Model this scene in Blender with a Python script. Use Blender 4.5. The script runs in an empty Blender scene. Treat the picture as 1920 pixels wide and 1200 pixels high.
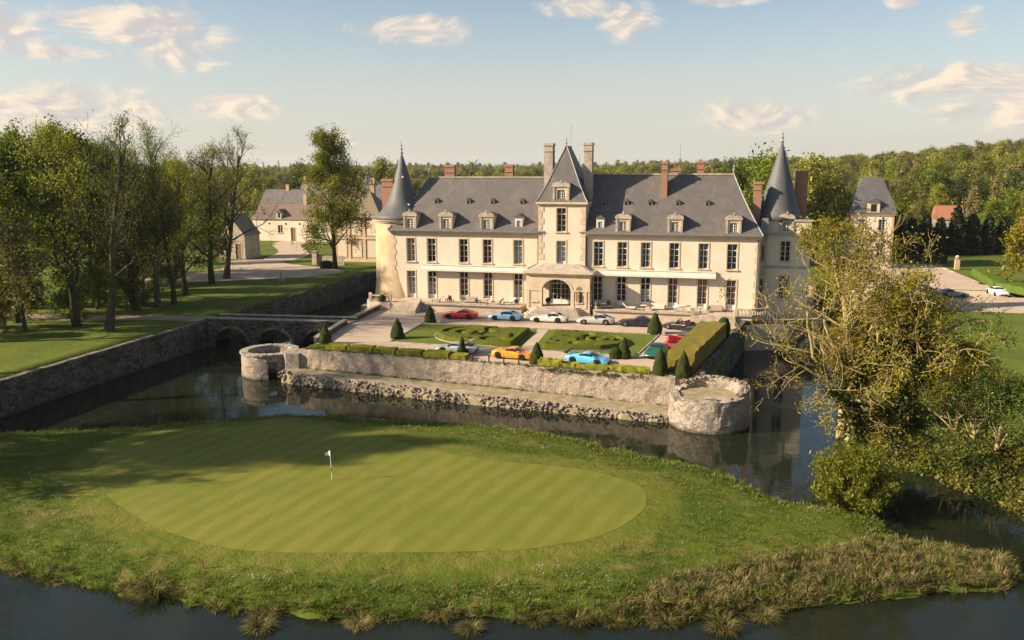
import bpy, math, random
import numpy as np
from mathutils import Matrix, Vector

S = bpy.context.scene
COL = S.collection
R = math.radians
# ------------------------------------------------------------------ camera
# world frame: x along the chateau front, y behind it, z = 0 on the gravel court
YAW, PITCH, ROLL = R(15), math.atan(293 / 1600), R(-0.25)
_f = Vector((-math.sin(YAW) * math.cos(PITCH), math.cos(YAW) * math.cos(PITCH), -math.sin(PITCH)))
_r = Vector((math.cos(YAW), math.sin(YAW), 0))
_u = _r.cross(_f)
_R = _r * math.cos(ROLL) + _u * math.sin(ROLL)
_U = -_r * math.sin(ROLL) + _u * math.cos(ROLL)
cam = bpy.data.cameras.new('camera')
cam.sensor_width = 36; cam.lens = 30; cam.clip_start = 0.5; cam.clip_end = 12000
co = bpy.data.objects.new('camera', cam); COL.objects.link(co)
co.matrix_world = Matrix(((_R.x, _U.x, -_f.x, 0), (_R.y, _U.y, -_f.y, 0), (_R.z, _U.z, -_f.z, 20), (0, 0, 0, 1)))
S.camera = co
# ------------------------------------------------------------------ sun, sky, exposure
SUN_EL, SUN_AZ = R(26), R(23)            # from the left, 23 degrees in front of the facade plane
sun = bpy.data.lights.new('sun', 'SUN'); sun.energy = 5.0; sun.angle = R(0.7); sun.color = (1.0, 0.83, 0.62)
so = bpy.data.objects.new('sun', sun); COL.objects.link(so)
sd = Vector((-math.cos(SUN_AZ) * math.cos(SUN_EL), -math.sin(SUN_AZ) * math.cos(SUN_EL), math.sin(SUN_EL)))
so.rotation_euler = sd.to_track_quat('Z', 'Y').to_euler()
so.location = sd * 200
S.view_settings.view_transform = 'Standard'; S.view_settings.look = 'None'
S.view_settings.gamma = 1; S.view_settings.exposure = 1.08
S.cycles.max_bounces = 6; S.cycles.diffuse_bounces = 2; S.cycles.glossy_bounces = 3
S.cycles.transparent_max_bounces = 8; S.cycles.transmission_bounces = 2; S.cycles.volume_bounces = 1
S.cycles.caustics_reflective = False; S.cycles.caustics_refractive = False
S.cycles.use_denoising = True


class NT:
    """small wrapper round a node tree"""
    def __init__(s, tree): s.t = tree; s.n = tree.nodes; s.l = tree.links; s.n.clear()
    def add(s, typ, **kw):
        nd = s.n.new('ShaderNode' + typ)
        ins = kw.pop('i', {})
        for k, v in kw.items(): setattr(nd, k, v)
        for k, v in ins.items(): s.set(nd, k, v)
        return nd
    def set(s, nd, k, v):
        sock = nd.inputs[k]
        if hasattr(v, 'is_linked') or hasattr(v, 'links'): s.l.new(v, sock)
        elif isinstance(v, bpy.types.Node): s.l.new(v.outputs[0], sock)
        else: sock.default_value = v
    def math(s, op, a, b=0.0, c=0.0, clamp=False):
        nd = s.n.new('ShaderNodeMath'); nd.operation = op; nd.use_clamp = clamp
        s.set(nd, 0, a); s.set(nd, 1, b)
        if op in ('MULTIPLY_ADD', 'SMOOTH_MIN', 'SMOOTH_MAX', 'COMPARE'): s.set(nd, 2, c)
        return nd.outputs[0]
    def mix(s, f, a, b, blend='MIX'):
        nd = s.n.new('ShaderNodeMix'); nd.data_type = 'RGBA'; nd.blend_type = blend
        s.set(nd, 0, f); s.set(nd, 6, c4(a)); s.set(nd, 7, c4(b))
        return nd.outputs[2]
    def noise(s, vec, scale, detail=3.0, rough=0.55, dist=0.0):
        nd = s.add('TexNoise', i={'Scale': scale, 'Detail': detail, 'Roughness': rough, 'Distortion': dist})
        if vec is not None: s.l.new(vec, nd.inputs['Vector'])
        return nd.outputs[0]
    def ramp(s, f, lo, hi, a=0.0, b=1.0, smooth=True):
        nd = s.n.new('ShaderNodeMapRange'); nd.interpolation_type = 'SMOOTHSTEP' if smooth else 'LINEAR'
        for k, v in zip(range(5), (f, lo, hi, a, b)): s.set(nd, k, v)
        return nd.outputs[0]


def c4(c):
    if isinstance(c, (tuple, list)): return (c[0], c[1], c[2], 1.0)
    return c


# sky: Nishita with clouds drawn in by direction
W = bpy.data.worlds.new('World'); S.world = W; W.use_nodes = True
w = NT(W.node_tree)
sky = w.add('TexSky', sky_type='NISHITA', sun_disc=False, sun_elevation=SUN_EL, sun_rotation=R(247),
            altitude=100, air_density=1.0, dust_density=1.2, ozone_density=1.0)
tc = w.add('TexCoord')
sep = w.add('SeparateXYZ'); w.l.new(tc.outputs['Generated'], sep.inputs[0])
az = w.math('MULTIPLY', w.math('ARCTAN2', sep.outputs[0], sep.outputs[1]), 57.2958)
el = w.math('MULTIPLY', w.math('ARCSINE', sep.outputs[2]), 57.2958)
comb = w.add('CombineXYZ', i={0: w.math('MULTIPLY', az, 0.10), 1: w.math('MULTIPLY', el, 0.22), 2: 0.0})
n1 = w.noise(comb.outputs[0], 2.3, 7.0, 0.60, 0.7)
sh_ = w.add('VectorMath', operation='ADD', i={1: (-0.075, 0.035, 0.0)}); w.l.new(comb.outputs[0], sh_.inputs[0])
n2 = w.math('SUBTRACT', n1, w.noise(sh_.outputs[0], 2.3, 7.0, 0.60, 0.7))
CLOUDS = [(-44.5, 7.7, 3.0, 1.3), (-42.2, 6.4, 2.6, 0.5), (-39.3, 8.1, 4.2, 1.05), (-35.6, 7.3, 3.2, 1.9),
          (-21.1, 8.4, 3.4, 0.9), (-10.5, 9.75, 2.5, 0.75), (-7.4, 8.9, 2.0, 1.15), (-1.2, 9.85, 2.1, 0.4),
          (12.0, 7.7, 1.05, 1.0), (0.9, 2.85, 4.0, 1.05), (12.0, 4.5, 5.4, 1.1), (14.5, 3.1, 4.0, 1.2),
          (-41.5, 3.2, 5.2, 1.5), (-32.8, 3.55, 3.1, 0.85), (8.6, 9.2, 0.9, 0.4), (-25.5, 1.6, 1.6, 0.3),
          (27, 6.0, 5, 1.4), (38, 9.0, 6, 1.3), (-58, 5.0, 6, 1.5), (-70, 9.5, 7, 1.4)]
dens = None
for (ca, ce, wa, we) in CLOUDS:
    dx = w.math('DIVIDE', w.math('SUBTRACT', az, ca), wa)
    dy = w.math('DIVIDE', w.math('SUBTRACT', el, ce), we)
    q = w.math('SUBTRACT', 1.0, w.math('MULTIPLY_ADD', dx, dx, w.math('MULTIPLY', dy, dy)))
    dens = q if dens is None else w.math('MAXIMUM', dens, q)
high = w.noise(tc.outputs['Generated'], 5.0, 5.0, 0.6, 0.3)
high = w.math('MULTIPLY', w.ramp(high, 0.56, 0.72), w.ramp(el, 14.0, 24.0))
d1 = w.math('ADD', w.math('MAXIMUM', dens, -1.0), w.math('MULTIPLY', w.math('SUBTRACT', n1, 0.44), 4.2))
alpha = w.math('MAXIMUM', w.math('MULTIPLY', w.ramp(d1, -0.25, 1.25), 0.9), w.math('MULTIPLY', high, 0.35))
shade = w.ramp(n2, -0.10, 0.13)
ccol = w.mix(shade, (4.6, 4.3, 4.2), (7.6, 6.3, 4.8))
base = w.mix(w.ramp(el, -1.0, 13.5, 0.74, 0.0), sky.outputs[0], (5.5, 5.3, 4.85))
skyc = w.mix(alpha, base, ccol)
bg = w.add('Background', i={'Strength': 0.066}); w.l.new(skyc, bg.inputs[0])
wo = w.add('OutputWorld'); w.l.new(bg.outputs[0], wo.inputs[0])

# ------------------------------------------------------------------ helpers
rnd = random.Random(7)
RNG = np.random.default_rng(11)


def sstep(a, b, x):
    t = np.clip((np.asarray(x, float) - a) / (b - a), 0, 1)
    return t * t * (3 - 2 * t)


def vnoise(p, seed=0):
    """cheap smooth value noise on an (n,3) array"""
    p = np.asarray(p, float); i = np.floor(p).astype(np.int64); f = p - i; f = f * f * (3 - 2 * f)
    out = np.zeros(len(p))
    for dx in (0, 1):
        for dy in (0, 1):
            for dz in (0, 1):
                h = (i[:, 0] + dx) * 374761393 + (i[:, 1] + dy) * 668265263 + (i[:, 2] + dz) * 2147483647 + seed * 974711
                h = (h ^ (h >> 13)) * 1274126177
                h = ((h ^ (h >> 16)) & 0xffff) / 65535.0
                ww = (f[:, 0] if dx else 1 - f[:, 0]) * (f[:, 1] if dy else 1 - f[:, 1]) * (f[:, 2] if dz else 1 - f[:, 2])
                out += h * ww
    return out


def raw_mesh(name, V, F, smooth=False):
    m = bpy.data.meshes.new(name)
    V = np.asarray(V, np.float32)
    if isinstance(F, np.ndarray):
        n, k = F.shape
        m.vertices.add(len(V)); m.vertices.foreach_set('co', V.ravel())
        m.loops.add(n * k); m.loops.foreach_set('vertex_index', F.astype(np.int32).ravel())
        m.polygons.add(n); m.polygons.foreach_set('loop_start', np.arange(0, n * k, k, dtype=np.int32))
        m.polygons.foreach_set('loop_total', np.full(n, k, np.int32))
        m.update(calc_edges=True)
    else:
        m.from_pydata(V.tolist(), [], F); m.update()
    if smooth: m.polygons.foreach_set('use_smooth', np.ones(len(m.polygons), bool))
    return m


class MB:
    def __init__(s): s.v = []; s.f = []
    def add(s, V, F):
        b = len(s.v); s.v += [tuple(map(float, p)) for p in V]; s.f += [tuple(int(i) + b for i in f) for f in F]; return s
    def box(s, x0, x1, y0, y1, z0, z1):
        return s.add([(x0, y0, z0), (x1, y0, z0), (x1, y1, z0), (x0, y1, z0), (x0, y0, z1), (x1, y0, z1), (x1, y1, z1), (x0, y1, z1)],
                     [(0, 3, 2, 1), (4, 5, 6, 7), (0, 1, 5, 4), (1, 2, 6, 5), (2, 3, 7, 6), (3, 0, 4, 7)])
    def frustum(s, a, b, z0, z1):
        """a, b = (x0,x1,y0,y1) at bottom and top"""
        return s.add([(a[0], a[2], z0), (a[1], a[2], z0), (a[1], a[3], z0), (a[0], a[3], z0), (b[0], b[2], z1), (b[1], b[2], z1), (b[1], b[3], z1), (b[0], b[3], z1)],
                     [(0, 3, 2, 1), (4, 5, 6, 7), (0, 1, 5, 4), (1, 2, 6, 5), (2, 3, 7, 6), (3, 0, 4, 7)])
    def prism(s, poly, z0, z1):
        n = len(poly)
        zz0 = z0 if hasattr(z0, '__len__') else [z0] * n; zz1 = z1 if hasattr(z1, '__len__') else [z1] * n
        V = [(x, y, z) for (x, y), z in zip(poly, zz0)] + [(x, y, z) for (x, y), z in zip(poly, zz1)]
        F = [tuple(range(n - 1, -1, -1)), tuple(range(n, 2 * n))] + [(i, (i + 1) % n, n + (i + 1) % n, n + i) for i in range(n)]
        return s.add(V, F)
    def prism_y(s, poly, y0, y1):
        """poly of (x,z), extruded in y"""
        n = len(poly)
        V = [(x, y0, z) for x, z in poly] + [(x, y1, z) for x, z in poly]
        F = [tuple(range(n)), tuple(range(2 * n - 1, n - 1, -1))] + [(i, n + i, n + (i + 1) % n, (i + 1) % n) for i in range(n)]
        return s.add(V, F)
    def lathe(s, prof, n=24, c=(0, 0, 0), cap=True, a0=0.0, a1=None):
        full = a1 is None; a1 = a0 + 2 * math.pi if full else a1
        m = n if full else n + 1
        V = []
        for (r, z) in prof:
            for k in range(m):
                a = a0 + (a1 - a0) * k / n
                V.append((c[0] + r * math.cos(a), c[1] + r * math.sin(a), c[2] + z))
        F = []
        for j in range(len(prof) - 1):
            for k in range(n):
                k2 = (k + 1) % m
                F.append((j * m + k, j * m + k2, (j + 1) * m + k2, (j + 1) * m + k))
        if cap and full:
            F.append(tuple(range(n - 1, -1, -1))); b = (len(prof) - 1) * n; F.append(tuple(range(b, b + n)))
        return s.add(V, F)
    def tube(s, pts, rad, n=6):
        pts = [Vector(p) for p in pts]
        if not hasattr(rad, '__len__'): rad = [rad] * len(pts)
        V = []; F = []
        for i, p in enumerate(pts):
            d = (pts[min(i + 1, len(pts) - 1)] - pts[max(i - 1, 0)]).normalized()
            a = d.orthogonal().normalized() if i == 0 else (a - d * a.dot(d)).normalized()
            b = d.cross(a)
            for k in range(n):
                t = 2 * math.pi * k / n
                V.append(p + (a * math.cos(t) + b * math.sin(t)) * rad[i])
        for i in range(len(pts) - 1):
            for k in range(n):
                F.append((i * n + k, i * n + (k + 1) % n, (i + 1) * n + (k + 1) % n, (i + 1) * n + k))
        F.append(tuple(range(n - 1, -1, -1))); b = (len(pts) - 1) * n; F.append(tuple(range(b, b + n)))
        return s.add(V, F)
    def quad(s, *p): return s.add(p, [tuple(range(len(p)))])


def wloc(o):
    p = Vector((0, 0, 0))
    while o is not None: p = p + o.location; o = o.parent
    return p


def obj(name, mb, mat, parent=None, smooth=False, loc=None, world=True):
    """one mesh object; world=True: the shape is given in world coordinates"""
    me = mb
    if isinstance(mb, MB):
        V = np.array(mb.v, np.float32)
        off = wloc(parent) if (parent is not None and world) else Vector((0, 0, 0))
        if loc is not None and world: off = off + Vector(loc)
        if world and (parent is not None or loc is not None): V = V - np.array(off, np.float32)
        me = raw_mesh(name, V, mb.f, smooth)
    if mat is not None and len(me.materials) == 0: me.materials.append(mat)
    o = bpy.data.objects.new(name, me); COL.objects.link(o)
    if parent is not None: o.parent = parent
    if loc is not None: o.location = loc
    return o


def tag(o, label=None, cat=None, group=None, kind=None):
    if label: o['label'] = label
    if cat: o['category'] = cat
    if group: o['group'] = group
    if kind: o['kind'] = kind
    return o


def thing(name, label, cat, loc=(0, 0, 0), rz=0.0, group=None, scale=None):
    o = bpy.data.objects.new(name, None); COL.objects.link(o)
    o.empty_display_size = 0.3; o.location = loc; o.rotation_euler = (0, 0, rz)
    if scale is not None: o.scale = scale if hasattr(scale, '__len__') else (scale,) * 3
    return tag(o, label, cat, group)


def kids(o): return [c for c in COL.objects if c.parent is o]


def dup(root, loc=None, rz=None, label=None, group=None, scale=None, parent=None):
    c = root.copy(); COL.objects.link(c)
    if parent is not None: c.parent = parent
    if loc is not None: c.location = loc
    if rz is not None: c.rotation_euler = (0, 0, rz)
    if scale is not None: c.scale = scale if hasattr(scale, '__len__') else (scale,) * 3
    if label: c['label'] = label
    if group: c['group'] = group
    for ch in root.children: dup(ch, parent=c)
    return c
# ------------------------------------------------------------------ materials
def newmat(name):
    m = bpy.data.materials.new(name); m.use_nodes = True
    n = NT(m.node_tree)
    p = n.add('BsdfPrincipled'); o = n.add('OutputMaterial'); n.l.new(p.outputs[0], o.inputs[0])
    tc = n.add('TexCoord')
    return m, n, p, tc.outputs['Object']


def bump(n, p, h, strength=0.4, dist=0.05):
    b = n.add('Bump', i={'Strength': strength, 'Distance': dist}); n.l.new(h, b.inputs['Height'])
    n.l.new(b.outputs[0], p.inputs['Normal'])


def plain(name, c1, c2=None, scale=3.0, rough=0.8, bs=0.0, bscale=20.0, metal=0.0, spec=0.4, coat=0.0, bd=0.03):
    m, n, p, oc = newmat(name)
    if c2 is None: c2 = tuple(x * 0.8 for x in c1)
    f = n.ramp(n.noise(oc, scale, 5.0, 0.6), 0.35, 0.65)
    n.l.new(n.mix(f, c1, c2), p.inputs['Base Color'])
    p.inputs['Roughness'].default_value = rough; p.inputs['Metallic'].default_value = metal
    p.inputs['Specular IOR Level'].default_value = spec; p.inputs['Coat Weight'].default_value = coat
    if bs: bump(n, p, n.noise(oc, bscale, 4.0, 0.6), bs, bd)
    return m


def paint(name, c, metal=0.0):
    m, n, p, oc = newmat(name)
    p.inputs['Base Color'].default_value = c4(c); p.inputs['Roughness'].default_value = 0.32
    p.inputs['Metallic'].default_value = metal; p.inputs['Coat Weight'].default_value = 0.6; p.inputs['Coat Roughness'].default_value = 0.06
    return m


def stone_wall(name, a, b, c, scale=2.6, mortar=(0.30, 0.26, 0.21), stain=(0.10, 0.09, 0.07), stain_lo=0.55, plaster=0.0):
    m, n, p, oc = newmat(name)
    mp = n.add('Mapping', i={'Scale': (1.0, 1.0, 1.7)}); n.l.new(oc, mp.inputs[0])
    warp = n.add('VectorMath', operation='ADD'); n.l.new(mp.outputs[0], warp.inputs[0])
    wn = n.add('TexNoise', i={'Scale': 2.0, 'Detail': 2.0}); n.l.new(oc, wn.inputs['Vector'])
    sc = n.add('VectorMath', operation='SCALE', i={3: 0.25}); n.l.new(wn.outputs[1], sc.inputs[0]); n.l.new(sc.outputs[0], warp.inputs[1])
    vo = n.add('TexVoronoi', feature='F1', i={'Scale': scale}); n.l.new(warp.outputs[0], vo.inputs['Vector'])
    ve = n.add('TexVoronoi', feature='DISTANCE_TO_EDGE', i={'Scale': scale}); n.l.new(warp.outputs[0], ve.inputs['Vector'])
    sp = n.add('SeparateColor'); n.l.new(vo.outputs['Color'], sp.inputs[0])
    col = n.mix(sp.outputs[0], a, b); col = n.mix(n.ramp(sp.outputs[1], 0.6, 0.9), col, c)
    edge = n.ramp(ve.outputs['Distance'], 0.02, 0.10)
    big = n.noise(oc, 0.45, 5.0, 0.65)
    pl = n.math('MULTIPLY', n.ramp(n.noise(oc, 0.9, 4.0, 0.6), 0.42, 0.6), plaster)
    col = n.mix(edge, mortar, col)
    col = n.mix(pl, col, mortar)
    col = n.mix(n.math('MULTIPLY', n.ramp(big, stain_lo, stain_lo + 0.2), 0.75), col, stain)
    fine = n.noise(oc, 14.0, 4.0, 0.7)
    col = n.mix(n.ramp(fine, 0.56, 0.76), col, stain)
    gz = n.add('NewGeometry'); sz_ = n.add('SeparateXYZ'); n.l.new(gz.outputs['Position'], sz_.inputs[0])
    tide = n.ramp(n.math('ADD', sz_.outputs[2], n.math('MULTIPLY', n.noise(oc, 1.1, 4.0, 0.6), 0.7)), -2.95, -2.45, 0.8, 0.0)
    col = n.mix(tide, col, (0.055, 0.05, 0.03))
    n.l.new(col, p.inputs['Base Color']); p.inputs['Roughness'].default_value = 0.92; p.inputs['Specular IOR Level'].default_value = 0.2
    h = n.math('ADD', n.math('MULTIPLY', edge, n.math('SUBTRACT', 1.0, n.math('MULTIPLY', pl, 0.7))), n.math('MULTIPLY', fine, 0.9))
    bump(n, p, h, 0.75, 0.10)
    return m


def leafmat(name, c1, c2, c3=None, trans=0.35, rnd_amt=0.5, scale=0.5):
    m = bpy.data.materials.new(name); m.use_nodes = True
    n = NT(m.node_tree)
    tc = n.add('TexCoord'); oi = n.add('ObjectInfo'); gi = n.add('NewGeometry')
    f = n.ramp(n.noise(tc.outputs['Object'], scale, 3.0, 0.6), 0.3, 0.7)
    col = n.mix(f, c1, c2)
    if c3 is not None: col = n.mix(n.ramp(gi.outputs['Random Per Island'], 0.72, 0.95), col, c3)
    v = n.math('ADD', n.math('MULTIPLY', oi.outputs['Random'], rnd_amt), 1.0 - rnd_amt / 2)
    v = n.math('MULTIPLY', v, n.math('ADD', n.math('MULTIPLY', gi.outputs['Random Per Island'], 0.7), 0.65))
    sc = n.add('VectorMath', operation='SCALE'); n.l.new(col, sc.inputs[0]); n.l.new(v, sc.inputs[3])
    d = n.add('BsdfDiffuse'); t = n.add('BsdfTranslucent'); g = n.add('BsdfGlossy', i={'Roughness': 0.5, 'Color': (0.5, 0.5, 0.45, 1)})
    n.l.new(sc.outputs[0], d.inputs[0]); n.l.new(sc.outputs[0], t.inputs[0])
    a = n.add('MixShader', i={0: trans}); n.l.new(d.outputs[0], a.inputs[1]); n.l.new(t.outputs[0], a.inputs[2])
    b = n.add('MixShader', i={0: 0.03}); n.l.new(a.outputs[0], b.inputs[1]); n.l.new(g.outputs[0], b.inputs[2])
    o = n.add('OutputMaterial'); n.l.new(b.outputs[0], o.inputs[0])
    return m


def grass(name, c1, c2, c3, s1=0.25, s2=2.5, bs=0.5, dry=0.62):
    m, n, p, oc = newmat(name)
    f1 = n.ramp(n.noise(oc, s1, 4.0, 0.6, 0.4), 0.38, 0.62)
    f2 = n.ramp(n.noise(oc, s2, 5.0, 0.7), 0.3, 0.7)
    col = n.mix(f1, c1, c2); col = n.mix(n.math('MULTIPLY', f2, 0.5), col, c1)
    col = n.mix(n.ramp(n.noise(oc, s1 * 1.7, 5.0, 0.65, 1.0), dry, dry + 0.14), col, c3)
    n.l.new(col, p.inputs['Base Color']); p.inputs['Roughness'].default_value = 0.95; p.inputs['Specular IOR Level'].default_value = 0.12
    h = n.math('ADD', n.noise(oc, 9.0, 4.0, 0.7), n.math('MULTIPLY', n.noise(oc, 1.3, 3.0, 0.6), 2.0))
    bump(n, p, h, bs, 0.10)
    return m


MT = {}
MT['lawn'] = grass('lawn', (0.085, 0.115, 0.016), (0.125, 0.150, 0.020), (0.17, 0.155, 0.04), 0.12, 1.6, 0.45, 0.60)
MT['rough'] = grass('rough_grass', (0.058, 0.090, 0.009), (0.105, 0.130, 0.014), (0.18, 0.15, 0.045), 0.16, 1.8, 0.9, 0.56)
MT['lawn2'] = grass('court_lawn', (0.100, 0.135, 0.018), (0.130, 0.160, 0.022), (0.17, 0.16, 0.04), 0.3, 2.0, 0.3, 0.66)
# putting green with mowing stripes
m, n, p, oc = newmat('putting_green')
mp = n.add('Mapping', i={'Rotation': (0, 0, R(13))}); n.l.new(oc, mp.inputs[0])
wv = n.add('TexWave', wave_type='BANDS', bands_direction='X', i={'Scale': 0.19, 'Distortion': 0.35, 'Detail': 2.0, 'Detail Scale': 0.7}); n.l.new(mp.outputs[0], wv.inputs['Vector'])
col = n.mix(n.ramp(wv.outputs[1], 0.15, 0.85), (0.145, 0.154, 0.018), (0.176, 0.177, 0.027))
st = n.add('Mapping', i={'Rotation': (0, 0, R(10)), 'Scale': (1.0, 0.12, 1.0)}); n.l.new(oc, st.inputs[0])
col = n.mix(n.ramp(n.noise(st.outputs[0], 1.5, 4.0, 0.65), 0.45, 0.75, 0, 0.6), col, (0.225, 0.19, 0.05))
col = n.mix(n.ramp(n.noise(oc, 0.22, 4.0, 0.6, 0.5), 0.45, 0.70, 0, 0.7), col, (0.125, 0.150, 0.020))
n.l.new(col, p.inputs['Base Color']); p.inputs['Roughness'].default_value = 0.9; p.inputs['Specular IOR Level'].default_value = 0.15
col = n.mix(n.ramp(n.noise(oc, 5.0, 6.0, 0.75), 0.35, 0.7, 0, 0.35), col, (0.11, 0.135, 0.02))
n.l.new(col, p.inputs['Base Color'])
bump(n, p, n.noise(oc, 22.0, 3.0, 0.6), 0.35, 0.03); MT['green'] = m
# gravel
def gravel(name, a, b, c):
    m, n, p, oc = newmat(name)
    col = n.mix(n.ramp(n.noise(oc, 0.35, 5.0, 0.6, 0.6), 0.35, 0.65), a, b)
    mp = n.add('Mapping', i={'Scale': (0.25, 1.3, 1.0)}); n.l.new(oc, mp.inputs[0])
    col = n.mix(n.ramp(n.noise(mp.outputs[0], 0.9, 4.0, 0.6), 0.48, 0.7, 0, 0.6), col, c)
    col = n.mix(n.ramp(n.noise(oc, 40.0, 2.0, 0.6), 0.4, 0.7, 0, 0.3), col, (0.2, 0.17, 0.14))
    n.l.new(col, p.inputs['Base Color']); p.inputs['Roughness'].default_value = 0.95; p.inputs['Specular IOR Level'].default_value = 0.15
    bump(n, p, n.noise(oc, 35.0, 4.0, 0.7), 0.35, 0.03)
    return m
MT['gravel'] = gravel('gravel', (0.46, 0.35, 0.255), (0.515, 0.40, 0.295), (0.56, 0.445, 0.33))
MT['dirt'] = gravel('dirt_path', (0.30, 0.23, 0.16), (0.36, 0.28, 0.20), (0.24, 0.20, 0.12))
# water
m, n, p, oc = newmat('water')
p.inputs['Base Color'].default_value = (0.012, 0.016, 0.009, 1); p.inputs['Roughness'].default_value = 0.03
p.inputs['IOR'].default_value = 1.33; p.inputs['Specular IOR Level'].default_value = 0.5
mp = n.add('Mapping', i={'Rotation': (0, 0, R(-15)), 'Scale': (0.5, 1.2, 1.0)}); n.l.new(oc, mp.inputs[0])
hh = n.math('ADD', n.noise(mp.outputs[0], 2.2, 2.0, 0.5, 0.4), n.math('MULTIPLY', n.noise(mp.outputs[0], 0.5, 2.0, 0.5), 1.5))
bump(n, p, hh, 0.10, 0.05); MT['water'] = m

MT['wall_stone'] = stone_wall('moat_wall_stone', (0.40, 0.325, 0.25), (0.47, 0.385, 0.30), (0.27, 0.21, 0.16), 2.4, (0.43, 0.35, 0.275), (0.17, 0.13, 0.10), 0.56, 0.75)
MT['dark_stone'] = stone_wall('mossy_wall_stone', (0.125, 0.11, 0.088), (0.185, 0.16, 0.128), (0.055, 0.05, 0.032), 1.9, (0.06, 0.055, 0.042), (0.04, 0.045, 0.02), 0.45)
MT['bast_stone'] = stone_wall('bastion_stone', (0.38, 0.315, 0.25), (0.46, 0.385, 0.305), (0.23, 0.185, 0.145), 2.6, (0.34, 0.285, 0.225), (0.15, 0.12, 0.095), 0.54, 0.35)
MT['coping'] = plain('coping_stone', (0.42, 0.38, 0.31), (0.27, 0.24, 0.18), 1.6, 0.92, 0.6, 9.0, spec=0.2)
MT['coping_dark'] = plain('weathered_coping_stone', (0.25, 0.22, 0.18), (0.13, 0.12, 0.08), 1.2, 0.92, 0.6, 9.0, spec=0.2)
MT['ledge'] = plain('earth_ledge', (0.36, 0.285, 0.20), (0.22, 0.20, 0.10), 1.2, 0.95, 0.5, 12.0, spec=0.1)
MT['rubble'] = plain('rubble_stone', (0.30, 0.24, 0.185), (0.12, 0.095, 0.075), 2.6, 0.95, 0.7, 7.0, spec=0.15)
# facade render with stains
m, n, p, oc = newmat('cream_render')
col = n.mix(n.ramp(n.noise(oc, 0.22, 4.0, 0.6), 0.35, 0.65), (0.72, 0.615, 0.485), (0.65, 0.545, 0.42))
mp = n.add('Mapping', i={'Scale': (1.0, 1.0, 0.16)}); n.l.new(oc, mp.inputs[0])
col = n.mix(n.ramp(n.noise(mp.outputs[0], 0.9, 5.0, 0.65), 0.56, 0.75, 0, 0.55), col, (0.50, 0.385, 0.25))
col = n.mix(n.ramp(n.noise(oc, 6.0, 4.0, 0.7), 0.6, 0.85, 0, 0.35), col, (0.42, 0.34, 0.24))
n.l.new(col, p.inputs['Base Color']); p.inputs['Roughness'].default_value = 0.9; p.inputs['Specular IOR Level'].default_value = 0.2
bump(n, p, n.noise(oc, 5.0, 5.0, 0.7), 0.15, 0.03); MT['render'] = m
MT['ochre'] = plain('ochre_render', (0.60, 0.46, 0.29), (0.48, 0.35, 0.20), 0.45, 0.92, 0.3, 4.0, spec=0.15)
MT['trim'] = plain('dressed_stone', (0.61, 0.50, 0.355), (0.53, 0.42, 0.285), 0.8, 0.88, 0.3, 8.0, spec=0.2)
MT['trim_grey'] = plain('lichened_stone', (0.47, 0.40, 0.31), (0.33, 0.28, 0.22), 1.3, 0.9, 0.5, 8.0, spec=0.2)
MT['terrace'] = plain('terrace_stone', (0.53, 0.43, 0.325), (0.43, 0.345, 0.255), 0.9, 0.92, 0.4, 8.0, spec=0.15)
def slate(name, a, b, c, bw=0.28, bh=0.13):
    m, n, p, oc = newmat(name)
    sp = n.add('SeparateXYZ'); n.l.new(oc, sp.inputs[0])
    cb = n.add('CombineXYZ', i={0: n.math('ADD', sp.outputs[0], n.math('MULTIPLY', sp.outputs[1], 0.6)), 1: sp.outputs[2], 2: 0.0})
    br = n.add('TexBrick', i={'Color1': c4(a), 'Color2': c4(b), 'Mortar': c4(tuple(x * 0.45 for x in a)), 'Scale': 1.0, 'Mortar Size': 0.012, 'Brick Width': bw, 'Row Height': bh, 'Bias': 0.0})
    n.l.new(cb.outputs[0], br.inputs['Vector'])
    mp = n.add('Mapping', i={'Scale': (1.0, 1.0, 0.35)}); n.l.new(oc, mp.inputs[0])
    col = n.mix(n.ramp(n.noise(mp.outputs[0], 0.7, 6.0, 0.7, 0.8), 0.42, 0.72, 0, 0.5), br.outputs[0], c)
    col = n.mix(n.ramp(n.noise(oc, 3.5, 4.0, 0.7), 0.6, 0.8, 0, 0.5), col, tuple(x * 1.5 for x in c))
    n.l.new(col, p.inputs['Base Color']); p.inputs['Roughness'].default_value = 0.62; p.inputs['Specular IOR Level'].default_value = 0.4
    bump(n, p, n.math('ADD', br.outputs[1], n.math('MULTIPLY', n.noise(oc, 4.0, 4.0, 0.7), -1.2)), -0.5, 0.04)
    return m
MT['slate'] = slate('roof_slate', (0.108, 0.097, 0.091), (0.136, 0.121, 0.112), (0.185, 0.154, 0.125))
MT['slate_blue'] = slate('tower_slate', (0.092, 0.093, 0.099), (0.118, 0.117, 0.121), (0.158, 0.144, 0.128))
MT['tile'] = slate('roof_tile', (0.185, 0.125, 0.095), (0.23, 0.16, 0.12), (0.150, 0.118, 0.095))
MT['tile_olive'] = slate('mossy_tile', (0.21, 0.165, 0.105), (0.25, 0.195, 0.12), (0.17, 0.15, 0.085))
MT['tile_red'] = slate('red_tile', (0.36, 0.15, 0.085), (0.42, 0.19, 0.11), (0.30, 0.15, 0.09))
MT['lead'] = plain('lead_flashing', (0.23, 0.23, 0.24), (0.17, 0.17, 0.175), 1.5, 0.5, spec=0.5)
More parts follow.
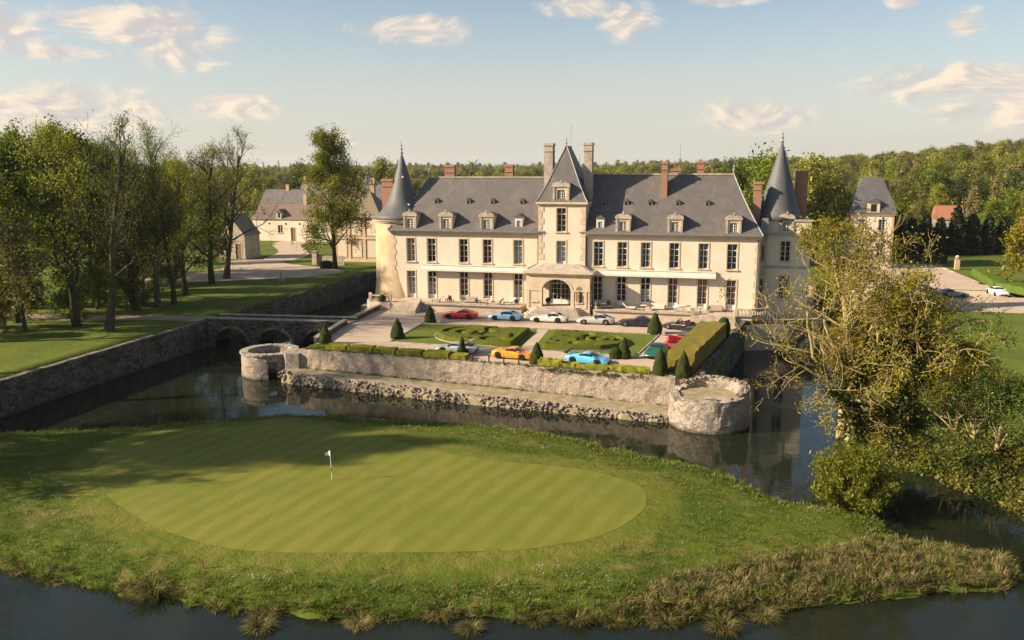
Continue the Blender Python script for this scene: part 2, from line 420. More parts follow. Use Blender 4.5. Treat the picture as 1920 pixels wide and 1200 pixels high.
def brick(name, a, b, mo):
    m, n, p, oc = newmat(name)
    sp = n.add('SeparateXYZ'); n.l.new(oc, sp.inputs[0])
    cb = n.add('CombineXYZ', i={0: n.math('ADD', sp.outputs[0], sp.outputs[1]), 1: sp.outputs[2], 2: 0.0})
    br = n.add('TexBrick', i={'Color1': c4(a), 'Color2': c4(b), 'Mortar': c4(mo), 'Scale': 1.0, 'Mortar Size': 0.012, 'Brick Width': 0.24, 'Row Height': 0.08})
    n.l.new(cb.outputs[0], br.inputs['Vector'])
    col = n.mix(n.ramp(n.noise(oc, 0.9, 5.0, 0.65), 0.5, 0.75, 0, 0.6), br.outputs[0], tuple(x * 0.55 for x in a))
    n.l.new(col, p.inputs['Base Color']); p.inputs['Roughness'].default_value = 0.9
    bump(n, p, br.outputs[1], -0.4, 0.02)
    return m
MT['brick'] = brick('chimney_brick', (0.36, 0.145, 0.078), (0.28, 0.11, 0.065), (0.34, 0.24, 0.17))
MT['brick_pale'] = brick('pale_brick', (0.50, 0.30, 0.17), (0.44, 0.25, 0.14), (0.50, 0.40, 0.28))
MT['white_paint'] = plain('white_joinery', (0.74, 0.71, 0.66), (0.66, 0.63, 0.58), 2.0, 0.55)
MT['shutter'] = plain('grey_white_panel', (0.60, 0.58, 0.55), (0.52, 0.50, 0.47), 2.0, 0.6)
MT['interior'] = plain('dark_room', (0.035, 0.026, 0.022), (0.02, 0.016, 0.014), 1.0, 0.9)
MT['curtain_white'] = plain('net_curtain', (0.50, 0.50, 0.49), (0.38, 0.38, 0.38), 5.0, 0.95)
MT['curtain_red'] = plain('red_curtain', (0.19, 0.05, 0.035), (0.11, 0.028, 0.02), 6.0, 0.95)
MT['curtain_pink'] = plain('pink_curtain', (0.42, 0.25, 0.20), (0.30, 0.16, 0.13), 6.0, 0.95)
m = bpy.data.materials.new('window_glass'); m.use_nodes = True; n = NT(m.node_tree)
tr = n.add('BsdfTransparent'); gl = n.add('BsdfGlossy', i={'Roughness': 0.04}); lw = n.add('LayerWeight', i={0: 0.35})
mx = n.add('MixShader'); n.l.new(n.math('ADD', n.math('MULTIPLY', lw.outputs[0], 0.5), 0.04), mx.inputs[0]); n.l.new(tr.outputs[0], mx.inputs[1]); n.l.new(gl.outputs[0], mx.inputs[2])
o = n.add('OutputMaterial'); n.l.new(mx.outputs[0], o.inputs[0]); MT['glass'] = m
MT['iron'] = plain('dark_iron', (0.03, 0.03, 0.032), (0.05, 0.045, 0.04), 4.0, 0.5, metal=0.3)
MT['canvas'] = plain('cream_canvas', (0.70, 0.615, 0.50), (0.62, 0.53, 0.42), 1.2, 0.9)
MT['cushion'] = plain('taupe_cushion', (0.42, 0.345, 0.285), (0.33, 0.27, 0.225), 2.0, 0.95)
MT['dark_wicker'] = plain('dark_wicker', (0.10, 0.075, 0.06), (0.16, 0.12, 0.09), 8.0, 0.8)
MT['topiary'] = plain('clipped_yew', (0.022, 0.036, 0.009), (0.045, 0.052, 0.011), 2.2, 0.95, 1.0, 14.0, spec=0.1, bd=0.12)
MT['box_gold'] = plain('golden_box', (0.30, 0.265, 0.028), (0.17, 0.185, 0.022), 1.5, 0.95, 1.0, 14.0, spec=0.1, bd=0.10)
MT['box_green'] = plain('green_box', (0.115, 0.125, 0.015), (0.078, 0.095, 0.013), 1.3, 0.95, 1.0, 14.0, spec=0.1, bd=0.08)
MT['hedge'] = plain('big_hedge', (0.185, 0.180, 0.024), (0.225, 0.150, 0.040), 0.42, 0.95, 1.0, 9.0, spec=0.1, bd=0.12)
MT['hedge_green'] = plain('green_hedge', (0.075, 0.130, 0.018), (0.10, 0.15, 0.02), 0.6, 0.95, 1.0, 9.0, spec=0.1, bd=0.12)
MT['bark'] = plain('bark', (0.10, 0.08, 0.055), (0.055, 0.045, 0.030), 1.5, 0.95, 0.8, 8.0, spec=0.1)
MT['bark_dark'] = plain('ivied_bark', (0.030, 0.033, 0.015), (0.055, 0.050, 0.025), 1.5, 0.95, 0.8, 6.0, spec=0.1)
MT['bark_pale'] = plain('pale_lichened_bark', (0.40, 0.31, 0.15), (0.26, 0.205, 0.095), 1.3, 0.95, 0.6, 8.0, spec=0.1)
MT['leaf_fresh'] = leafmat('fresh_leaf', (0.165, 0.215, 0.017), (0.115, 0.17, 0.016), (0.23, 0.245, 0.025), .48)
MT['leaf_dark'] = leafmat('deep_leaf', (0.085, 0.130, 0.016), (0.060, 0.10, 0.014), (0.13, 0.16, 0.02), .42)
MT['leaf_olive'] = leafmat('olive_leaf', (0.20, 0.185, 0.026), (0.15, 0.155, 0.023), (0.25, 0.19, 0.04), .45)
MT['leaf_gold'] = leafmat('gold_leaf', (0.29, 0.245, 0.015), (0.20, 0.20, 0.015), (0.34, 0.23, 0.02), .45)
MT['leaf_lime'] = leafmat('lime_leaf', (0.24, 0.255, 0.017), (0.175, 0.21, 0.017), (0.31, 0.30, 0.022), .5)
MT['leaf_ivy'] = leafmat('ivy_leaf', (0.030, 0.042, 0.010), (0.055, 0.062, 0.012), (0.10, 0.09, 0.016), 0.15)
MT['leaf_wood_a'] = leafmat('woodland_leaf', (0.25, 0.245, 0.036), (0.18, 0.20, 0.032), (0.31, 0.28, 0.045), 0.45, 0.8)
MT['leaf_wood_b'] = leafmat('woodland_bud', (0.27, 0.23, 0.085), (0.215, 0.19, 0.065), (0.30, 0.25, 0.09), 0.45, 0.6)
MT['leaf_wood_c'] = leafmat('woodland_deep_leaf', (0.115, 0.14, 0.034), (0.085, 0.11, 0.027), None, 0.4, 0.6)
MT['needle'] = leafmat('conifer_needle', (0.018, 0.030, 0.012), (0.028, 0.042, 0.014), None, 0.1, 0.3)
MT['blade'] = leafmat('grass_blade', (0.085, 0.135, 0.012), (0.125, 0.160, 0.016), (0.17, 0.165, 0.03), 0.4, 0.5, 0.02)
MT['reed'] = leafmat('dry_reed', (0.27, 0.205, 0.085), (0.20, 0.165, 0.06), (0.12, 0.15, 0.03), 0.25, 0.5, 0.3)
MT['sedge'] = leafmat('sedge_blade', (0.115, 0.115, 0.025), (0.16, 0.135, 0.04), (0.22, 0.17, 0.07), 0.25, 0.4, 0.3)
MT['tyre'] = plain('tyre_rubber', (0.018, 0.018, 0.018), None, 6.0, 0.8)
MT['rim_dark'] = plain('dark_alloy', (0.05, 0.05, 0.052), None, 6.0, 0.4, metal=0.8)
MT['rim_silver'] = plain('silver_alloy', (0.5, 0.5, 0.5), None, 6.0, 0.35, metal=0.9)
MT['car_glass'] = plain('car_glass', (0.02, 0.025, 0.03), None, 1.0, 0.05, spec=0.7)
MT['trim_black'] = plain('black_trim', (0.015, 0.015, 0.016), None, 3.0, 0.5)
MT['lamp_clear'] = plain('headlamp', (0.55, 0.57, 0.6), None, 3.0, 0.1)
MT['lamp_red'] = plain('tail_lamp', (0.30, 0.012, 0.012), None, 3.0, 0.2)
MT['white'] = plain('white_cloth', (0.75, 0.73, 0.7), (0.68, 0.66, 0.62), 3.0, 0.8)
MT['wood'] = plain('oak_wood', (0.22, 0.14, 0.08), (0.15, 0.095, 0.055), 3.0, 0.8)
MT['red_post'] = plain('red_stake', (0.22, 0.055, 0.025), None, 3.0, 0.7)
MT['bronze'] = plain('weathered_statue', (0.25, 0.17, 0.10), (0.18, 0.12, 0.07), 4.0, 0.8)
# ------------------------------------------------------------------ terrain
WZ = -3.3      # water level
ISLAND = np.array([(-80, 47), (-62.3, 58), (-56, 60.6), (-49.8, 63.1), (-45, 66.6), (-40.5, 69.2), (-36.5, 69.7), (-32.9, 69.6), (-27, 70.3), (-22, 70.6), (-16.5, 69.9), (-11.8, 68.3),
                   (-7.0, 65.7), (-1.6, 64.3), (0.6, 62.6), (2.0, 61.0), (4.0, 58.7), (6.1, 58.9), (8.6, 58.6), (9.9, 56.6), (9.7, 55.2), (12.4, 53.6), (16.1, 54.0), (16.4, 52.0), (15.1, 49.2),
                   (9.6, 47.0), (3.9, 44.4), (-1.5, 41.7), (-6.9, 40.3), (-13.2, 39.0), (-18.1, 37.4), (-24.7, 36.6), (-30.6, 36.5), (-34.8, 36.7), (-41.0, 37.3), (-50, 38.2), (-80, 37.0)], float)
RIGHT = np.array([(13, 152), (12.5, 100), (12.6, 84), (10.4, 77), (10.2, 71), (13.2, 69.3), (15.6, 67.0), (16.4, 65.6), (19.4, 61.9), (26, 57), (40, 48), (62, 30), (75, -120), (900, -120), (900, 152)], float)


def sdf(P, poly):
    """signed distance, positive inside"""
    d = np.full(len(P), 1e9); inside = np.zeros(len(P), bool)
    for a, b in zip(poly, np.roll(poly, -1, 0)):
        e = b - a; q = P - a
        t = np.clip((q @ e) / (e @ e), 0, 1)
        d = np.minimum(d, np.hypot(*(q - t[:, None] * e).T))
        c = ((a[1] > P[:, 1]) != (b[1] > P[:, 1]))
        with np.errstate(divide='ignore', invalid='ignore'):
            xx = (b[0] - a[0]) * (P[:, 1] - a[1]) / (b[1] - a[1]) + a[0]
        inside ^= c & (P[:, 0] < xx)
    return np.where(inside, d, -d)


def cam_xy(P):
    c, s = math.cos(YAW), math.sin(YAW)
    return P[:, 0] * c + P[:, 1] * s, -P[:, 0] * s + P[:, 1] * c


def from_cam(x, y):
    c, s = math.cos(YAW), math.sin(YAW)
    return x * c - y * s, x * s + y * c


def smooth_poly(pts, n=6):
    pts = np.array(pts, float); m = len(pts); out = []
    for i in range(m):
        p0, p1, p2, p3 = pts[i - 1], pts[i], pts[(i + 1) % m], pts[(i + 2) % m]
        for k in range(n):
            t = k / n
            out.append(0.5 * ((2 * p1) + (-p0 + p2) * t + (2 * p0 - 5 * p1 + 4 * p2 - p3) * t * t + (-p0 + 3 * p1 - 3 * p2 + p3) * t ** 3))
    return np.array(out)


GREEN = smooth_poly([(-45.9, 50.5), (-42.3, 47.1), (-37.3, 44.1), (-32.35, 42.2), (-27, 41.6), (-20, 43.1), (-12.5, 45.3), (-9.6, 46.8), (-7.5, 48.5), (-5.9, 51.2), (-5.3, 54.1), (-6.4, 57.6), (-11, 59.6), (-19.4, 59.8), (-26.7, 62.3), (-31.4, 64.0), (-37, 65.0), (-41.8, 63), (-45.2, 60.2), (-47.6, 55.5)], 5)
ctr = GREEN.mean(0)
APRON = ctr + (GREEN - ctr) * 1.085


def island_h(P):
    d = sdf(P, ISLAND)
    jag = (vnoise(np.c_[P * 0.9, np.zeros(len(P))], 3) - 0.5) * 0.9
    d2 = d + jag
    h = np.interp(d2, [-6, -1.5, -0.3, 0.15, 0.8, 3.0, 7.0, 12.0], [-5.6, -4.6, -3.7, -3.25, -2.95, -2.62, -2.38, -2.25])
    return h + (vnoise(np.c_[P * 0.35, np.zeros(len(P))], 5) - 0.5) * 0.18 * sstep(0.5, 3.0, -sdf(P, APRON))


def height(P):
    P = np.asarray(P, float)
    n = len(P)
    x, y = cam_xy(P)
    right = sstep(0.02, 0.50, x / np.maximum(y, 1.0))
    hill = 6.0 * sstep(215, 430, y) * right + 4.5 * sstep(330, 800, y) * (0.1 + 0.9 * right) + 7.0 * sstep(900, 1700, y) + 9.0 * sstep(0.36, 0.64, x / np.maximum(y, 1.0)) * sstep(225, 400, y)
    hill = hill * (0.75 + 0.5 * vnoise(np.c_[P * 0.004, np.zeros(n)], 9))
    land = hill + (vnoise(np.c_[P * 0.05, np.zeros(n)], 1) - 0.5) * 0.25 * sstep(0, 10, -66.5 - P[:, 0])
    r = sdf(P, RIGHT)
    rh = np.interp(r, [-5, -1, 0, 1.5, 5, 11], [-5.6, -4.2, -3.3, -2.4, -0.9, 0.0])
    out = np.full(n, -5.6)
    out = np.maximum(out, island_h(P))
    out = np.where(r > -5, np.maximum(out, rh + np.where(r > 9, hill, 0)), out)
    left = P[:, 0] <= -66.8
    back = P[:, 1] >= 148.3
    out = np.where(left | back, land, out)
    far = (P[:, 1] < -60)
    out = np.where(far, np.maximum(out, -1.0), out)
    return out


def hz(x, y): return float(height(np.array([[x, y]]))[0])


us = np.concatenate([[-3500, -2500, -1800, -1400], np.arange(-1100, -160, 40.), np.arange(-160, -67, 3.1), [-66.82, -66.78], np.arange(-66.2, 24, 0.62), np.arange(24.5, 60, 2.2), np.arange(60, 160, 6.), np.arange(160, 1100, 40.), [1400, 1800, 2500, 3500]])
vs = np.concatenate([[-600, -300, -150, -70, -30, 0, 15], np.arange(22, 34, 2.), np.arange(34, 76, 0.62), np.arange(76, 147, 2.2), [148.27, 148.33], np.arange(150, 240, 5.), np.arange(240, 700, 22.), np.arange(700, 2200, 70.), [2600, 3200, 4200, 6000]])
GU, GV = np.meshgrid(us, vs)
PP = np.c_[GU.ravel(), GV.ravel()]
ZZ = height(PP)
nu, nv = len(us), len(vs)
idx = np.arange(nu * nv).reshape(nv, nu)
FF = np.stack([idx[:-1, :-1], idx[:-1, 1:], idx[1:, 1:], idx[1:, :-1]], -1).reshape(-1, 4)
tag(obj('ground', raw_mesh('ground', np.c_[PP, ZZ], FF, True), MT['lawn']), 'green lawns and fields reaching to the horizon', kind='structure')


def drape(name, poly, mat, dz, step=0.6, label=None, hfun=height):
    """a sheet that follows the terrain inside a polygon; rim cut at the polygon"""
    poly = np.array(poly, float)
    lo, hi = poly.min(0), poly.max(0)
    gx = np.arange(lo[0], hi[0] + step, step); gy = np.arange(lo[1], hi[1] + step, step)
    A, B = np.meshgrid(gx, gy); P = np.c_[A.ravel(), B.ravel()]
    d = sdf(P, poly)
    # pull the vertices just outside onto the outline
    near = (d < 0) & (d > -step * 1.5)
    Q = P.copy()
    for k in np.where(near)[0]:
        best = None
        for a, b in zip(poly, np.roll(poly, -1, 0)):
            e = b - a; t = np.clip(((P[k] - a) @ e) / (e @ e), 0, 1); c = a + t * e; dd = np.hypot(*(P[k] - c))
            if best is None or dd < best[0]: best = (dd, c)
        Q[k] = best[1]
    ok = (d >= 0) | near
    nx, ny = len(gx), len(gy); id_ = np.arange(nx * ny).reshape(ny, nx)
    F = np.stack([id_[:-1, :-1], id_[:-1, 1:], id_[1:, 1:], id_[1:, :-1]], -1).reshape(-1, 4)
    F = F[ok[F].all(1) & (d[F] > -step * 0.75).any(1)]
    used = np.unique(F); mp = np.full(len(P), -1); mp[used] = np.arange(len(used))
    Z = hfun(Q[used]) + dz
    return tag(obj(name, raw_mesh(name, np.c_[Q[used], Z], mp[F], True), mat), label, kind='structure')


# rough grass of the golf island; the mown apron follows the distance to the green
isl = drape('golf_island', ISLAND, MT['rough'], 0.03, 0.62, 'golf island of rough grass ringed by water')
_v = np.zeros(len(isl.data.vertices) * 3, np.float32); isl.data.vertices.foreach_get('co', _v); _v = _v.reshape(-1, 3)
_a = isl.data.attributes.new('apron', 'FLOAT', 'POINT'); _a.data.foreach_set('value', (-sdf(_v[:, :2].astype(float), GREEN)).astype(np.float32))
_n = NT.__new__(NT); _n.t = MT['rough'].node_tree; _n.n = _n.t.nodes; _n.l = _n.t.links
_p = next(q for q in _n.n if q.type == 'BSDF_PRINCIPLED'); _old = _p.inputs['Base Color'].links[0].from_socket
_at = _n.add('Attribute', attribute_name='apron'); _tc = _n.add('TexCoord')
_d = _n.math('ADD', _at.outputs['Fac'], _n.math('MULTIPLY', _n.math('SUBTRACT', _n.noise(_tc.outputs['Object'], 0.5, 4.0, 0.65), 0.5), 3.2))
_ap = _n.mix(_n.ramp(_n.noise(_tc.outputs['Object'], 0.4, 5.0, 0.65, 0.8), 0.4, 0.62), (0.105, 0.132, 0.014), (0.160, 0.150, 0.030))
_p2 = _n.mix(_n.ramp(_d, 1.6, 3.0), _ap, _old); _n.l.new(_p2, _p.inputs['Base Color'])
GV_ = [tuple(ctr)]; GF_ = []; NR = 26; M_ = len(GREEN)
for k in range(1, NR + 1):
    for q in GREEN: GV_.append(tuple(ctr + (q - ctr) * k / NR))
for i in range(M_): GF_.append((0, 1 + i, 1 + (i + 1) % M_))
for k in range(NR - 1):
    for i in range(M_): GF_.append((1 + k * M_ + i, 1 + (k + 1) * M_ + i, 1 + (k + 1) * M_ + (i + 1) % M_, 1 + k * M_ + (i + 1) % M_))
GV_ = np.array(GV_)
tag(obj('putting_green', raw_mesh('putting_green', np.c_[GV_, island_h(GV_) + 0.042], GF_, True), MT['green']), 'striped oval putting green on the golf island', kind='structure')

wm = MB().quad((-66.4, -140, WZ), (75, -140, WZ), (75, 149, WZ), (-66.4, 149, WZ))
tag(obj('moat_water', wm, MT['water']), 'dark still water of the moat and pond', kind='structure')

# gravel court: one solid block of ground carrying the chateau
def fw(u): return 79.05 + (-u) * 0.0735        # outer face of the court's front wall
COURT = [(-45.9, fw(-45.9) + 0.4), (-6.0, fw(-6) + 0.4), (-2.9, 80.6), (1.0, 109), (10.2, 112), (12.0, 149), (-52.5, 149), (-52.5, 112), (-48.6, 110.6), (-47.9, 100), (-47.9, 97.5), (-45.9, 85.5)]
tag(obj('gravel_court', MB().prism(COURT, -5.6, 0.0), MT['gravel']), 'pale gravel court in front of the chateau', kind='structure')
# lawn of the parterre
def flat(name, pts, z, mat, label):
    return tag(obj(name, MB().add([(x, y, z) for x, y in pts], [tuple(range(len(pts)))]), mat), label, kind='structure')
flat('parterre_lawn', [(-38.2, 88.7), (-10.2, 88.0), (-8.9, 100.2), (-38.6, 100.3)], 0.006, MT['lawn2'], 'rectangular lawn of the parterre in the court')
flat('garden_path', [(-22.9, 88.75), (-21.5, 88.72), (-22.2, 100.1), (-23.5, 100.12)], 0.012, MT['gravel'], 'narrow gravel path between the two box parterres')
flat('side_lawn', [(-2.6, 82.5), (-1.9, 82.0), (0.9, 106), (-0.9, 106)], 0.006, MT['lawn2'], 'narrow grass strip between tall hedge and moat wall')
# drives on the left and right
def path(name, pts, mat, label, dz=0.03):
    drape(name, smooth_poly(pts, 4), mat, dz, 1.2, label)
path('village_drive', [(-72, 146.5), (-80, 136), (-92, 128), (-104, 124), (-104, 129), (-99, 137), (-99, 150), (-104, 158), (-97, 163), (-90, 157), (-80, 152.5)], MT['gravel'], 'pale gravel drive leading to the village farm')
path('farm_drive', [(-99, 163), (-92, 162), (-95, 176), (-108, 196), (-104, 208), (-112, 210), (-117, 198), (-104, 178)], MT['gravel'], 'gravel drive curving up to the long farmhouse', 0.05)
path('dirt_path', [(-66.6, 95.0), (-72, 94.6), (-80, 93.0), (-90, 90.5), (-110, 88), (-110, 91.5), (-90, 95), (-80, 97), (-72, 98.2), (-66.6, 98.6)], MT['dirt'], 'bare earth path leading to the stone bridge')
path('car_park', [(16, 133), (24, 127.5), (34, 126.2), (52, 126), (75, 124), (75, 139.5), (48, 141.5), (40.5, 150), (38.5, 170), (37, 182), (27, 184), (19, 176), (17, 150)], MT['gravel'], 'gravel car park beside the chateau')
# ------------------------------------------------------------------ moat walls, bastions, bridge
def rough_wall(name, path2, z0, z1, th, mat, parent=None, step=0.45, amp=0.07, ragged=0.12, seed=1, inner_drop=0.0):
    """masonry wall along a polyline: outer face on the right-hand side of the path, uneven faces and ragged top"""
    pts = []
    for (a, b) in zip(path2[:-1], path2[1:]):
        a, b = np.array(a, float), np.array(b, float); n = max(1, int(np.hypot(*(b - a)) / step))
        for k in range(n): pts.append(a + (b - a) * k / n)
    pts.append(np.array(path2[-1], float)); pts = np.array(pts)
    t = np.gradient(pts, axis=0); t /= np.hypot(t[:, 0], t[:, 1])[:, None] + 1e-9
    nr = np.c_[t[:, 1], -t[:, 0]]
    def zz(z, i): return z if not callable(z) else z(pts[i])
    nz = max(2, int(abs((z1 if not callable(z1) else z1(pts[0])) - (z0 if not callable(z0) else z0(pts[0]))) / step))
    V = []; m = nz + 3
    for i, p in enumerate(pts):
        b0, b1 = zz(z0, i), zz(z1, i)
        for k in range(nz + 1): V.append((p[0], p[1], b0 + (b1 - b0) * k / nz))
        q = p - nr[i] * th
        V.append((q[0], q[1], b1)); V.append((q[0], q[1], b0))
    V = np.array(V)
    nn = np.repeat(nr, m, 0)
    d = (vnoise(V * 1.7, seed) - 0.5) * 2 * amp + (vnoise(V * 0.45, seed + 5) - 0.5) * 2 * amp
    V[:, :2] += nn * d[:, None]
    top = np.zeros(len(V), bool).reshape(-1, m); top[:, nz:nz + 2] = True; top = top.ravel()
    V[top, 2] += ((vnoise(V[top] * 2.3, seed + 8) - 0.6) * 2 * ragged)
    F = []
    for i in range(len(pts) - 1):
        for k in range(m):
            F.append((i * m + k, (i + 1) * m + k, (i + 1) * m + (k + 1) % m, i * m + (k + 1) % m))
    F.append(tuple(range(m))); F.append(tuple(range((len(pts) - 1) * m + m - 1, (len(pts) - 1) * m - 1, -1)))
    off = np.array(wloc(parent)) if parent is not None else 0
    return obj(name, raw_mesh(name, V - off, F), mat, parent)


def copings(parent, path2, z, w, l=0.9, h=0.14, mat='coping', gap=0.03, seed=3, name='coping_stone'):
    rr = random.Random(seed)
    for a, b in zip(path2[:-1], path2[1:]):
        a, b = Vector((*a, 0)), Vector((*b, 0)); d = (b - a); L = d.length; d.normalize(); nrm = Vector((d.y, -d.x, 0))
        n = max(1, round(L / l)); s = L / n
        for k in range(n):
            p0 = a + d * (k * s + gap / 2); p1 = a + d * ((k + 1) * s - gap / 2)
            w2 = w / 2 * rr.uniform(0.95, 1.08); zt = z + h * rr.uniform(0.85, 1.2); tl = rr.uniform(-.015, .015)
            P = [p0 - nrm * w2, p1 - nrm * w2, p1 + nrm * w2, p0 + nrm * w2]
            P = [(p.x, p.y) for p in P]
            obj(name, MB().prism(P, z - 0.02, [zt + tl, zt - tl, zt - tl, zt + tl]), MT[mat], parent)


# front wall of the court
fwl = thing('court_wall', 'long pale rubble stone wall below the front hedge, rising from the moat', 'wall', (-26, 81, -3.3))
rough_wall('masonry', [(-46.4, fw(-46.4)), (-5.4, fw(-5.4))], -5.0, 0.12, 0.55, MT['wall_stone'], fwl, 0.4, 0.09, 0.14, 2)
# ledge in front of it and the rubble bank
LEDGE = [(-47.6, 80.6), (-45.1, 80.05), (-36, 78.8), (-23.8, 77.3), (-13.2, 76.5), (-5.2, 75.9)]
def lz(u): return float(np.interp(u, [-47, -24, -5], [-2.0, -2.3, -2.68]))
rb = thing('rubble_bank', 'low bank of loose rubble stones with an earth ledge under the court wall', 'bank', (-26, 78, -3.3))
P = LEDGE + [(-5.2, fw(-5.2) + 0.1), (-24, fw(-24) + 0.1), (-47.6, fw(-47.6) + 0.1)]
V = []; F = []
xs = np.arange(-47.6, -5.1, 0.5)
for i, x in enumerate(xs):
    e = float(np.interp(x, [q[0] for q in LEDGE], [q[1] for q in LEDGE])) + 0.35 * (vnoise(np.array([[x * 1.1, 0, 0]]), 4)[0] - 0.5)
    b = fw(x) + 0.15
    for k in range(6):
        t = k / 5; V.append((x, e + (b - e) * t, lz(x) + 0.10 * (vnoise(np.array([[x * 1.3, t * 3, 7]]), 2)[0] - 0.5) - (0.25 if k == 0 else 0)))
    V.append((x, e - 0.22, WZ - 0.6))
m = 7
for i in range(len(xs) - 1):
    for k in range(5): F.append((i * m + k, (i + 1) * m + k, (i + 1) * m + k + 1, i * m + k + 1))
    F.append((i * m + 6, (i + 1) * m + 6, (i + 1) * m, i * m))
obj('ledge', MB().add(V, F), MT['ledge'], rb, True)


def stone_shape(seed):
    rr = np.random.default_rng(seed)
    V = np.array([(x, y, z) for x in (-1, 1) for y in (-1, 1) for z in (-1, 1)], float) * 0.62
    V = np.vstack([V, [(1, 0, 0), (-1, 0, 0), (0, 1, 0), (0, -1, 0), (0, 0, 1), (0, 0, -1)]]) * (1 + rr.uniform(-.25, .25, (14, 1)))
    F = []
    for ax, c in ((0, 8), (0, 9), (1, 10), (1, 11), (2, 12), (2, 13)):
        s = 1 if c % 2 == 0 else -1
        f = [i for i in range(8) if V[i][ax] * s > 0]
        cen = V[f].mean(0); o = [(ax + 1) % 3, (ax + 2) % 3]
        f.sort(key=lambda i: math.atan2(V[i][o[1]] - cen[o[1]], V[i][o[0]] - cen[o[0]]) * s)
        for k in range(4): F.append((c, f[k], f[(k + 1) % 4]))
    return V, np.array(F)


STONES = [stone_shape(k) for k in range(6)]
def stones(positions, sizes, seed=0):
    rr = np.random.default_rng(seed); Vs = []; Fs = []; b = 0
    for p, s in zip(positions, sizes):
        V, F = STONES[rr.integers(6)]
        a = rr.uniform(0, 6.28); c, sn = math.cos(a), math.sin(a)
        W_ = V * np.array([s * rr.uniform(.8, 1.4), s, s * rr.uniform(.55, .8)])
        W_ = np.c_[W_[:, 0] * c - W_[:, 1] * sn, W_[:, 0] * sn + W_[:, 1] * c, W_[:, 2]] + p
        Vs.append(W_); Fs.append(F + b); b += len(V)
    return np.vstack(Vs), np.vstack(Fs)


rough_wall('bank_face', [(a, b + .06) for a, b in LEDGE], -4.2, lambda q: lz(q[0]) + .02, .4, MT['bast_stone'], rb, .25, .10, .10, 45)
pos = []; siz = []
for k in range(1300):
    x = RNG.uniform(-47.8, -5.2); e = float(np.interp(x, [q[0] for q in LEDGE], [q[1] for q in LEDGE]))
    t = RNG.uniform(0, 1) ** 0.8
    z = lz(x) + 0.06 - t * (lz(x) + 0.06 - (WZ - 0.1))
    pos.append((x, e + 0.06 - 0.16 * t + RNG.normal(0, .05), z)); siz.append(RNG.uniform(0.05, 0.17) * (1.0 if RNG.random() < .85 else 1.6))
Vs, Fs = stones(np.array(pos), siz, 1)
tag(obj('rubble', raw_mesh('rubble', Vs - np.array(rb.location), Fs), MT['rubble'], rb), kind='stuff')

# bastions
def ring_wall(name, c, r0, r1, z0, z1, mat, parent, n=72, amp=0.06, rag=0.12, a0=0.0, a1=2 * math.pi, zf=None, seed=1):
    full = abs(a1 - a0 - 2 * math.pi) < 1e-6
    nz = 10; V = []; m = 2 * (nz + 1)
    k2 = n if full else n + 1
    for k in range(k2):
        a = a0 + (a1 - a0) * k / n; zt = z1 + (zf(a) if zf else 0)
        for j in range(nz + 1):
            z = z0 + (zt - z0) * j / nz; rr = r1 + 0.10 * (1 - j / nz); V.append((c[0] + rr * math.cos(a), c[1] + rr * math.sin(a), z))
        for j in range(nz, -1, -1):
            z = z0 + (zt - z0) * j / nz; V.append((c[0] + r0 * math.cos(a), c[1] + r0 * math.sin(a), z))
    V = np.array(V); d = (vnoise(V * 1.9, seed) - 0.5) * 2 * amp + (vnoise(V * 0.6, seed + 3) - .5) * amp
    rad = V[:, :2] - np.array(c); rad /= np.hypot(rad[:, 0], rad[:, 1])[:, None]
    V[:, :2] += rad * d[:, None]
    V = V.reshape(k2, m, 3); V[:, nz:nz + 2, 2] += ((vnoise(V[:, nz, :] * 2.2, seed + 9) - .5) * 2 * rag)[:, None]; V = V.reshape(-1, 3)
    F = []
    for k in range(n):
        q = (k + 1) % k2
        for j in range(m): F.append((k * m + j, q * m + j, q * m + (j + 1) % m, k * m + (j + 1) % m))
    if not full: F.append(tuple(range(m))); F.append(tuple(range(n * m + m - 1, n * m - 1, -1)))
    return obj(name, raw_mesh(name, V - np.array(wloc(parent)), F), mat, parent)


BL = (-50.9, 84.0)
bl = thing('round_bastion', 'round stone bastion with complete rim and a doorway, beside the bridge', 'bastion', (BL[0], BL[1], WZ))
da = math.atan2(-2.55, 1.8)        # doorway on the front right
ring_wall('masonry', BL, 2.45, 3.1, -4.6, -0.62, MT['bast_stone'], bl, 66, 0.06, 0.05, da + 0.17, da - 0.17 + 2 * math.pi, None, 4)
ring_wall('lintel', BL, 2.46, 3.12, -1.35, -0.62, MT['bast_stone'], bl, 6, 0.02, 0.03, da - 0.19, da + 0.19, None, 6)
obj('floor', MB().lathe([(2.5, 0.0), (2.5, 0.3)], 32, (BL[0], BL[1], -2.7)), MT['dark_stone'], bl)
nst = 22
for k in range(nst):
    a0, a1 = 2 * math.pi * k / nst + 0.02, 2 * math.pi * (k + 1) / nst - 0.02
    mb = MB(); P = [(BL[0] + r * math.cos(a), BL[1] + r * math.sin(a)) for r, a in ((2.36, a0), (3.24, a0), (3.26, (a0 + a1) / 2), (3.24, a1), (2.36, a1), (2.36, (a0 + a1) / 2))]
    obj('coping_stone', mb.prism(P, -0.68, -0.50 + rnd.uniform(-.03, .03)), MT['coping'], bl)
obj('buttress', MB().prism([(-48.9, 82.9), (-47.6, 81.7), (-46.2, 82.0), (-46.2, 83.4), (-47.8, 84.4)], -3.6, -0.35), MT['bast_stone'], bl)

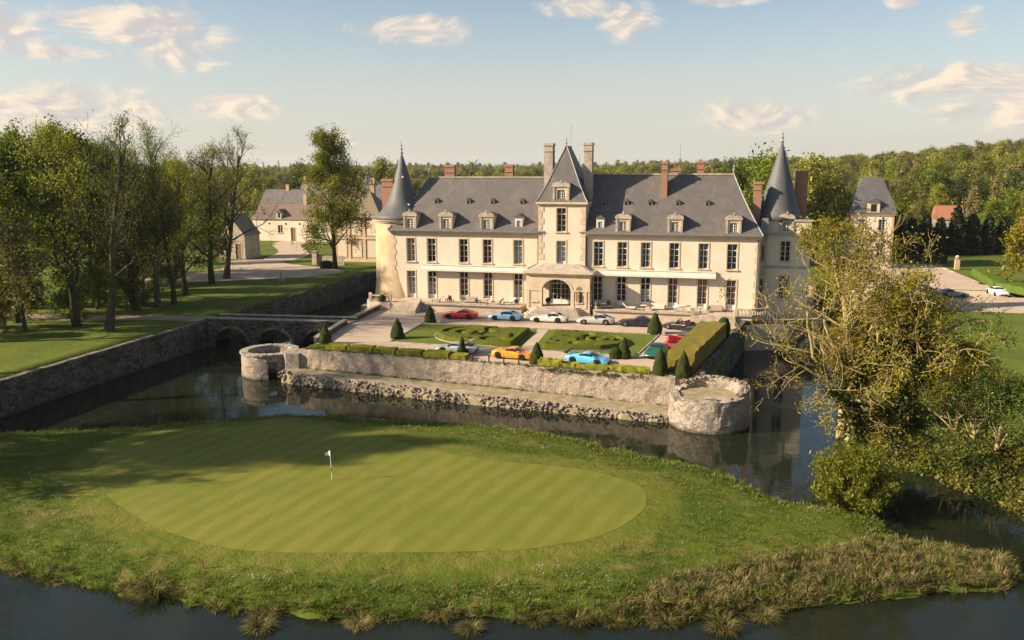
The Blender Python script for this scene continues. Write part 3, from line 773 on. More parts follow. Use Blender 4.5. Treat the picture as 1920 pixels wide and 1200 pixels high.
BR = (-2.15, 77.0)
br = thing('round_bastion', 'broken round stone bastion with ragged rim at the end of the court wall', 'bastion', (BR[0], BR[1], WZ))
ring_wall('masonry', BR, 2.75, 3.55, -4.6, -0.15, MT['bast_stone'], br, 76, 0.10, 0.20, 0, 2 * math.pi, lambda a: -0.35 + 0.75 * sstep(-0.2, 0.9, math.cos(a - 0.9)) - 0.35 * math.exp(-((a - 3.9) / .35) ** 2), 14)
obj('floor', MB().lathe([(2.85, 0.0), (2.85, 0.3)], 32, (BR[0], BR[1], -1.0)), MT['ledge'], br)
pos = [(BR[0] + r * math.cos(a), BR[1] + r * math.sin(a), 0.0 - 0.15 + 0.42 * float(sstep(-0.2, .9, math.cos(a - .9)))) for r, a in zip(RNG.uniform(2.8, 3.5, 150), RNG.uniform(-0.6, 2.6, 150))]
Vs, Fs = stones(np.array(pos), RNG.uniform(.10, .2, 150), 5)
tag(obj('loose_stones', raw_mesh('loose_stones', Vs - np.array(br.location), Fs), MT['rubble'], br), kind='stuff')
obj('fallen_slab', MB().prism([(-2.9, 74.6), (-0.2, 74.5), (-0.1, 75.0), (-2.8, 75.2)], -0.42, -0.28), MT['coping'], br)

# other moat walls
lw_ = thing('moat_wall', 'long dark mossy moat wall below the left lawn', 'wall', (-66.5, 100, WZ))
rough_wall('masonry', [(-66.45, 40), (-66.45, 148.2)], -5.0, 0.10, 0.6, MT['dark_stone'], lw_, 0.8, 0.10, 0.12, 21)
copings(lw_, [(-66.75, 58), (-66.75, 93.5)], 0.08, 0.55, 1.25, 0.12, 'coping_dark', 0.05, 5)
ew = thing('moat_wall', 'grey moat end wall running up to the round corner tower', 'wall', (-60, 148, WZ))
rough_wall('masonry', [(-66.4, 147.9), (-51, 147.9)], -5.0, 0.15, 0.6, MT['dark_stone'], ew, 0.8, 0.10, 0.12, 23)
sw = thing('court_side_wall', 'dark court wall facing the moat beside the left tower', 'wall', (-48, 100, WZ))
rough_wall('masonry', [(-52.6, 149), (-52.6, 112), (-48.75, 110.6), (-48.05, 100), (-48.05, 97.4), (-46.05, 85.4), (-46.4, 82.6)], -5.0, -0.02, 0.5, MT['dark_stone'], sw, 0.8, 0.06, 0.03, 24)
rw = thing('court_side_wall', 'weathered stone wall between the tall hedge and the shaded right moat', 'wall', (0, 95, WZ))
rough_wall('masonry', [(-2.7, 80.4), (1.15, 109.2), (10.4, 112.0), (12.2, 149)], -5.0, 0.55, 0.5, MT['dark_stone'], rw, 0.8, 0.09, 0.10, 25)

# court parapets either side of the bridge
for pts, lab in (([(-48.45, 110.0), (-47.75, 100.4)], 'low stone parapet between the left terrace steps and the bridge'),
                 ([(-47.75, 97.3), (-46.0, 86.2)], 'low stone parapet from the bridge towards the round bastion')):
    pp = thing('court_parapet', lab, 'parapet', (pts[0][0], pts[0][1], 0))
    rough_wall('masonry', pts[::-1], -0.05, 0.62, 0.42, MT['dark_stone'], pp, 0.4, 0.04, 0.03, 30)
    c = [(p[0] - 0.21, p[1]) for p in pts]
    copings(pp, c, 0.6, 0.56, 0.8, 0.13, 'coping', 0.03, 8)

# bridge
bd = thing('stone_bridge', 'narrow old stone bridge with three arches over the left moat', 'bridge', (-57, 96.6, WZ))
BX0, BX1 = -66.6, -47.6
def by(x): return 95.0 + (x + 66.6) * 0.10
def arch_side(yo, name):
    mb = MB()
    arches = [(-63.2, 2.3), (-57.2, 2.3), (-51.2, 2.3)]
    xs = sorted(set(list(np.linspace(BX0, BX1, 20)) + [c + r * math.cos(t) for c, r in arches for t in np.linspace(0, math.pi, 17)]))
    def zb(x):
        for c, r in arches:
            if abs(x - c) < r - 1e-6: return -2.55 + 1.75 * math.sqrt(max(0, 1 - ((x - c) / r) ** 2))
        return -4.8
    for a, b in zip(xs[:-1], xs[1:]):
        mid = (a + b) / 2; za, zb_ = zb(a), zb(b)
        if zb(mid) <= -4.79: za = zb_ = -4.8
        else:
            if za < -4.7: za = -2.55
            if zb_ < -4.7: zb_ = -2.55
        mb.quad((a, by(a) + yo, za), (b, by(b) + yo, zb_), (b, by(b) + yo, 0.15), (a, by(a) + yo, 0.15))
        if zb(mid) > -4.7 and yo == 0:
            mb.quad((a, by(a), za), (a, by(a) + 3.4, za), (b, by(b) + 3.4, zb_), (b, by(b), zb_))
    for c, r in arches:
        for e in (c - r, c + r):
            mb.quad((e, by(e), -4.8), (e, by(e) + 3.4, -4.8), (e, by(e) + 3.4, -2.55), (e, by(e), -2.55))
    return obj(name, mb, MT['dark_stone'], bd)
arch_side(0.0, 'arch_wall'); arch_side(3.4, 'arch_wall')
obj('deck', MB().prism([(BX0, by(BX0)), (BX1, by(BX1)), (BX1, by(BX1) + 3.4), (BX0, by(BX0) + 3.4)], 0.05, 0.16), MT['dirt'], bd)
for c, r in ((-63.2, 2.3), (-57.2, 2.3), (-51.2, 2.3)):
    for k in range(13):
        t0, t1 = math.pi * k / 13 + .02, math.pi * (k + 1) / 13 - .02
        P = [(c + q * math.cos(t), -2.55 + q * .76 * math.sin(t)) for q, t in ((r, t0), (r + .42, t0), (r + .42, t1), (r, t1))]
        yy = by(c) + 0.1; obj('voussoir', MB().prism_y([P[3], P[2], P[1], P[0]], yy - 0.27 , yy - 0.02), MT['coping_dark'], bd)
for yo in (0.15, 3.2):
    mb = MB()
    mb.prism([(BX0, by(BX0) + yo - .17), (BX1, by(BX1) + yo - .17), (BX1, by(BX1) + yo + .17), (BX0, by(BX0) + yo + .17)], 0.1, 0.42)
    obj('parapet', mb, MT['dark_stone'], bd)
    copings(bd, [(BX0, by(BX0) + yo), (BX1, by(BX1) + yo)], 0.41, 0.46, 1.3, 0.12, 'coping', 0.03, 12 if yo < 1 else 13)
for k, x in enumerate((-60.2, -54.2)):
    obj('cutwater', MB().prism([(x - .75, by(x) + .05), (x, by(x) - .9), (x + .75, by(x) + .05)], -4.8, -0.35), MT['dark_stone'], bd)
# ------------------------------------------------------------------ chateau
FV = 113.0
ch = thing('chateau', 'cream chateau with slate roofs, round corner towers and a tall central pavilion', 'chateau', (-22.75, 113, 0))


def holed_wall(mb, x0, x1, z0, z1, y, holes):
    xs = sorted({x0, x1} | {h[0] for h in holes} | {h[1] for h in holes}); zs = sorted({z0, z1} | {h[2] for h in holes} | {h[3] for h in holes})
    for a, b in zip(xs[:-1], xs[1:]):
        for c, d in zip(zs[:-1], zs[1:]):
            mx, mz = (a + b) / 2, (c + d) / 2
            if any(h[0] < mx < h[1] and h[2] < mz < h[3] for h in holes): continue
            mb.quad((a, y, c), (b, y, c), (b, y, d), (a, y, d))
    return mb


# --- window kit (local coordinates: origin bottom centre on the wall face, room towards +y)
WCACHE = {}
def rev_box(w, h, d, t, proud, arch=False):
    """stone surround and reveals"""
    mb = MB(); x = w / 2
    mb.quad((-x, 0, 0), (-x, d, 0), (-x, d, h), (-x, 0, h)); mb.quad((x, 0, 0), (x, 0, h), (x, d, h), (x, d, 0))
    mb.quad((-x, 0, h), (-x, d, h), (x, d, h), (x, 0, h)); mb.quad((-x, 0, 0), (x, 0, 0), (x, d, 0), (-x, d, 0))
    if t:
        mb.box(-x - t, -x, -proud, 0.03, 0, h + t); mb.box(x, x + t, -proud, 0.03, 0, h + t); mb.box(-x, x, -proud, 0.03, h, h + t)
    return mb


def frame_mesh(w, h, cols, rows, transom=None, panel=0.0, arch=False):
    mb = MB(); x = w / 2; f = 0.065; y0, y1 = -0.03, 0.05
    mb.box(-x, -x + f, y0, y1, 0, h); mb.box(x - f, x, y0, y1, 0, h); mb.box(-x + f, x - f, y0, y1, h - f, h); mb.box(-x + f, x - f, y0, y1, 0, f)
    mb.box(-0.05, 0.05, y0 - .01, y1 + .005, f, h - f)
    if panel: mb.box(-x + f, x - f, y0 + .015, y1 - .005, f, panel)
    zz = np.linspace(max(panel, f), h - f, rows + 1)
    for k in range(1, rows):
        t = 0.055 if transom == k else 0.020
        mb.box(-x + f, x - f, y0 + .004, y1 - .004, zz[k] - t, zz[k] + t)
    if cols > 2:
        for k in range(1, cols):
            if k * 2 == cols: continue
            xx = -x + w * k / cols; mb.box(xx - .018, xx + .018, y0 + .006, y1 - .006, max(panel, f), h - f)
    if arch:
        pts = [(-x, h * 0.62)] + [(-x * math.cos(t), h * .62 + h * .38 * math.sin(t)) for t in np.linspace(0, math.pi / 2, 6)]
        for s in (-1, 1):
            P = [(p[0] * -s, p[1]) for p in pts] + [(x * s, h)] if False else [(-s * abs(p[0]), p[1]) for p in pts] + [(-s * x, h)]
            n_ = len(P)
            for k in range(1, n_ - 2): mb.quad((P[-1][0], y0 - .02, P[-1][1]), (P[k][0], y0 - .02, P[k][1]), (P[k + 1][0], y0 - .02, P[k + 1][1]))
    return mb


def window(parent, x, y, z, w, h, rows=4, cols=2, transom=None, panel=0.0, t=0.16, depth=0.32, curtain=None, sill=True, label=None, arch=False, shutter=False, matr='trim'):
    key = (w, h, rows, cols, transom, panel, t, depth, arch)
    if key not in WCACHE:
        sr = raw_mesh('window', np.array(rev_box(w, h, depth, t, 0.05).v), rev_box(w, h, depth, t, 0.05).f)
        fm = frame_mesh(w, h, cols, rows, transom, panel, arch); fr = raw_mesh('frame', np.array(fm.v), fm.f)
        gm = MB().quad((-w / 2 + .06, 0, max(panel, .06)), (w / 2 - .06, 0, max(panel, .06)), (w / 2 - .06, 0, h - .06), (-w / 2 + .06, 0, h - .06)); g = raw_mesh('pane', np.array(gm.v), gm.f)
        im = MB().quad((-w / 2 - .3, 0.8, 0), (w / 2 + .3, 0.8, 0), (w / 2 + .3, 0.8, h), (-w / 2 - .3, 0.8, h))
        im.quad((-w / 2, 0.03, 0), (-w / 2 - .3, .8, 0), (-w / 2 - .3, .8, h), (-w / 2, 0.03, h)); im.quad((w / 2, 0.03, 0), (w / 2, 0.03, h), (w / 2 + .3, .8, h), (w / 2 + .3, .8, 0))
        im.quad((-w / 2, .03, h), (-w / 2 - .3, .8, h), (w / 2 + .3, .8, h), (w / 2, .03, h)); im.quad((-w / 2, .03, 0), (w / 2, .03, 0), (w / 2 + .3, .8, 0), (-w / 2 - .3, .8, 0))
        it = raw_mesh('interior', np.array(im.v), im.f)
        sm = MB().box(-w / 2 - t - .08, w / 2 + t + .08, -.16, .02, -.16, 0.0); si = raw_mesh('sill', np.array(sm.v), sm.f)
        sr.materials.append(MT[matr]); fr.materials.append(MT['white_paint']); g.materials.append(MT['glass']); it.materials.append(MT['interior']); si.materials.append(MT[matr])
        WCACHE[key] = (sr, fr, g, it, si)
    sr, fr, g, it, si = WCACHE[key]
    off = wloc(parent)
    wd = obj('window', sr, None, parent, loc=Vector((x, y, z)) - off)
    if label: wd['label'] = label
    obj('frame', fr, None, wd, loc=(0, depth, 0)); obj('pane', g, None, wd, loc=(0, depth + 0.02, 0)); obj('interior', it, None, wd, loc=(0, depth + .03, 0))
    if sill: obj('sill', si, None, wd)
    if curtain:
        cm, a, b, split = curtain
        key2 = ('c', w, h, curtain)
        if key2 not in WCACHE:
            mb = MB(); zb = h * a; zt = h * b
            spans = [(-w / 2, w / 2)] if not split else [(-w / 2, -w / 2 * split), (w / 2 * split, w / 2)]
            for (p, q) in spans:
                n_ = max(6, int((q - p) / .07))
                for k in range(n_):
                    xa, xb = p + (q - p) * k / n_, p + (q - p) * (k + 1) / n_
                    mb.quad((xa, .1 + .05 * (k % 2), zb), (xb, .1 + .05 * ((k + 1) % 2), zb), (xb, .1 + .05 * ((k + 1) % 2), zt), (xa, .1 + .05 * (k % 2), zt))
            me = raw_mesh('curtain', np.array(mb.v), mb.f); me.materials.append(MT[cm]); WCACHE[key2] = me
        obj('curtain', WCACHE[key2], None, wd, loc=(0, depth, 0))
    if shutter:
        key3 = ('s', w, h)
        if key3 not in WCACHE:
            mb = MB().box(-w / 2 + .01, -w / 2 + .06, 0.0, depth - .03, 0.05, h - .05); me = raw_mesh('shutter', np.array(mb.v), mb.f); me.materials.append(MT['shutter']); WCACHE[key3] = me
        obj('shutter', WCACHE[key3], None, wd)
    return wd


WW = 1.22
UP = [(-45.1, None), (-42.0, None), (-37.25, None), (-33.8, ('curtain_red', 0, .98, 0)), (-29.4, ('curtain_white', 0, .98, 0)),
      (-18.3, None), (-15.1, None), (-12.0, ('curtain_white', 0, .98, .55)), (-8.3, None), (-4.55, ('curtain_white', 0, .98, .6)), (-0.95, None)]
LO = [(-45.15, ('curtain_white', .2, .62, 0)), (-42.0, ('curtain_white', .2, .62, 0)), (-37.27, ('curtain_red', .2, .98, .4)), (-33.75, ('curtain_red', .2, .98, 0)), (-29.4, ('curtain_white', .2, .6, 0)),
      (-18.35, None), (-15.15, None), (-11.95, ('curtain_white', .2, .6, 0)), (-8.35, ('curtain_pink', .2, .98, .35)), (-4.55, ('curtain_pink', .2, .98, .3)), (-0.9, ('curtain_pink', .2, .98, .3))]
UZ0, UZ1, LZ0, LZ1 = 6.45, 9.72, 1.2, 5.06
mb = MB()
holes = [(x - WW / 2, x + WW / 2, UZ0, UZ1) for x, _ in UP] + [(x - WW / 2, x + WW / 2, LZ0 + .001, LZ1) for x, _ in LO]
holed_wall(mb, -47.9, -26.35, 0.0, 10.7, FV, [h for h in holes if h[1] < -26]); holed_wall(mb, -20.05, 2.4, 0.0, 10.7, FV, [h for h in holes if h[0] > -21])
mb.quad((-47.9, FV, 0), (-47.9, FV, 10.7), (-47.9, 125, 10.7), (-47.9, 125, 0)); mb.quad((2.4, FV, 0), (2.4, 125, 0), (2.4, 125, 10.7), (2.4, FV, 10.7))
mb.quad((-47.9, 125, 0), (-47.9, 125, 10.7), (2.4, 125, 10.7), (2.4, 125, 0))
obj('wall', mb, MT['render'], ch)
for (x, c) in UP: window(ch, x, FV, UZ0, WW, UZ1 - UZ0, 4, 2, 3, 0, .17, .34, c, shutter=True)
for (x, c) in LO: window(ch, x, FV, LZ0, WW, LZ1 - LZ0, 4, 2, 3, .62, .17, .34, c, sill=False, shutter=x < -36)
# plinth, cornice, string course, quoins
pl = MB().box(-48.0, -27.4, 112.9, 113.02, 0.0, 1.18).box(-18.9, 2.5, 112.9, 113.02, 0.0, 1.18); obj('plinth', pl, MT['trim'], ch)
for a, b in ((-48.15, -26.45), (-19.95, 2.65)):
    mb = MB().box(a, b, 112.72, 113.03, 10.35, 10.62).box(a - .12, b + .12, 112.48, 113.03, 10.62, 10.86)
    obj('cornice', mb, MT['trim'], ch)
    obj('gutter', MB().box(a - .1, b + .1, 112.32, 112.5, 10.80, 10.92), MT['lead'], ch)
for x0, x1 in ((-48.02, -47.3), (1.8, 2.52)):
    for k in range(12):
        w_ = 0.72 if k % 2 == 0 else 0.5
        a, b = (x0, x0 + w_) if x0 < -20 else (x1 - w_, x1)
        obj('quoin', MB().box(a, b, 112.955, 113.02, 1.2 + k * .765, 1.2 + k * .765 + .735), MT['trim'], ch)
# wing roofs: hipped slate
def wing_roof(x0, x1, hip_left, hip_right, zr):
    y0, y1, yr, ze = 112.42, 125.6, 119.0, 10.88
    rx0 = x0 + (4.0 if hip_left else 0); rx1 = x1 - (4.0 if hip_right else 0)
    n_ = 26; mb = MB()
    def row(t):    # slight sprocket kick at the eaves
        k = t - 0.06 * math.sin(t * math.pi) * (1 - t)
        return k
    # front and back slopes subdivided so that the slates can sag a little
    for side in (0, 1):
        ya = y0 if side == 0 else y1
        for i in range(10):
            t0, t1 = i / 10, (i + 1) / 10
            P = []
            for t in (t0, t1):
                xa, xb = x0 + (rx0 - x0) * t, x1 + (rx1 - x1) * t
                yy = ya + (yr - ya) * t; z = ze + (zr - ze) * (t - .05 * math.sin(math.pi * t))
                P.append([(xa + (xb - xa) * k / n_, yy, z) for k in range(n_ + 1)])
            for k in range(n_):
                q = (P[0][k], P[0][k + 1], P[1][k + 1], P[1][k]); mb.quad(*(q if side == 0 else q[::-1]))
    if hip_left: 
        for i in range(10):
            t0, t1 = i / 10, (i + 1) / 10; z = lambda t: ze + (zr - ze) * (t - .05 * math.sin(math.pi * t))
            mb.quad((x0 + 4 * t0, y1 + (yr - y1) * t0, z(t0)), (x0 + 4 * t0, y0 + (yr - y0) * t0, z(t0)), (x0 + 4 * t1, y0 + (yr - y0) * t1, z(t1)), (x0 + 4 * t1, y1 + (yr - y1) * t1, z(t1)))
    if hip_right:
        for i in range(10):
            t0, t1 = i / 10, (i + 1) / 10; z = lambda t: ze + (zr - ze) * (t - .05 * math.sin(math.pi * t))
            mb.quad((x1 - 4 * t0, y0 + (yr - y0) * t0, z(t0)), (x1 - 4 * t0, y1 + (yr - y1) * t0, z(t0)), (x1 - 4 * t1, y1 + (yr - y1) * t1, z(t1)), (x1 - 4 * t1, y0 + (yr - y0) * t1, z(t1)))
    r = obj('roof', mb, MT['slate'], ch)
    obj('ridge_cap', MB().prism_y([(rx0 - .1, zr - .08), (rx1 + .1, zr - .08), (rx1 + .1, zr + .12), (rx0 - .1, zr + .12)], yr - .16, yr + .16), MT['trim_grey'], r)
    for (ex, rx, on) in ((x0, rx0, hip_left), (x1, rx1, hip_right)):
        if on: obj('hip_cap', MB().tube([(ex + (rx - ex) * t, y0 + (yr - y0) * t, ze + .03 + (zr - ze) * (t - .05 * math.sin(math.pi * t))) for t in np.linspace(0, 1, 9)], .09, 6), MT['lead'], r)
    return r
wing_roof(-48.3, -25.6, True, False, 18.1); wing_roof(-20.8, 2.8, False, True, 18.5)
def rz_at(v, zr=18.3):       # height of the front slope at depth v
    t = (v - 112.42) / (119 - 112.42); return 10.88 + (zr - 10.88) * (t - .05 * math.sin(math.pi * t))
def rv_at(z, zr=18.3):
    lo, hi = 112.42, 119.0
    for _ in range(30):
        mid = (lo + hi) / 2; lo, hi = (mid, hi) if rz_at(mid, zr) < z else (lo, mid)
    return lo


# dormers
def dormer(x, y, z0, w, h, mat='trim', fancy=True, zr=18.3, back=None, arch=True):
    """stone dormer front with pediment, cheeks and a small slate roof"""
    ww, wh = w * .50, h * .60
    mb = MB(); xl, xr = x - w / 2, x + w / 2
    holed_wall(mb, xl, xr, z0, z0 + h, y, [(x - ww / 2, x + ww / 2, z0 + .12, z0 + .12 + wh)])
    yb = (rv_at(z0 + h, zr) + .4) if back is None else back
    mb.quad((xl, y, z0), (xl, y, z0 + h), (xl, yb, z0 + h), (xl, yb, z0)); mb.quad((xr, y, z0), (xr, yb, z0), (xr, yb, z0 + h), (xr, y, z0 + h))
    d = obj('dormer', mb, MT[mat], ch)
    if fancy:
        c = MB(); c.box(xl - .12, xr + .12, y - .16, y + .05, z0 + h * .80, z0 + h * .87)
        for s in (-1, 1): c.box(x + s * (w / 2 - .14) - .13, x + s * (w / 2 - .14) + .13, y - .10, y, z0, z0 + h * .80)
        top = z0 + h * .87
        P = [(xl - .15, top)] + [(x + (w / 2 + .12) * math.cos(t), top + .52 * math.sin(t)) for t in np.linspace(math.pi, 0, 11)] + [(xr + .15, top)]
        c.prism_y(P[::-1], y + .1, y - .14)
        c.prism_y([(x - .16, top + .42), (x + .16, top + .42), (x + .08, top + .82), (x - .08, top + .82)], y - .2, y + .1)
        obj('pediment', c, MT['trim_grey'], d)
        P2 = [(xl - .1, top)] + [(x + (w / 2 + .08) * math.cos(t), top + .46 * math.sin(t)) for t in np.linspace(math.pi, 0, 9)] + [(xr + .1, top)]
        yb2 = (rv_at(top + .5, zr) + .3) if back is None else back
        obj('dormer_roof', MB().prism_y(P2[::-1], yb2, y + .12), MT['slate_blue'], d)
    else:
        top = z0 + h; yb2 = (rv_at(top + .4, zr) + .3) if back is None else back
        obj('dormer_roof', MB().prism_y([(xl - .16, top), (xr + .16, top), (x, top + .42)], y - .16, yb2), MT['slate_blue'], d)
    window(d, x, y, z0 + .12, ww, wh, 4, 4 if arch else 2, None, 0, 0.0, .16, None, sill=False, arch=arch)
    for c in d.children:            # a window in a dormer is a sub-part: lift its own pieces to the same level
        if c.name.startswith('window'):
            for g in list(c.children): g.parent = d; g.location = g.location + c.location
    return d
for x in (-45.0, -39.65, -33.75): dormer(x, 112.75, 10.95, 1.95, 2.35, zr=18.1)
for x in (-15.0, -8.25, -0.9): dormer(x, 112.75, 10.95, 1.95, 2.35, zr=18.5)
dormer(-29.3, 113.1, 11.3, 1.05, 1.55, 'shutter', False, 18.1, arch=False); dormer(-18.1, 113.1, 11.3, 1.05, 1.55, 'shutter', False, 18.5, arch=False)
for x, zr in [(a, 18.1) for a in (-42.2, -37.4, -33.85, -29.6)] + [(a, 18.5) for a in (-18.1, -15.05, -11.85, -8.2, -4.4)]:
    y = rv_at(14.45, zr); mb = MB().box(x - .30, x + .30, y - .05, y + 1.3, 14.35, 14.98)
    sk = obj('roof_hatch', mb, MT['lead'], ch)
    obj('hatch_pane', MB().quad((x - .2, y - .055, 14.45), (x + .2, y - .055, 14.45), (x + .2, y - .055, 14.88), (x - .2, y - .055, 14.88)), MT['car_glass'], sk)
    obj('hatch_roof', MB().prism_y([(x - .38, 14.98), (x + .38, 14.98), (x, 15.25)], y - .12, y + 1.6), MT['slate_blue'], sk)

# --- central pavilion
PX0, PX1, PV = -26.4, -20.0, 112.62
mb = MB(); pc = -23.3
holed_wall(mb, PX0, PX1, 0, 14.75, PV, [(pc - .62, pc + .62, 11.0, 14.15), (pc - .62, pc + .62, 6.25, 9.75), (-24.95, -21.65, 1.2, 4.75)])
mb.quad((PX0, PV, 0), (PX0, PV, 14.75), (PX0, 121, 14.75), (PX0, 121, 0)); mb.quad((PX1, PV, 0), (PX1, 121, 0), (PX1, 121, 14.75), (PX1, PV, 14.75)); mb.quad((PX0, 121, 0), (PX0, 121, 14.75), (PX1, 121, 14.75), (PX1, 121, 0))
pv = obj('pavilion_wall', mb, MT['render'], ch)
window(ch, pc, PV, 11.0, 1.24, 3.15, 4, 2, 3, 0, .17, .34, ('curtain_red', 0, .98, .3), shutter=True)
window(ch, pc, PV, 6.25, 1.24, 3.5, 4, 2, 3, .75, .17, .34, ('curtain_white', .2, .98, .1), shutter=True)
obj('pavilion_cornice', MB().box(PX0 - .12, PX1 + .12, PV - .14, 121.1, 14.42, 14.68).box(PX0 - .32, PX1 + .32, PV - .36, 121.3, 14.68, 14.95), MT['trim'], ch)
for x0, s in ((PX0 - .03, 1), (PX1 + .03, -1)):
    for k in range(9):
        w_ = .75 if k % 2 == 0 else .48; z = 7.2 + k * .8
        obj('quoin', MB().box(min(x0, x0 + s * w_), max(x0, x0 + s * w_), PV - .05, PV + .02, z, z + .74), MT['trim'], ch)
mb = MB(); a = (PX0 - .3, PX1 + .3, PV - .33, 121.3)
prof = [(0, 14.95), (.10, 15.45), (.35, 17.1), (.65, 19.5), (1.0, 22.25)]
tops = (-23.35, -23.15, 115.6, 118.6)
L = [tuple(a[i] + (tops[i] - a[i]) * t for i in range(4)) + (z,) for t, z in prof]
for A, B in zip(L[:-1], L[1:]):
    va = [(A[0], A[2], A[4]), (A[1], A[2], A[4]), (A[1], A[3], A[4]), (A[0], A[3], A[4])]; vb = [(B[0], B[2], B[4]), (B[1], B[2], B[4]), (B[1], B[3], B[4]), (B[0], B[3], B[4])]
    for k in range(4): mb.quad(va[k], va[(k + 1) % 4], vb[(k + 1) % 4], vb[k])
B = L[-1]; mb.quad((B[0], B[2], B[4]), (B[1], B[2], B[4]), (B[1], B[3], B[4]), (B[0], B[3], B[4]))
pr = obj('pavilion_roof', mb, MT['slate'], ch)
for i in (0, 1): obj('hip_cap', MB().tube([(l[i], l[2], l[4] + .02) for l in L], .085, 6), MT['lead'], pr)
obj('ridge_cap', MB().box(-23.4, -23.1, 115.5, 118.7, 22.2, 22.36), MT['lead'], pr)
obj('finial', MB().lathe([(.05, 0), (.06, .3), (.16, .42), (.05, .55), (.04, .8), (.10, .9), (.02, 1.05), (.01, 1.4)], 8, (-23.25, 115.6, 22.3)), MT['lead'], pr)
obj('lightning_rod', MB().tube([(-23.2, 118.5, 22.3), (-23.2, 118.5, 25.2)], .02, 5).box(-23.4, -23.0, 118.48, 118.52, 24.95, 24.98), MT['lead'], pr)
def rz2(z):    # depth of the pavilion's front slope at height z
    zs = [p[1] for p in prof]; t = float(np.interp(z, zs, [p[0] for p in prof])); return a[2] + (tops[2] - a[2]) * t
dormer(pc, 112.5, 14.95, 2.25, 2.5, 'trim', True, 18.3, back=114.6)
# downpipes
for x, pts in ((0, [(-26.55, 112.85, 10.5), (-26.55, 112.85, 6.6), (-27.5, 111.2, 6.1)]), (1, [(-19.85, 112.85, 10.5), (-19.85, 112.85, 6.6), (-18.75, 110.4, 5.9), (-18.6, 110.2, 5.2), (-18.6, 110.6, 1.2)]), (2, [(2.25, 112.85, 10.6), (2.25, 112.85, 1.2)])):
    obj('downpipe', MB().tube(pts, .06, 6), MT['iron'], ch)

# --- portico with arch
QX0, QX1, QV, QT = -27.45, -18.85, 109.9, 5.45
mb = MB(); ax, ar, az0 = -23.35, 1.95, 1.2
zsp = 3.35
xs = [ax - ar * math.cos(t) for t in np.linspace(0, math.pi, 25)]
mb.quad((QX0, QV, 0), (ax - ar, QV, 0), (ax - ar, QV, QT), (QX0, QV, QT)); mb.quad((ax + ar, QV, 0), (QX1, QV, 0), (QX1, QV, QT), (ax + ar, QV, QT))
def az_(x): return zsp + 1.55 * math.sqrt(max(0, 1 - ((x - ax) / ar) ** 2))
for p, q in zip(xs[:-1], xs[1:]):
    mb.quad((p, QV, az_(p)), (q, QV, az_(q)), (q, QV, QT), (p, QV, QT)); mb.quad((p, QV, az_(p)), (p, QV + .8, az_(p)), (q, QV + .8, az_(q)), (q, QV, az_(q)))
for e in (ax - ar, ax + ar): mb.quad((e, QV, 1.2), (e, QV + .8, 1.2), (e, QV + .8, zsp), (e, QV, zsp))
mb.quad((ax - ar, QV, 0), (ax + ar, QV, 0), (ax + ar, QV, 1.2), (ax - ar, QV, 1.2))
# side walls with their own arched openings
for e in (QX0, QX1):
    ys = [QV, QV + .75, QV + 2.05, 112.65]
    mb.quad((e, ys[0], 0), (e, ys[1], 0), (e, ys[1], QT), (e, ys[0], QT)); mb.quad((e, ys[2], 0), (e, ys[3], 0), (e, ys[3], QT), (e, ys[2], QT))
    mb.quad((e, ys[1], 4.3), (e, ys[2], 4.3), (e, ys[2], QT), (e, ys[1], QT)); mb.quad((e, ys[1], 0), (e, ys[2], 0), (e, ys[2], 1.2), (e, ys[1], 1.2))
mb.quad((QX0, QV + .8, 4.95), (QX1, QV + .8, 4.95), (QX1, 112.6, 4.95), (QX0, 112.6, 4.95))
po = obj('portico', mb, MT['trim'], ch)
obj('portico_floor', MB().box(QX0 + .1, QX1 - .1, QV + .02, 112.6, 1.0, 1.21), MT['terrace'], po)
c = MB().box(QX0 - .15, QX1 + .15, QV - .15, 112.6, QT, QT + .22).box(QX0 - .45, QX1 + .45, QV - .45, 112.58, QT + .22, QT + .5)
obj('portico_cornice', c, MT['trim'], po)
for k in range(30):
    x = QX0 + (QX1 - QX0) * (k + .5) / 30; obj('dentil', MB().box(x - .09, x + .09, QV - .32, QV - .1, QT + .03, QT + .2), MT['trim'], po)
obj('portico_roof', MB().frustum((QX0 - .35, QX1 + .35, QV - .35, 112.6), (QX0 + 1.9, QX1 - 1.9, 112.2, 112.62), QT + .5, QT + 1.25), MT['trim_grey'], po)
for k in range(11):
    t0, t1 = math.pi * k / 11 + .015, math.pi * (k + 1) / 11 - .015
    P = [(ax - q * math.cos(t), zsp + q / ar * 1.55 * math.sin(t)) for q, t in ((ar, t0), (ar + .33, t0), (ar + .33, t1), (ar, t1))]
    obj('arch_stone', MB().prism_y(P, QV - .06, QV + .03), MT['trim'], po)
obj('impost', MB().box(QX0 - .05, ax - ar, QV - .09, QV + .02, zsp - .02, zsp + .16).box(ax + ar, QX1 + .05, QV - .09, QV + .02, zsp - .02, zsp + .16), MT['trim'], po)
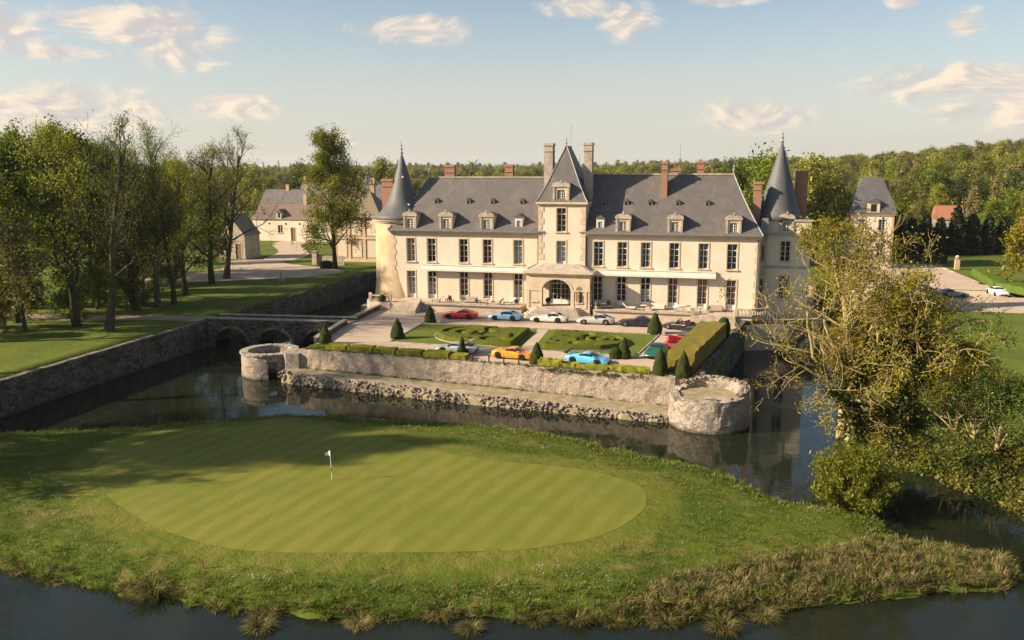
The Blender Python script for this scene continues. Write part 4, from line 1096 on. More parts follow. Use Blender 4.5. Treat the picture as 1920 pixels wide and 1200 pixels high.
for x in (-26.3, -20.25):
    nb = MB(); P = [(x - .42, 1.95)] + [(x - .42 * math.cos(t), 3.6 + .42 * math.sin(t)) for t in np.linspace(0, math.pi, 9)] + [(x + .42, 1.95)]
    nb.prism_y([(x - .55, 1.75), (x + .55, 1.75), (x + .55, 1.95), (x - .55, 1.95)], QV - .14, QV)
    nb2 = MB().prism_y(P, QV - .012, QV - .004)
    obj('niche', nb2, MT['bronze'] if x > -21 else MT['trim'], po); obj('niche_sill', nb, MT['trim'], po)
    if x > -21: obj('niche_figure', MB().lathe([(.16, 0), (.2, .2), (.15, .6), (.2, .95), (.13, 1.15), (.07, 1.22), (.11, 1.36), (.06, 1.5)], 8, (x, QV - .1, 1.95)), MT['bronze'], po)
    for s in (-1, 1): obj('pilaster', MB().box(x + s * .85 - .16, x + s * .85 + .16, QV - .07, QV + .02, 1.1, zsp - .02), MT['trim'], po)
window(ch, -23.3, PV, 1.2, 3.3, 3.55, 4, 6, 3, .6, 0, .25, ('curtain_white', .17, .98, .8), sill=False)
# awnings
for x0, x1 in ((-43.4, -27.7), (-18.9, -2.85)):
    mb = MB(); mb.quad((x0, 112.1, 5.52), (x1, 112.1, 5.52), (x1, 112.97, 6.0), (x0, 112.97, 6.0)); mb.quad((x0, 112.1, 5.50), (x0, 112.97, 5.98), (x1, 112.97, 5.98), (x1, 112.1, 5.50))
    aw = obj('awning', mb, MT['canvas'], ch)
    n_ = int((x1 - x0) / .28); vb = MB()
    for k in range(n_):
        xa, xb = x0 + (x1 - x0) * k / n_, x0 + (x1 - x0) * (k + 1) / n_; vb.quad((xa, 112.09, 5.53), (xa, 112.08, 5.26 + .03 * (k % 2)), (xb, 112.08, 5.26 + .03 * ((k + 1) % 2)), (xb, 112.09, 5.53))
    obj('valance', vb, MT['canvas'], aw); obj('awning_box', MB().box(x0, x1, 112.72, 112.96, 5.98, 6.14), MT['canvas'], aw)

# --- towers
TL = (-47.75, 117.1)
mb = MB().lathe([(4.75, -0.6), (4.45, 1.0), (4.2, 3.5), (4.1, 6), (4.05, 12.0)], 48, (*TL, 0), cap=False)
tl = obj('round_tower', mb, MT['ochre'], ch, True)
obj('tower_cornice', MB().lathe([(4.06, 11.75), (4.25, 11.8), (4.28, 12.0), (4.5, 12.06), (4.52, 12.22), (4.0, 12.24)], 48, (*TL, 0), cap=False), MT['trim'], tl)
obj('tower_roof', MB().lathe([(4.55, 12.2), (3.7, 12.85), (2.75, 13.8), (2.2, 14.6), (1.85, 15.5), (1.25, 17.6), (.65, 19.7), (.10, 21.4)], 40, (*TL, 0)), MT['slate_blue'], tl, True)
obj('finial', MB().lathe([(.10, 0), (.12, .25), (.24, .4), (.12, .55), (.07, .8), (.20, .95), (.07, 1.1), (.05, 1.3), (.14, 1.42), (.05, 1.55), (.015, 2.2)], 10, (*TL, 21.2)), MT['lead'], tl)
for (dx, dy, z) in ((.85, -1.1, 16.0), (.45, -.75, 18.2), (1.6, -1.6, 14.3)): obj('roof_vent', MB().box(TL[0] + dx - .12, TL[0] + dx + .12, TL[1] + dy - .3, TL[1] + dy, z - .1, z + .12), MT['white_paint'], tl)
TR = (4.8, 120.0)
mb = MB(); holes = [(5.15, 6.35, 7.2, 9.85), (5.2, 6.4, 2.2, 5.25), (5.29, 6.21, 11.06, 12.46)]
holed_wall(mb, 3.4, 8.85, 0, 12.6, 117.2, holes); mb.quad((8.85, 117.2, 0), (8.85, 126, 0), (8.85, 126, 12.6), (8.85, 117.2, 12.6)); mb.quad((3.4, 117.2, 0), (3.4, 117.2, 12.6), (3.4, 126, 12.6), (3.4, 126, 0)); mb.quad((3.4, 126, 0), (3.4, 126, 12.6), (8.85, 126, 12.6), (8.85, 126, 0)); mb.quad((3.4, 117.2, 12.6), (8.85, 117.2, 12.6), (8.85, 126, 12.6), (3.4, 126, 12.6))
obj('corner_block', mb, MT['render'], ch)
for z0, z1, p in ((6.3, 6.62, .12), (10.6, 10.95, .22), (12.45, 12.72, .15)): obj('string_course', MB().box(3.3, 8.85 + p, 117.2 - p, 117.26, z0, z1), MT['trim_grey'], ch)
window(ch, 5.75, 117.2, 7.2, 1.2, 2.65, 4, 2, None, 0, .12, .3, None); window(ch, 5.8, 117.2, 2.2, 1.2, 3.05, 4, 2, 3, 0, .12, .3, None)
obj('link_wall', MB().box(2.4, 3.4, 115.6, 126, 0, 10.5), MT['trim_grey'], ch)
obj('link_roof', MB().prism_y([(2.3, 10.5), (3.5, 10.5), (3.4, 12.9), (2.6, 12.9)], 115.4, 124), MT['lead'], ch)
for z in (3.0, 7.4): obj('slit_window', MB().box(2.75, 3.05, 115.57, 115.62, z, z + 2.0), MT['car_glass'], ch)
trf = obj('tower_roof', MB().lathe([(3.35, 12.65), (2.75, 13.3), (2.42, 14.3), (2.15, 15.3), (1.35, 18.2), (.65, 20.6), (.12, 22.5)], 40, (*TR, 0)), MT['slate_blue'], ch, True)
obj('finial', MB().lathe([(.12, 0), (.14, .25), (.26, .4), (.13, .55), (.08, .8), (.22, .95), (.08, 1.1), (.06, 1.3), (.15, 1.42), (.05, 1.55), (.015, 2.0)], 10, (*TR, 22.3)), MT['lead'], trf)
mb = MB()
for k in range(5): mb.lathe([(.02, 0), (.13, .1), (.02, .3)], 6, (TR[0] + .35 + k * .16, TR[1] + .8, 21.8 - k * .42))
obj('crocket', mb, MT['lead'], trf)
dormer(5.75, 117.15, 10.95, 1.8, 2.3, 'trim_grey', True, 18.3, back=119.0)
# block behind
obj('rear_block_wall', MB().box(3.6, 8.7, 126, 131, 0, 11.0), MT['render'], ch)
obj('rear_block_roof', MB().frustum((3.4, 8.8, 125.9, 131.2), (5, 7.5, 127, 130), 11.0, 13.6), MT['slate_blue'], ch)

# chimneys
def chimney(x0, x1, y0, y1, z0, z1, mat, cap=True, pots=0):
    c = obj('chimney', MB().box(x0, x1, y0, y1, z0, z1), MT[mat], ch)
    k = .09
    mb = MB().box(x0 - k, x1 + k, y0 - k, y1 + k, z1 - .28, z1 - .12).box(x0 - .05, x1 + .05, y0 - .05, y1 + .05, z1 - .12, z1 + .06).box(x0 - k, x1 + k, y0 - k, y1 + k, z1 - 1.05, z1 - .95)
    obj('chimney_cap', mb, MT['trim_grey'] if mat == 'trim_grey' else MT[mat], c)
    for q in range(pots): obj('chimney_pot', MB().lathe([(.12, 0), (.1, .45)], 8, (x0 + (x1 - x0) * (q + .5) / pots, (y0 + y1) / 2, z1 + .05)), MT['brick'], c)
chimney(-26.35, -25.15, 115.6, 117.0, 14.0, 22.65, 'trim_grey'); chimney(-20.85, -19.75, 115.6, 117.0, 14.0, 22.7, 'trim_grey')
chimney(-50.65, -48.9, 116.2, 117.0, 12.8, 17.85, 'brick'); chimney(-42.5, -41.0, 120.6, 121.4, 15, 19.8, 'brick'); chimney(-33.3, -32.1, 120.6, 121.4, 15, 19.85, 'brick')
chimney(-10.55, -9.75, 116.7, 118.0, 15.4, 20.15, 'brick'); chimney(-9.6, -8.3, 120.6, 121.3, 15, 19.2, 'brick'); chimney(-6.1, -5.2, 120.6, 121.4, 15, 20.2, 'brick')
chimney(1.4, 2.4, 117.0, 118.2, 12, 17.5, 'brick'); chimney(6.75, 8.4, 121.6, 122.6, 12, 18.9, 'brick')
for x, y, z in ((-44.2, 119, 18.15), (-1.2, 119, 18.55)): obj('roof_finial', MB().lathe([(.12, 0), (.14, .3), (.24, .5), (.1, .75), (.2, .95), (.05, 1.2), (.01, 1.9)], 8, (x, y, z)), MT['lead'], ch)

# --- terrace, steps, balustrades
tr_ = thing('terrace', 'raised stone terrace with flights of steps along the chateau front', 'terrace', (-22, 110, 0))
obj('terrace_slab', MB().prism([(-46.9, 109.4), (-28.0, 109.4), (-28.0, 112.9), (-46.9, 112.9)], 0.0, 1.02).prism([(-18.3, 109.4), (1.8, 109.4), (3.3, 112.9), (-18.3, 112.9)], 0.0, 1.02), MT['terrace'], tr_)
def paving(x0, x1, y0, y1, z, nx, ny):
    for i in range(nx):
        for j in range(ny):
            a, b = x0 + (x1 - x0) * i / nx, x0 + (x1 - x0) * (i + 1) / nx; c, d = y0 + (y1 - y0) * j / ny, y0 + (y1 - y0) * (j + 1) / ny
            obj('paving_slab', MB().box(a + .012, b - .012, c + .012, d - .012, z - .03, z + rnd.uniform(0, .012)), MT['terrace'], tr_)
paving(-46.9, -28.0, 109.45, 112.88, 1.03, 12, 2); paving(-18.3, 1.6, 109.45, 112.88, 1.03, 13, 2)
copings(tr_, [(-42.4, 109.42), (-28.0, 109.42)], 1.0, .5, 1.5, .2, 'trim_grey', .02, 40); copings(tr_, [(-18.3, 109.42), (-5.6, 109.42)], 1.0, .5, 1.5, .2, 'trim_grey', .02, 41)
# central flight: broad polygonal steps
for k in range(6):
    e = 0.34 * (5 - k); z1 = 0.2 * (k + 1)
    P = [(-26.5 - e, 109.88), (-26.0 - e * .55, 109.3 - e), (-20.6 + e * .55, 109.3 - e), (-20.1 + e, 109.88)]
    obj('step', MB().prism(P, z1 - .2, z1), MT['trim_grey'], tr_)
for k in range(6): obj('step', MB().box(-46.2, -42.9, 107.2 + k * .36, 109.45, .17 * k, .17 * (k + 1)), MT['trim_grey'], tr_)
for k in range(5): obj('step', MB().box(-5.3, -0.2, 107.7 + k * .34, 109.45, .2 * k, .2 * (k + 1)), MT['trim_grey'], tr_)
obj('stair_wing', MB().add([(-42.9, 107.0, 0), (-42.3, 107.0, 0), (-42.3, 109.6, 0), (-42.9, 109.6, 0), (-42.9, 107.0, .45), (-42.3, 107.0, .45), (-42.3, 109.6, 1.75), (-42.9, 109.6, 1.75)], [(0, 3, 2, 1), (4, 5, 6, 7), (0, 1, 5, 4), (1, 2, 6, 5), (2, 3, 7, 6), (3, 0, 4, 7)]), MT['trim_grey'], tr_)
obj('pier', MB().box(-5.75, -5.25, 109.1, 109.6, 0, 1.75).box(-5.82, -5.18, 109.03, 109.67, 1.75, 1.88), MT['trim_grey'], tr_)
def balustrade(name, label, pts, z, h=.9):
    b = thing(name, label, 'balustrade', (pts[0][0], pts[0][1], z))
    for i, (p, q) in enumerate(zip(pts[:-1], pts[1:])):
        p, q = Vector((*p, 0)), Vector((*q, 0)); d = q - p; L_ = d.length; d.normalize(); nn = Vector((d.y, -d.x, 0))
        def bar(z0, z1, w_): obj('rail', MB().prism([((p - nn * w_).x, (p - nn * w_).y), ((q - nn * w_).x, (q - nn * w_).y), ((q + nn * w_).x, (q + nn * w_).y), ((p + nn * w_).x, (p + nn * w_).y)], z0, z1), MT['trim_grey'], b)
        bar(z, z + .14, .14); bar(z + h - .14, z + h, .16)
        n_ = max(1, int(L_ / .36))
        for k in range(n_):
            c_ = p + d * (L_ * (k + .5) / n_)
            obj('baluster', MB().lathe([(.06, .14), (.05, .24), (.10, .38), (.06, .58), (.05, .66), (.07, h - .14)], 8, (c_.x, c_.y, z)), MT['trim_grey'], b)
    for p in pts: obj('post', MB().box(p[0] - .17, p[0] + .17, p[1] - .17, p[1] + .17, z - .02, z + h + .07), MT['trim_grey'], b)
balustrade('balustrade', 'curved grey stone balustrade at the foot of the round corner tower', [(-50.6, 110.9), (-49.9, 109.6), (-48.4, 109.3), (-47.0, 109.6)], 1.0, 1.0)
obj('tower_foot', MB().prism([(-51.5, 112), (-50.9, 110.4), (-49.9, 109.2), (-48.4, 108.9), (-46.9, 109.2), (-46.9, 112.9)], -1.0, 1.0), MT['terrace'], tr_)
balustrade('balustrade', 'grey stone balustrade on the terrace corner above the right moat', [(-0.1, 109.3), (1.6, 109.3), (3.6, 111.0), (3.7, 112.6)], 1.02, .95)
# ------------------------------------------------------------------ topiary and hedges
def topi_mesh(r, h, seed, round_top=False, n=28, m=16):
    V = []
    for j in range(m + 1):
        t = j / m
        if round_top: rr = r * (1 - max(0, (t - .5) / .5) ** 2.6) ** .5 * (0.93 + .07 * math.sin(t * 3))
        else: rr = r * (1 - t ** 1.55) ** 0.85 * (1.0 if t > .12 else .93 + .07 * t / .12) + .02
        for k in range(n):
            a = 2 * math.pi * k / n; V.append((rr * math.cos(a), rr * math.sin(a), h * t))
    V = np.array(V); d = (vnoise(V * 5.5 + seed * 7, seed) - .5) * .16 + (vnoise(V * 1.7 + seed, seed) - .5) * .14
    rad = V.copy(); rad[:, 2] *= .3; rad /= np.linalg.norm(rad, axis=1)[:, None] + 1e-6
    V += rad * d[:, None]; V[:, 2] = np.maximum(V[:, 2], 0)
    F = [(j * n + k, j * n + (k + 1) % n, (j + 1) * n + (k + 1) % n, (j + 1) * n + k) for j in range(m) for k in range(n)]
    F.append(tuple(range(m * n, m * n + n)))
    return raw_mesh('topiary', V, F, True)
TOP = [(-45.0, 86.1, .95, 2.55, 'dark clipped yew cone beside the bastion parapet', 0), (-38.2, 90.9, 1.05, 2.75, 'clipped yew cone alone on the open gravel at the lawn end', 0),
       (-38.0, 101.3, .95, 2.55, 'clipped yew cone at the lawn corner by the red car', 0), (-27.9, 83.75, .62, 2.5, 'slim clipped yew cone in front of the silver open car', 0),
       (-19.5, 82.5, .95, 2.55, 'clipped yew cone beside the nose of the orange car', 0), (-11.2, 86.9, .85, 2.65, 'clipped yew cone at the near lawn corner by the bright blue car', 0),
       (-12.1, 86.6, .75, 1.4, 'low rounded yew bush leaning on the taller lawn corner cone', 1), (-9.4, 100.9, 1.1, 3.0, 'clipped yew cone at the lawn corner beside the black saloon', 0),
       (-6.9, 80.5, .95, 3.1, 'tall clipped yew cone at the sunny near end of the big hedge', 0), (-4.7, 80.5, .95, 2.95, 'dark clipped yew cone in the shade of the big hedge end', 0),
       (-1.4, 100.0, .85, 3.0, 'round topped yew column at the far end of the big hedge', 1)]
for k, (x, y, r, h, lab, rt) in enumerate(TOP):
    o = obj('topiary_cone' if not rt else 'topiary_column', topi_mesh(r * .82, h * .86, k + 1, bool(rt)), MT['topiary'], loc=(x, y, 0), world=False)
    tag(o, lab, 'topiary', 'clipped yews of the court')


def hedge_mesh(poly_fn, L, Wd, h, seed, step=.22, amp=.06, lean=0.0):
    """box hedge as a fine lumpy block; poly_fn maps (s,t) in the unit square to ground x,y"""
    nx, ny, nz = max(3, int(L / step)), max(3, int(Wd / step)), max(3, int(h / step)); V = []; F = []
    def patch(fn, a, b):
        base = len(V)
        for i in range(a + 1):
            for j in range(b + 1): V.append(fn(i / a, j / b))
        for i in range(a):
            for j in range(b): F.append((base + i * (b + 1) + j, base + (i + 1) * (b + 1) + j, base + (i + 1) * (b + 1) + j + 1, base + i * (b + 1) + j + 1))
    patch(lambda s, t: (*poly_fn(s, t), h), nx, ny)
    patch(lambda s, t: (*poly_fn(s, 0), h * t), nx, nz); patch(lambda s, t: (*poly_fn(1 - s, 1), h * t), nx, nz)
    patch(lambda s, t: (*poly_fn(0, 1 - s), h * t), ny, nz); patch(lambda s, t: (*poly_fn(1, s), h * t), ny, nz)
    V = np.array(V, float); c = V.mean(0)
    D = np.c_[vnoise(V * 2.6 + 3, seed) - .5, vnoise(V * 2.6 + 31, seed + 1) - .5, vnoise(V * 2.6 + 63, seed + 2) - .5] * 2 * amp
    D += np.c_[vnoise(V * 7 + 3, seed) - .5, vnoise(V * 7 + 31, seed + 1) - .5, vnoise(V * 7 + 63, seed + 2) - .5] * amp
    z0 = V[:, 2] < 1e-4
    V = V + D; V[z0, 2] = 0
    return V, F
def hedge(name, label, corners, h, mat, seed, step=.22, amp=.06, group=None, z=0.0):
    a, b, c, d = [np.array(p, float) for p in corners]     # a-b front edge, d-c back edge
    o0 = (a + b + c + d) / 4
    fn = lambda s, t: tuple((a + (b - a) * s) * (1 - t) + (d + (c - d) * s) * t - o0)
    V, F = hedge_mesh(fn, np.hypot(*(b - a)), np.hypot(*(d - a)), h, seed, step, amp)
    return tag(obj(name, raw_mesh(name, V, F, True), MT[mat], loc=(o0[0], o0[1], z), world=False), label, 'hedge', group)


hedge('tall_hedge', 'long tall clipped hedge, brownish green, beside the parked cars', [(-6.35, 81.6), (-3.75, 81.3), (-1.15, 98.3), (-3.95, 98.7)], 2.15, 'hedge', 5, .3, .10)
bx = [(-45.4, -43.5), (-43.3, -40.95), (-40.6, -37.75), (-37.4, -35.05), (-34.7, -31.95), (-31.6, -28.85), (-28.5, -26.9)]
for k, (a, b) in enumerate(bx):
    h = [.36, .60, .66, .62, .62, .66, .54][k]; ya, yb = fw((a + b) / 2) + .55, fw((a + b) / 2) + 2.0
    lab = ['low dark green block of box hedge next to the bastion cone', 'golden box hedge block on the wall top, second from the bastion', 'golden box hedge block on the wall top, third from the bastion', 'golden box hedge block on the wall top, fourth from the bastion',
           'golden box hedge block on the wall top, fifth from the bastion', 'golden box hedge block on the wall top, last before the slim cone', 'shorter box hedge block around the foot of the slim cone'][k]
    hedge('box_hedge', lab, [(a, ya), (b, ya), (b, yb), (a, yb)], h, 'box_gold' if k else 'box_green', 20 + k, .16, .055, 'box hedge blocks along the front wall')
for k, (a, b, h, lab) in enumerate([(-19.0, -16.6, .75, 'bushy yellow green hedge clump between orange and bright blue car'), (-16.5, -12.0, .5, 'low yellow green hedge in front of the bright blue car'), (-11.9, -7.9, .6, 'yellow green hedge piece running up to the tall end cone')]):
    hedge('box_hedge', lab, [(a, fw(a) + .6), (b, fw(b) + .6), (b, fw(b) + 1.6), (a, fw(a) + 1.6)], h, 'box_gold', 40 + k, .15, .12, 'box hedge blocks along the front wall')
# trailing weeds on the wall top
# parterre: clipped box with scroll-shaped slits
def parterre(name, label, poly, slits, hh=.56, seed=3, res=.11):
    poly = np.array(poly, float); lo, hi = poly.min(0) - .2, poly.max(0) + .2
    gx, gy = np.arange(lo[0], hi[0], res), np.arange(lo[1], hi[1], res); A, B = np.meshgrid(gx, gy); P = np.c_[A.ravel(), B.ravel()]
    d = sdf(P, poly)
    for sl in slits:
        sl = np.array(sl, float); dd = np.full(len(P), 9e9)
        for a, b in zip(sl[:-1], sl[1:]):
            e = b - a; t = np.clip(((P - a) @ e) / (e @ e), 0, 1); dd = np.minimum(dd, np.hypot(*(P - a - t[:, None] * e).T))
        d = np.minimum(d, dd - .27)
    z = hh * sstep(-.04, .10, d) + (vnoise(np.c_[P * 4, np.zeros(len(P))], seed) - .5) * .035 * (d > 0.02) + (vnoise(np.c_[P * .8, np.zeros(len(P))], seed + 4) - .5) * .04 * (d > .02)
    z = np.maximum(z, 0.0)
    c = poly.mean(0); nx, ny = len(gx), len(gy); id_ = np.arange(nx * ny).reshape(ny, nx)
    F = np.stack([id_[:-1, :-1], id_[:-1, 1:], id_[1:, 1:], id_[1:, :-1]], -1).reshape(-1, 4)
    F = F[(d[F] > -.12).any(1)]
    used = np.unique(F); mp = np.full(len(P), -1); mp[used] = np.arange(len(used))
    return tag(obj(name, raw_mesh(name, np.c_[P[used] - c, z[used]], mp[F], True), MT['box_green'], loc=(c[0], c[1], .012), world=False), label, 'parterre')
def arc(cx, cy, r, a0, a1, n=14, sx=1.0): return [(cx + sx * r * math.cos(R(a0 + (a1 - a0) * k / n)), cy + r * math.sin(R(a0 + (a1 - a0) * k / n))) for k in range(n + 1)]
PL = [(-24.0, 98.2), (-24.0, 89.4), (-27.0, 89.4), (-30.0, 89.8), (-32.6, 91.0), (-34.2, 93.2), (-34.4, 95.6), (-33.4, 97.4), (-31, 98.3)]
parterre('box_parterre', 'scrolled box parterre on the lawn half near the bastion', PL,
         [arc(-30.8, 94.6, 2.1, -60, 200, 16, 1.25), arc(-30.6, 94.2, .9, 120, 380, 10, 1.3), arc(-27.0, 96.4, 1.6, 90, 290, 10, 1.3), [(-27, 98.1), (-27.6, 97.4)], [(-28.2, 92.6), (-24.9, 92.6), (-24.9, 95.0), (-27.0, 95.0)], arc(-26.6, 91.0, .8, 20, 230, 8, 1.5), [(-29, 90.6), (-25, 90.4)]])
PR = [(-20.9, 98.0), (-20.4, 89.2), (-17.2, 89.2), (-14.2, 89.9), (-12.3, 91.5), (-11.8, 93.8), (-12.6, 96.0), (-14.3, 97.4), (-17, 98.0)]
parterre('box_parterre', 'scrolled box parterre on the lawn half near the black saloon', PR,
         [arc(-14.8, 94.2, 1.9, -30, 230, 16, 1.1), arc(-14.7, 93.8, .8, 100, 360, 10, 1.2), arc(-18.0, 96.0, 1.4, -110, 90, 10, 1.3), [(-20.0, 92.4), (-17.0, 92.4), (-17.0, 94.6), (-19.0, 94.6)], [(-20, 90.4), (-15, 90.6)], arc(-18.2, 91.2, .7, -50, 160, 8, 1.4)], seed=6)
# stone kerbs along lawn and parterres
kb = thing('lawn_kerb', 'low stone kerb edging the parterre lawn', 'kerb', (-23, 94, 0))
for pts in ([(-38.3, 88.6), (-10.1, 87.9)], [(-10.1, 87.9), (-8.8, 100.3)], [(-8.8, 100.3), (-38.7, 100.4)], [(-38.7, 100.4), (-38.3, 88.6)]):
    a, b = Vector((*pts[0], 0)), Vector((*pts[1], 0)); d = (b - a).normalized(); nn = Vector((d.y, -d.x, 0)) * .07; n_ = max(2, int((b - a).length / 1.6))
    for k in range(n_):
        p, q = a + (b - a) * (k / n_) + d * .008, a + (b - a) * ((k + 1) / n_) - d * .008
        obj('kerb_stone', MB().prism([((p - nn).x, (p - nn).y), ((q - nn).x, (q - nn).y), ((q + nn).x, (q + nn).y), ((p + nn).x, (p + nn).y)], 0, .085 + rnd.uniform(0, .02)), MT['coping'], kb)
for poly, lab in ((PL, 'curved pale stone edging round the parterre near the bastion'), (PR, 'curved pale stone edging round the parterre near the black saloon')):
    k2 = thing('parterre_edging', lab, 'edging', (poly[0][0], poly[0][1], 0))
    P = smooth_poly(poly[1:], 3); c = P.mean(0); P = c + (P - c) * 1.07
    for a, b in zip(P, np.roll(P, -1, 0)):
        e = b - a; L_ = np.hypot(*e); e /= L_; nn = np.array((e[1], -e[0])) * .06
        obj('edging_stone', MB().prism([tuple(a + e * .01 - nn), tuple(b - e * .01 - nn), tuple(b - e * .01 + nn), tuple(a + e * .01 + nn)], 0.005, .10), MT['coping'], k2)
# small stone blocks at the lawn corners, chain posts on the wall
for x, y, lab in ((-10.0, 87.3, 'white stone corner block at the near right lawn corner'), (-8.3, 100.0, 'white stone corner block beside the cone near the black saloon'), (-36.6, 100.9, 'dark stone corner block beside the cone near the red car')):
    tag(obj('corner_block', MB().frustum((x - .22, x + .22, y - .22, y + .22), (x - .17, x + .17, y - .17, y + .17), 0, .42).box(x - .19, x + .19, y - .19, y + .19, .42, .47), MT['coping'], loc=(x, y, 0)), lab, 'stone block')
for k, x in enumerate((-26.0, -24.2, -22.6, -21.0)):
    y = fw(x) + .35
    tag(obj('chain_post', MB().lathe([(.11, 0), (.08, .1), (.07, .55), (.11, .62), (.10, .74), (.03, .8)], 8, (x, y, .05)), MT['iron'], loc=(x, y, .05)), 'small dark iron chain post on the wall top', 'post', 'chain posts on the wall gap')

# ------------------------------------------------------------------ terrace furniture
def lounger(label, x, y, rz, mat='cushion'):
    t = thing('sun_lounger', label, 'lounger', (x, y, 1.045), rz, 'furniture on the terrace')
    obj('seat', MB().box(-.7, .55, -.32, .32, .28, .40), MT[mat], t, world=False)
    obj('backrest', MB().add([(.50, -.32, .36), (1.05, -.32, .80), (1.0, -.32, .90), (.45, -.32, .46), (.50, .32, .36), (1.05, .32, .80), (1.0, .32, .90), (.45, .32, .46)], [(0, 1, 2, 3), (7, 6, 5, 4), (0, 4, 5, 1), (1, 5, 6, 2), (2, 6, 7, 3), (3, 7, 4, 0)]), MT[mat], t, world=False)
    for a in (-.6, .45):
        for b in (-.26, .26): obj('leg', MB().box(a - .03, a + .03, b - .03, b + .03, 0, .28), MT['dark_wicker'], t, world=False)
    return t
def chair(label, x, y, rz, mat='dark_wicker'):
    t = thing('garden_chair', label, 'chair', (x, y, 1.045), rz, 'furniture on the terrace')
    obj('seat', MB().box(-.26, .26, -.26, .26, .40, .47), MT[mat], t, world=False)
    obj('backrest', MB().add([(.20, -.26, .45), (.27, -.26, .45), (.36, -.26, .95), (.30, -.26, .95), (.20, .26, .45), (.27, .26, .45), (.36, .26, .95), (.30, .26, .95)], [(0, 1, 2, 3), (7, 6, 5, 4), (0, 4, 5, 1), (1, 5, 6, 2), (2, 6, 7, 3), (3, 7, 4, 0)]), MT[mat], t, world=False)
    for a in (-.22, .22):
        for b in (-.22, .22): obj('leg', MB().box(a - .025, a + .025, b - .025, b + .025, 0, .40), MT['iron'], t, world=False)
    return t
def table(label, x, y, r=.45):
    t = thing('garden_table', label, 'table', (x, y, 1.045), 0, 'furniture on the terrace')
    obj('table_top', MB().lathe([(r, .70), (r, .74)], 16), MT['canvas'], t, world=False); obj('leg', MB().lathe([(.05, 0.03), (.04, .70)], 8), MT['iron'], t, world=False); obj('base', MB().lathe([(.24, 0), (.22, .03)], 12), MT['iron'], t, world=False)
    return t
def sofa(label, x, y, rz, mat='cushion'):
    t = thing('garden_sofa', label, 'sofa', (x, y, 1.045), rz, 'furniture on the terrace')
    obj('seat', MB().box(-.95, .95, -.35, .30, .14, .42), MT[mat], t, world=False); obj('backrest', MB().box(-.95, .95, .30, .46, .14, .78), MT[mat], t, world=False)
    for s in (-1, 1): obj('armrest', MB().box(s * .95 - .09, s * .95 + .09, -.36, .47, .12, .60), MT['dark_wicker'], t, world=False)
    return t
def parasol_bundle(label, x, y, rz):
    t = thing('folded_parasol', label, 'parasol', (x, y, 1.045), rz, 'furniture on the terrace')
    obj('canopy', MB().tube([(-1.1, 0, .55), (-.4, 0, .62), (.5, 0, .70), (1.2, 0, .75)], [.10, .24, .18, .05], 8), MT['canvas'], t, True, world=False)
    obj('pole', MB().tube([(-1.7, 0, .40), (1.3, 0, .76)], .03, 6), MT['wood'], t, world=False)
    obj('base', MB().box(-1.0, -.6, -.22, .22, 0, .46), MT['coping'], t, world=False)
    return t
lounger('taupe lounger with raised dark back below the second window left of the red car', -40.6, 110.9, R(10)); chair('dark chair pushed against the taupe lounger pile above the red car', -39.1, 111.3, R(60)); chair('dark wicker chair tipped back over the red car roof', -38.3, 110.6, R(150))
sofa('taupe garden sofa under the awning above the red car tail', -36.0, 111.6, 0); chair('dark wicker chair beside the taupe sofa under the left awning', -34.4, 111.0, R(200)); table('small round table between red and light blue car', -33.2, 110.8)
lounger('taupe lounger stacked near the terrace edge above the light blue car', -31.9, 111.0, R(-20)); lounger('pale lounger next to the portico, left side', -30.3, 111.2, R(30), 'canvas'); chair('dark round backed chair beside the portico steps', -28.9, 110.3, R(-70))
table('small round table right of the portico with potted greenery', -17.2, 111.0); chair('dark chair by the first French window right of the portico', -16.6, 111.7, R(100)); lounger('pale lounger between the second and third French windows right of the portico', -13.6, 111.0, R(170), 'canvas')
sofa('pale garden sofa between the third and fourth French windows right of the portico', -10.1, 111.9, 0, 'canvas'); table('small round table above the black saloon', -11.8, 110.5); parasol_bundle('folded cream parasol lying on the terrace right of the pale sofa', -7.0, 111.2, R(5))
lounger('pale lounger under the right awning end', -6.3, 110.3, R(185), 'canvas'); sofa('taupe sofa with dark seat between the last two French windows', -2.75, 112.0, 0); table('small round table by the right terrace steps', -4.6, 110.6, .4)
# planters
def planter(label, x, y, z, r=.3, h=.5, fm='box_green'):
    t = thing('planter', label, 'planter', (x, y, z), 0)
    obj('pot', MB().lathe([(r * .65, 0), (r * .9, h * .5), (r, h), (r * .9, h)], 12), MT['coping'], t, True, world=False)
    me = topi_mesh(r * 1.15, r * 2.0, int(x * 7) % 90 + 90, True, 14, 8); obj('foliage', me, MT[fm], t, loc=(0, 0, h - .05))
planter('stone pot with green plant right of the portico pier', -17.9, 110.1, 1.045); planter('dark potted shrub inside the portico arch', -24.6, 110.7, 1.21, .3, .55, 'topiary'); planter('large mossy stone urn at the parapet end by the left steps', -48.2, 109.5, 0.72, .5, .45, 'topiary')

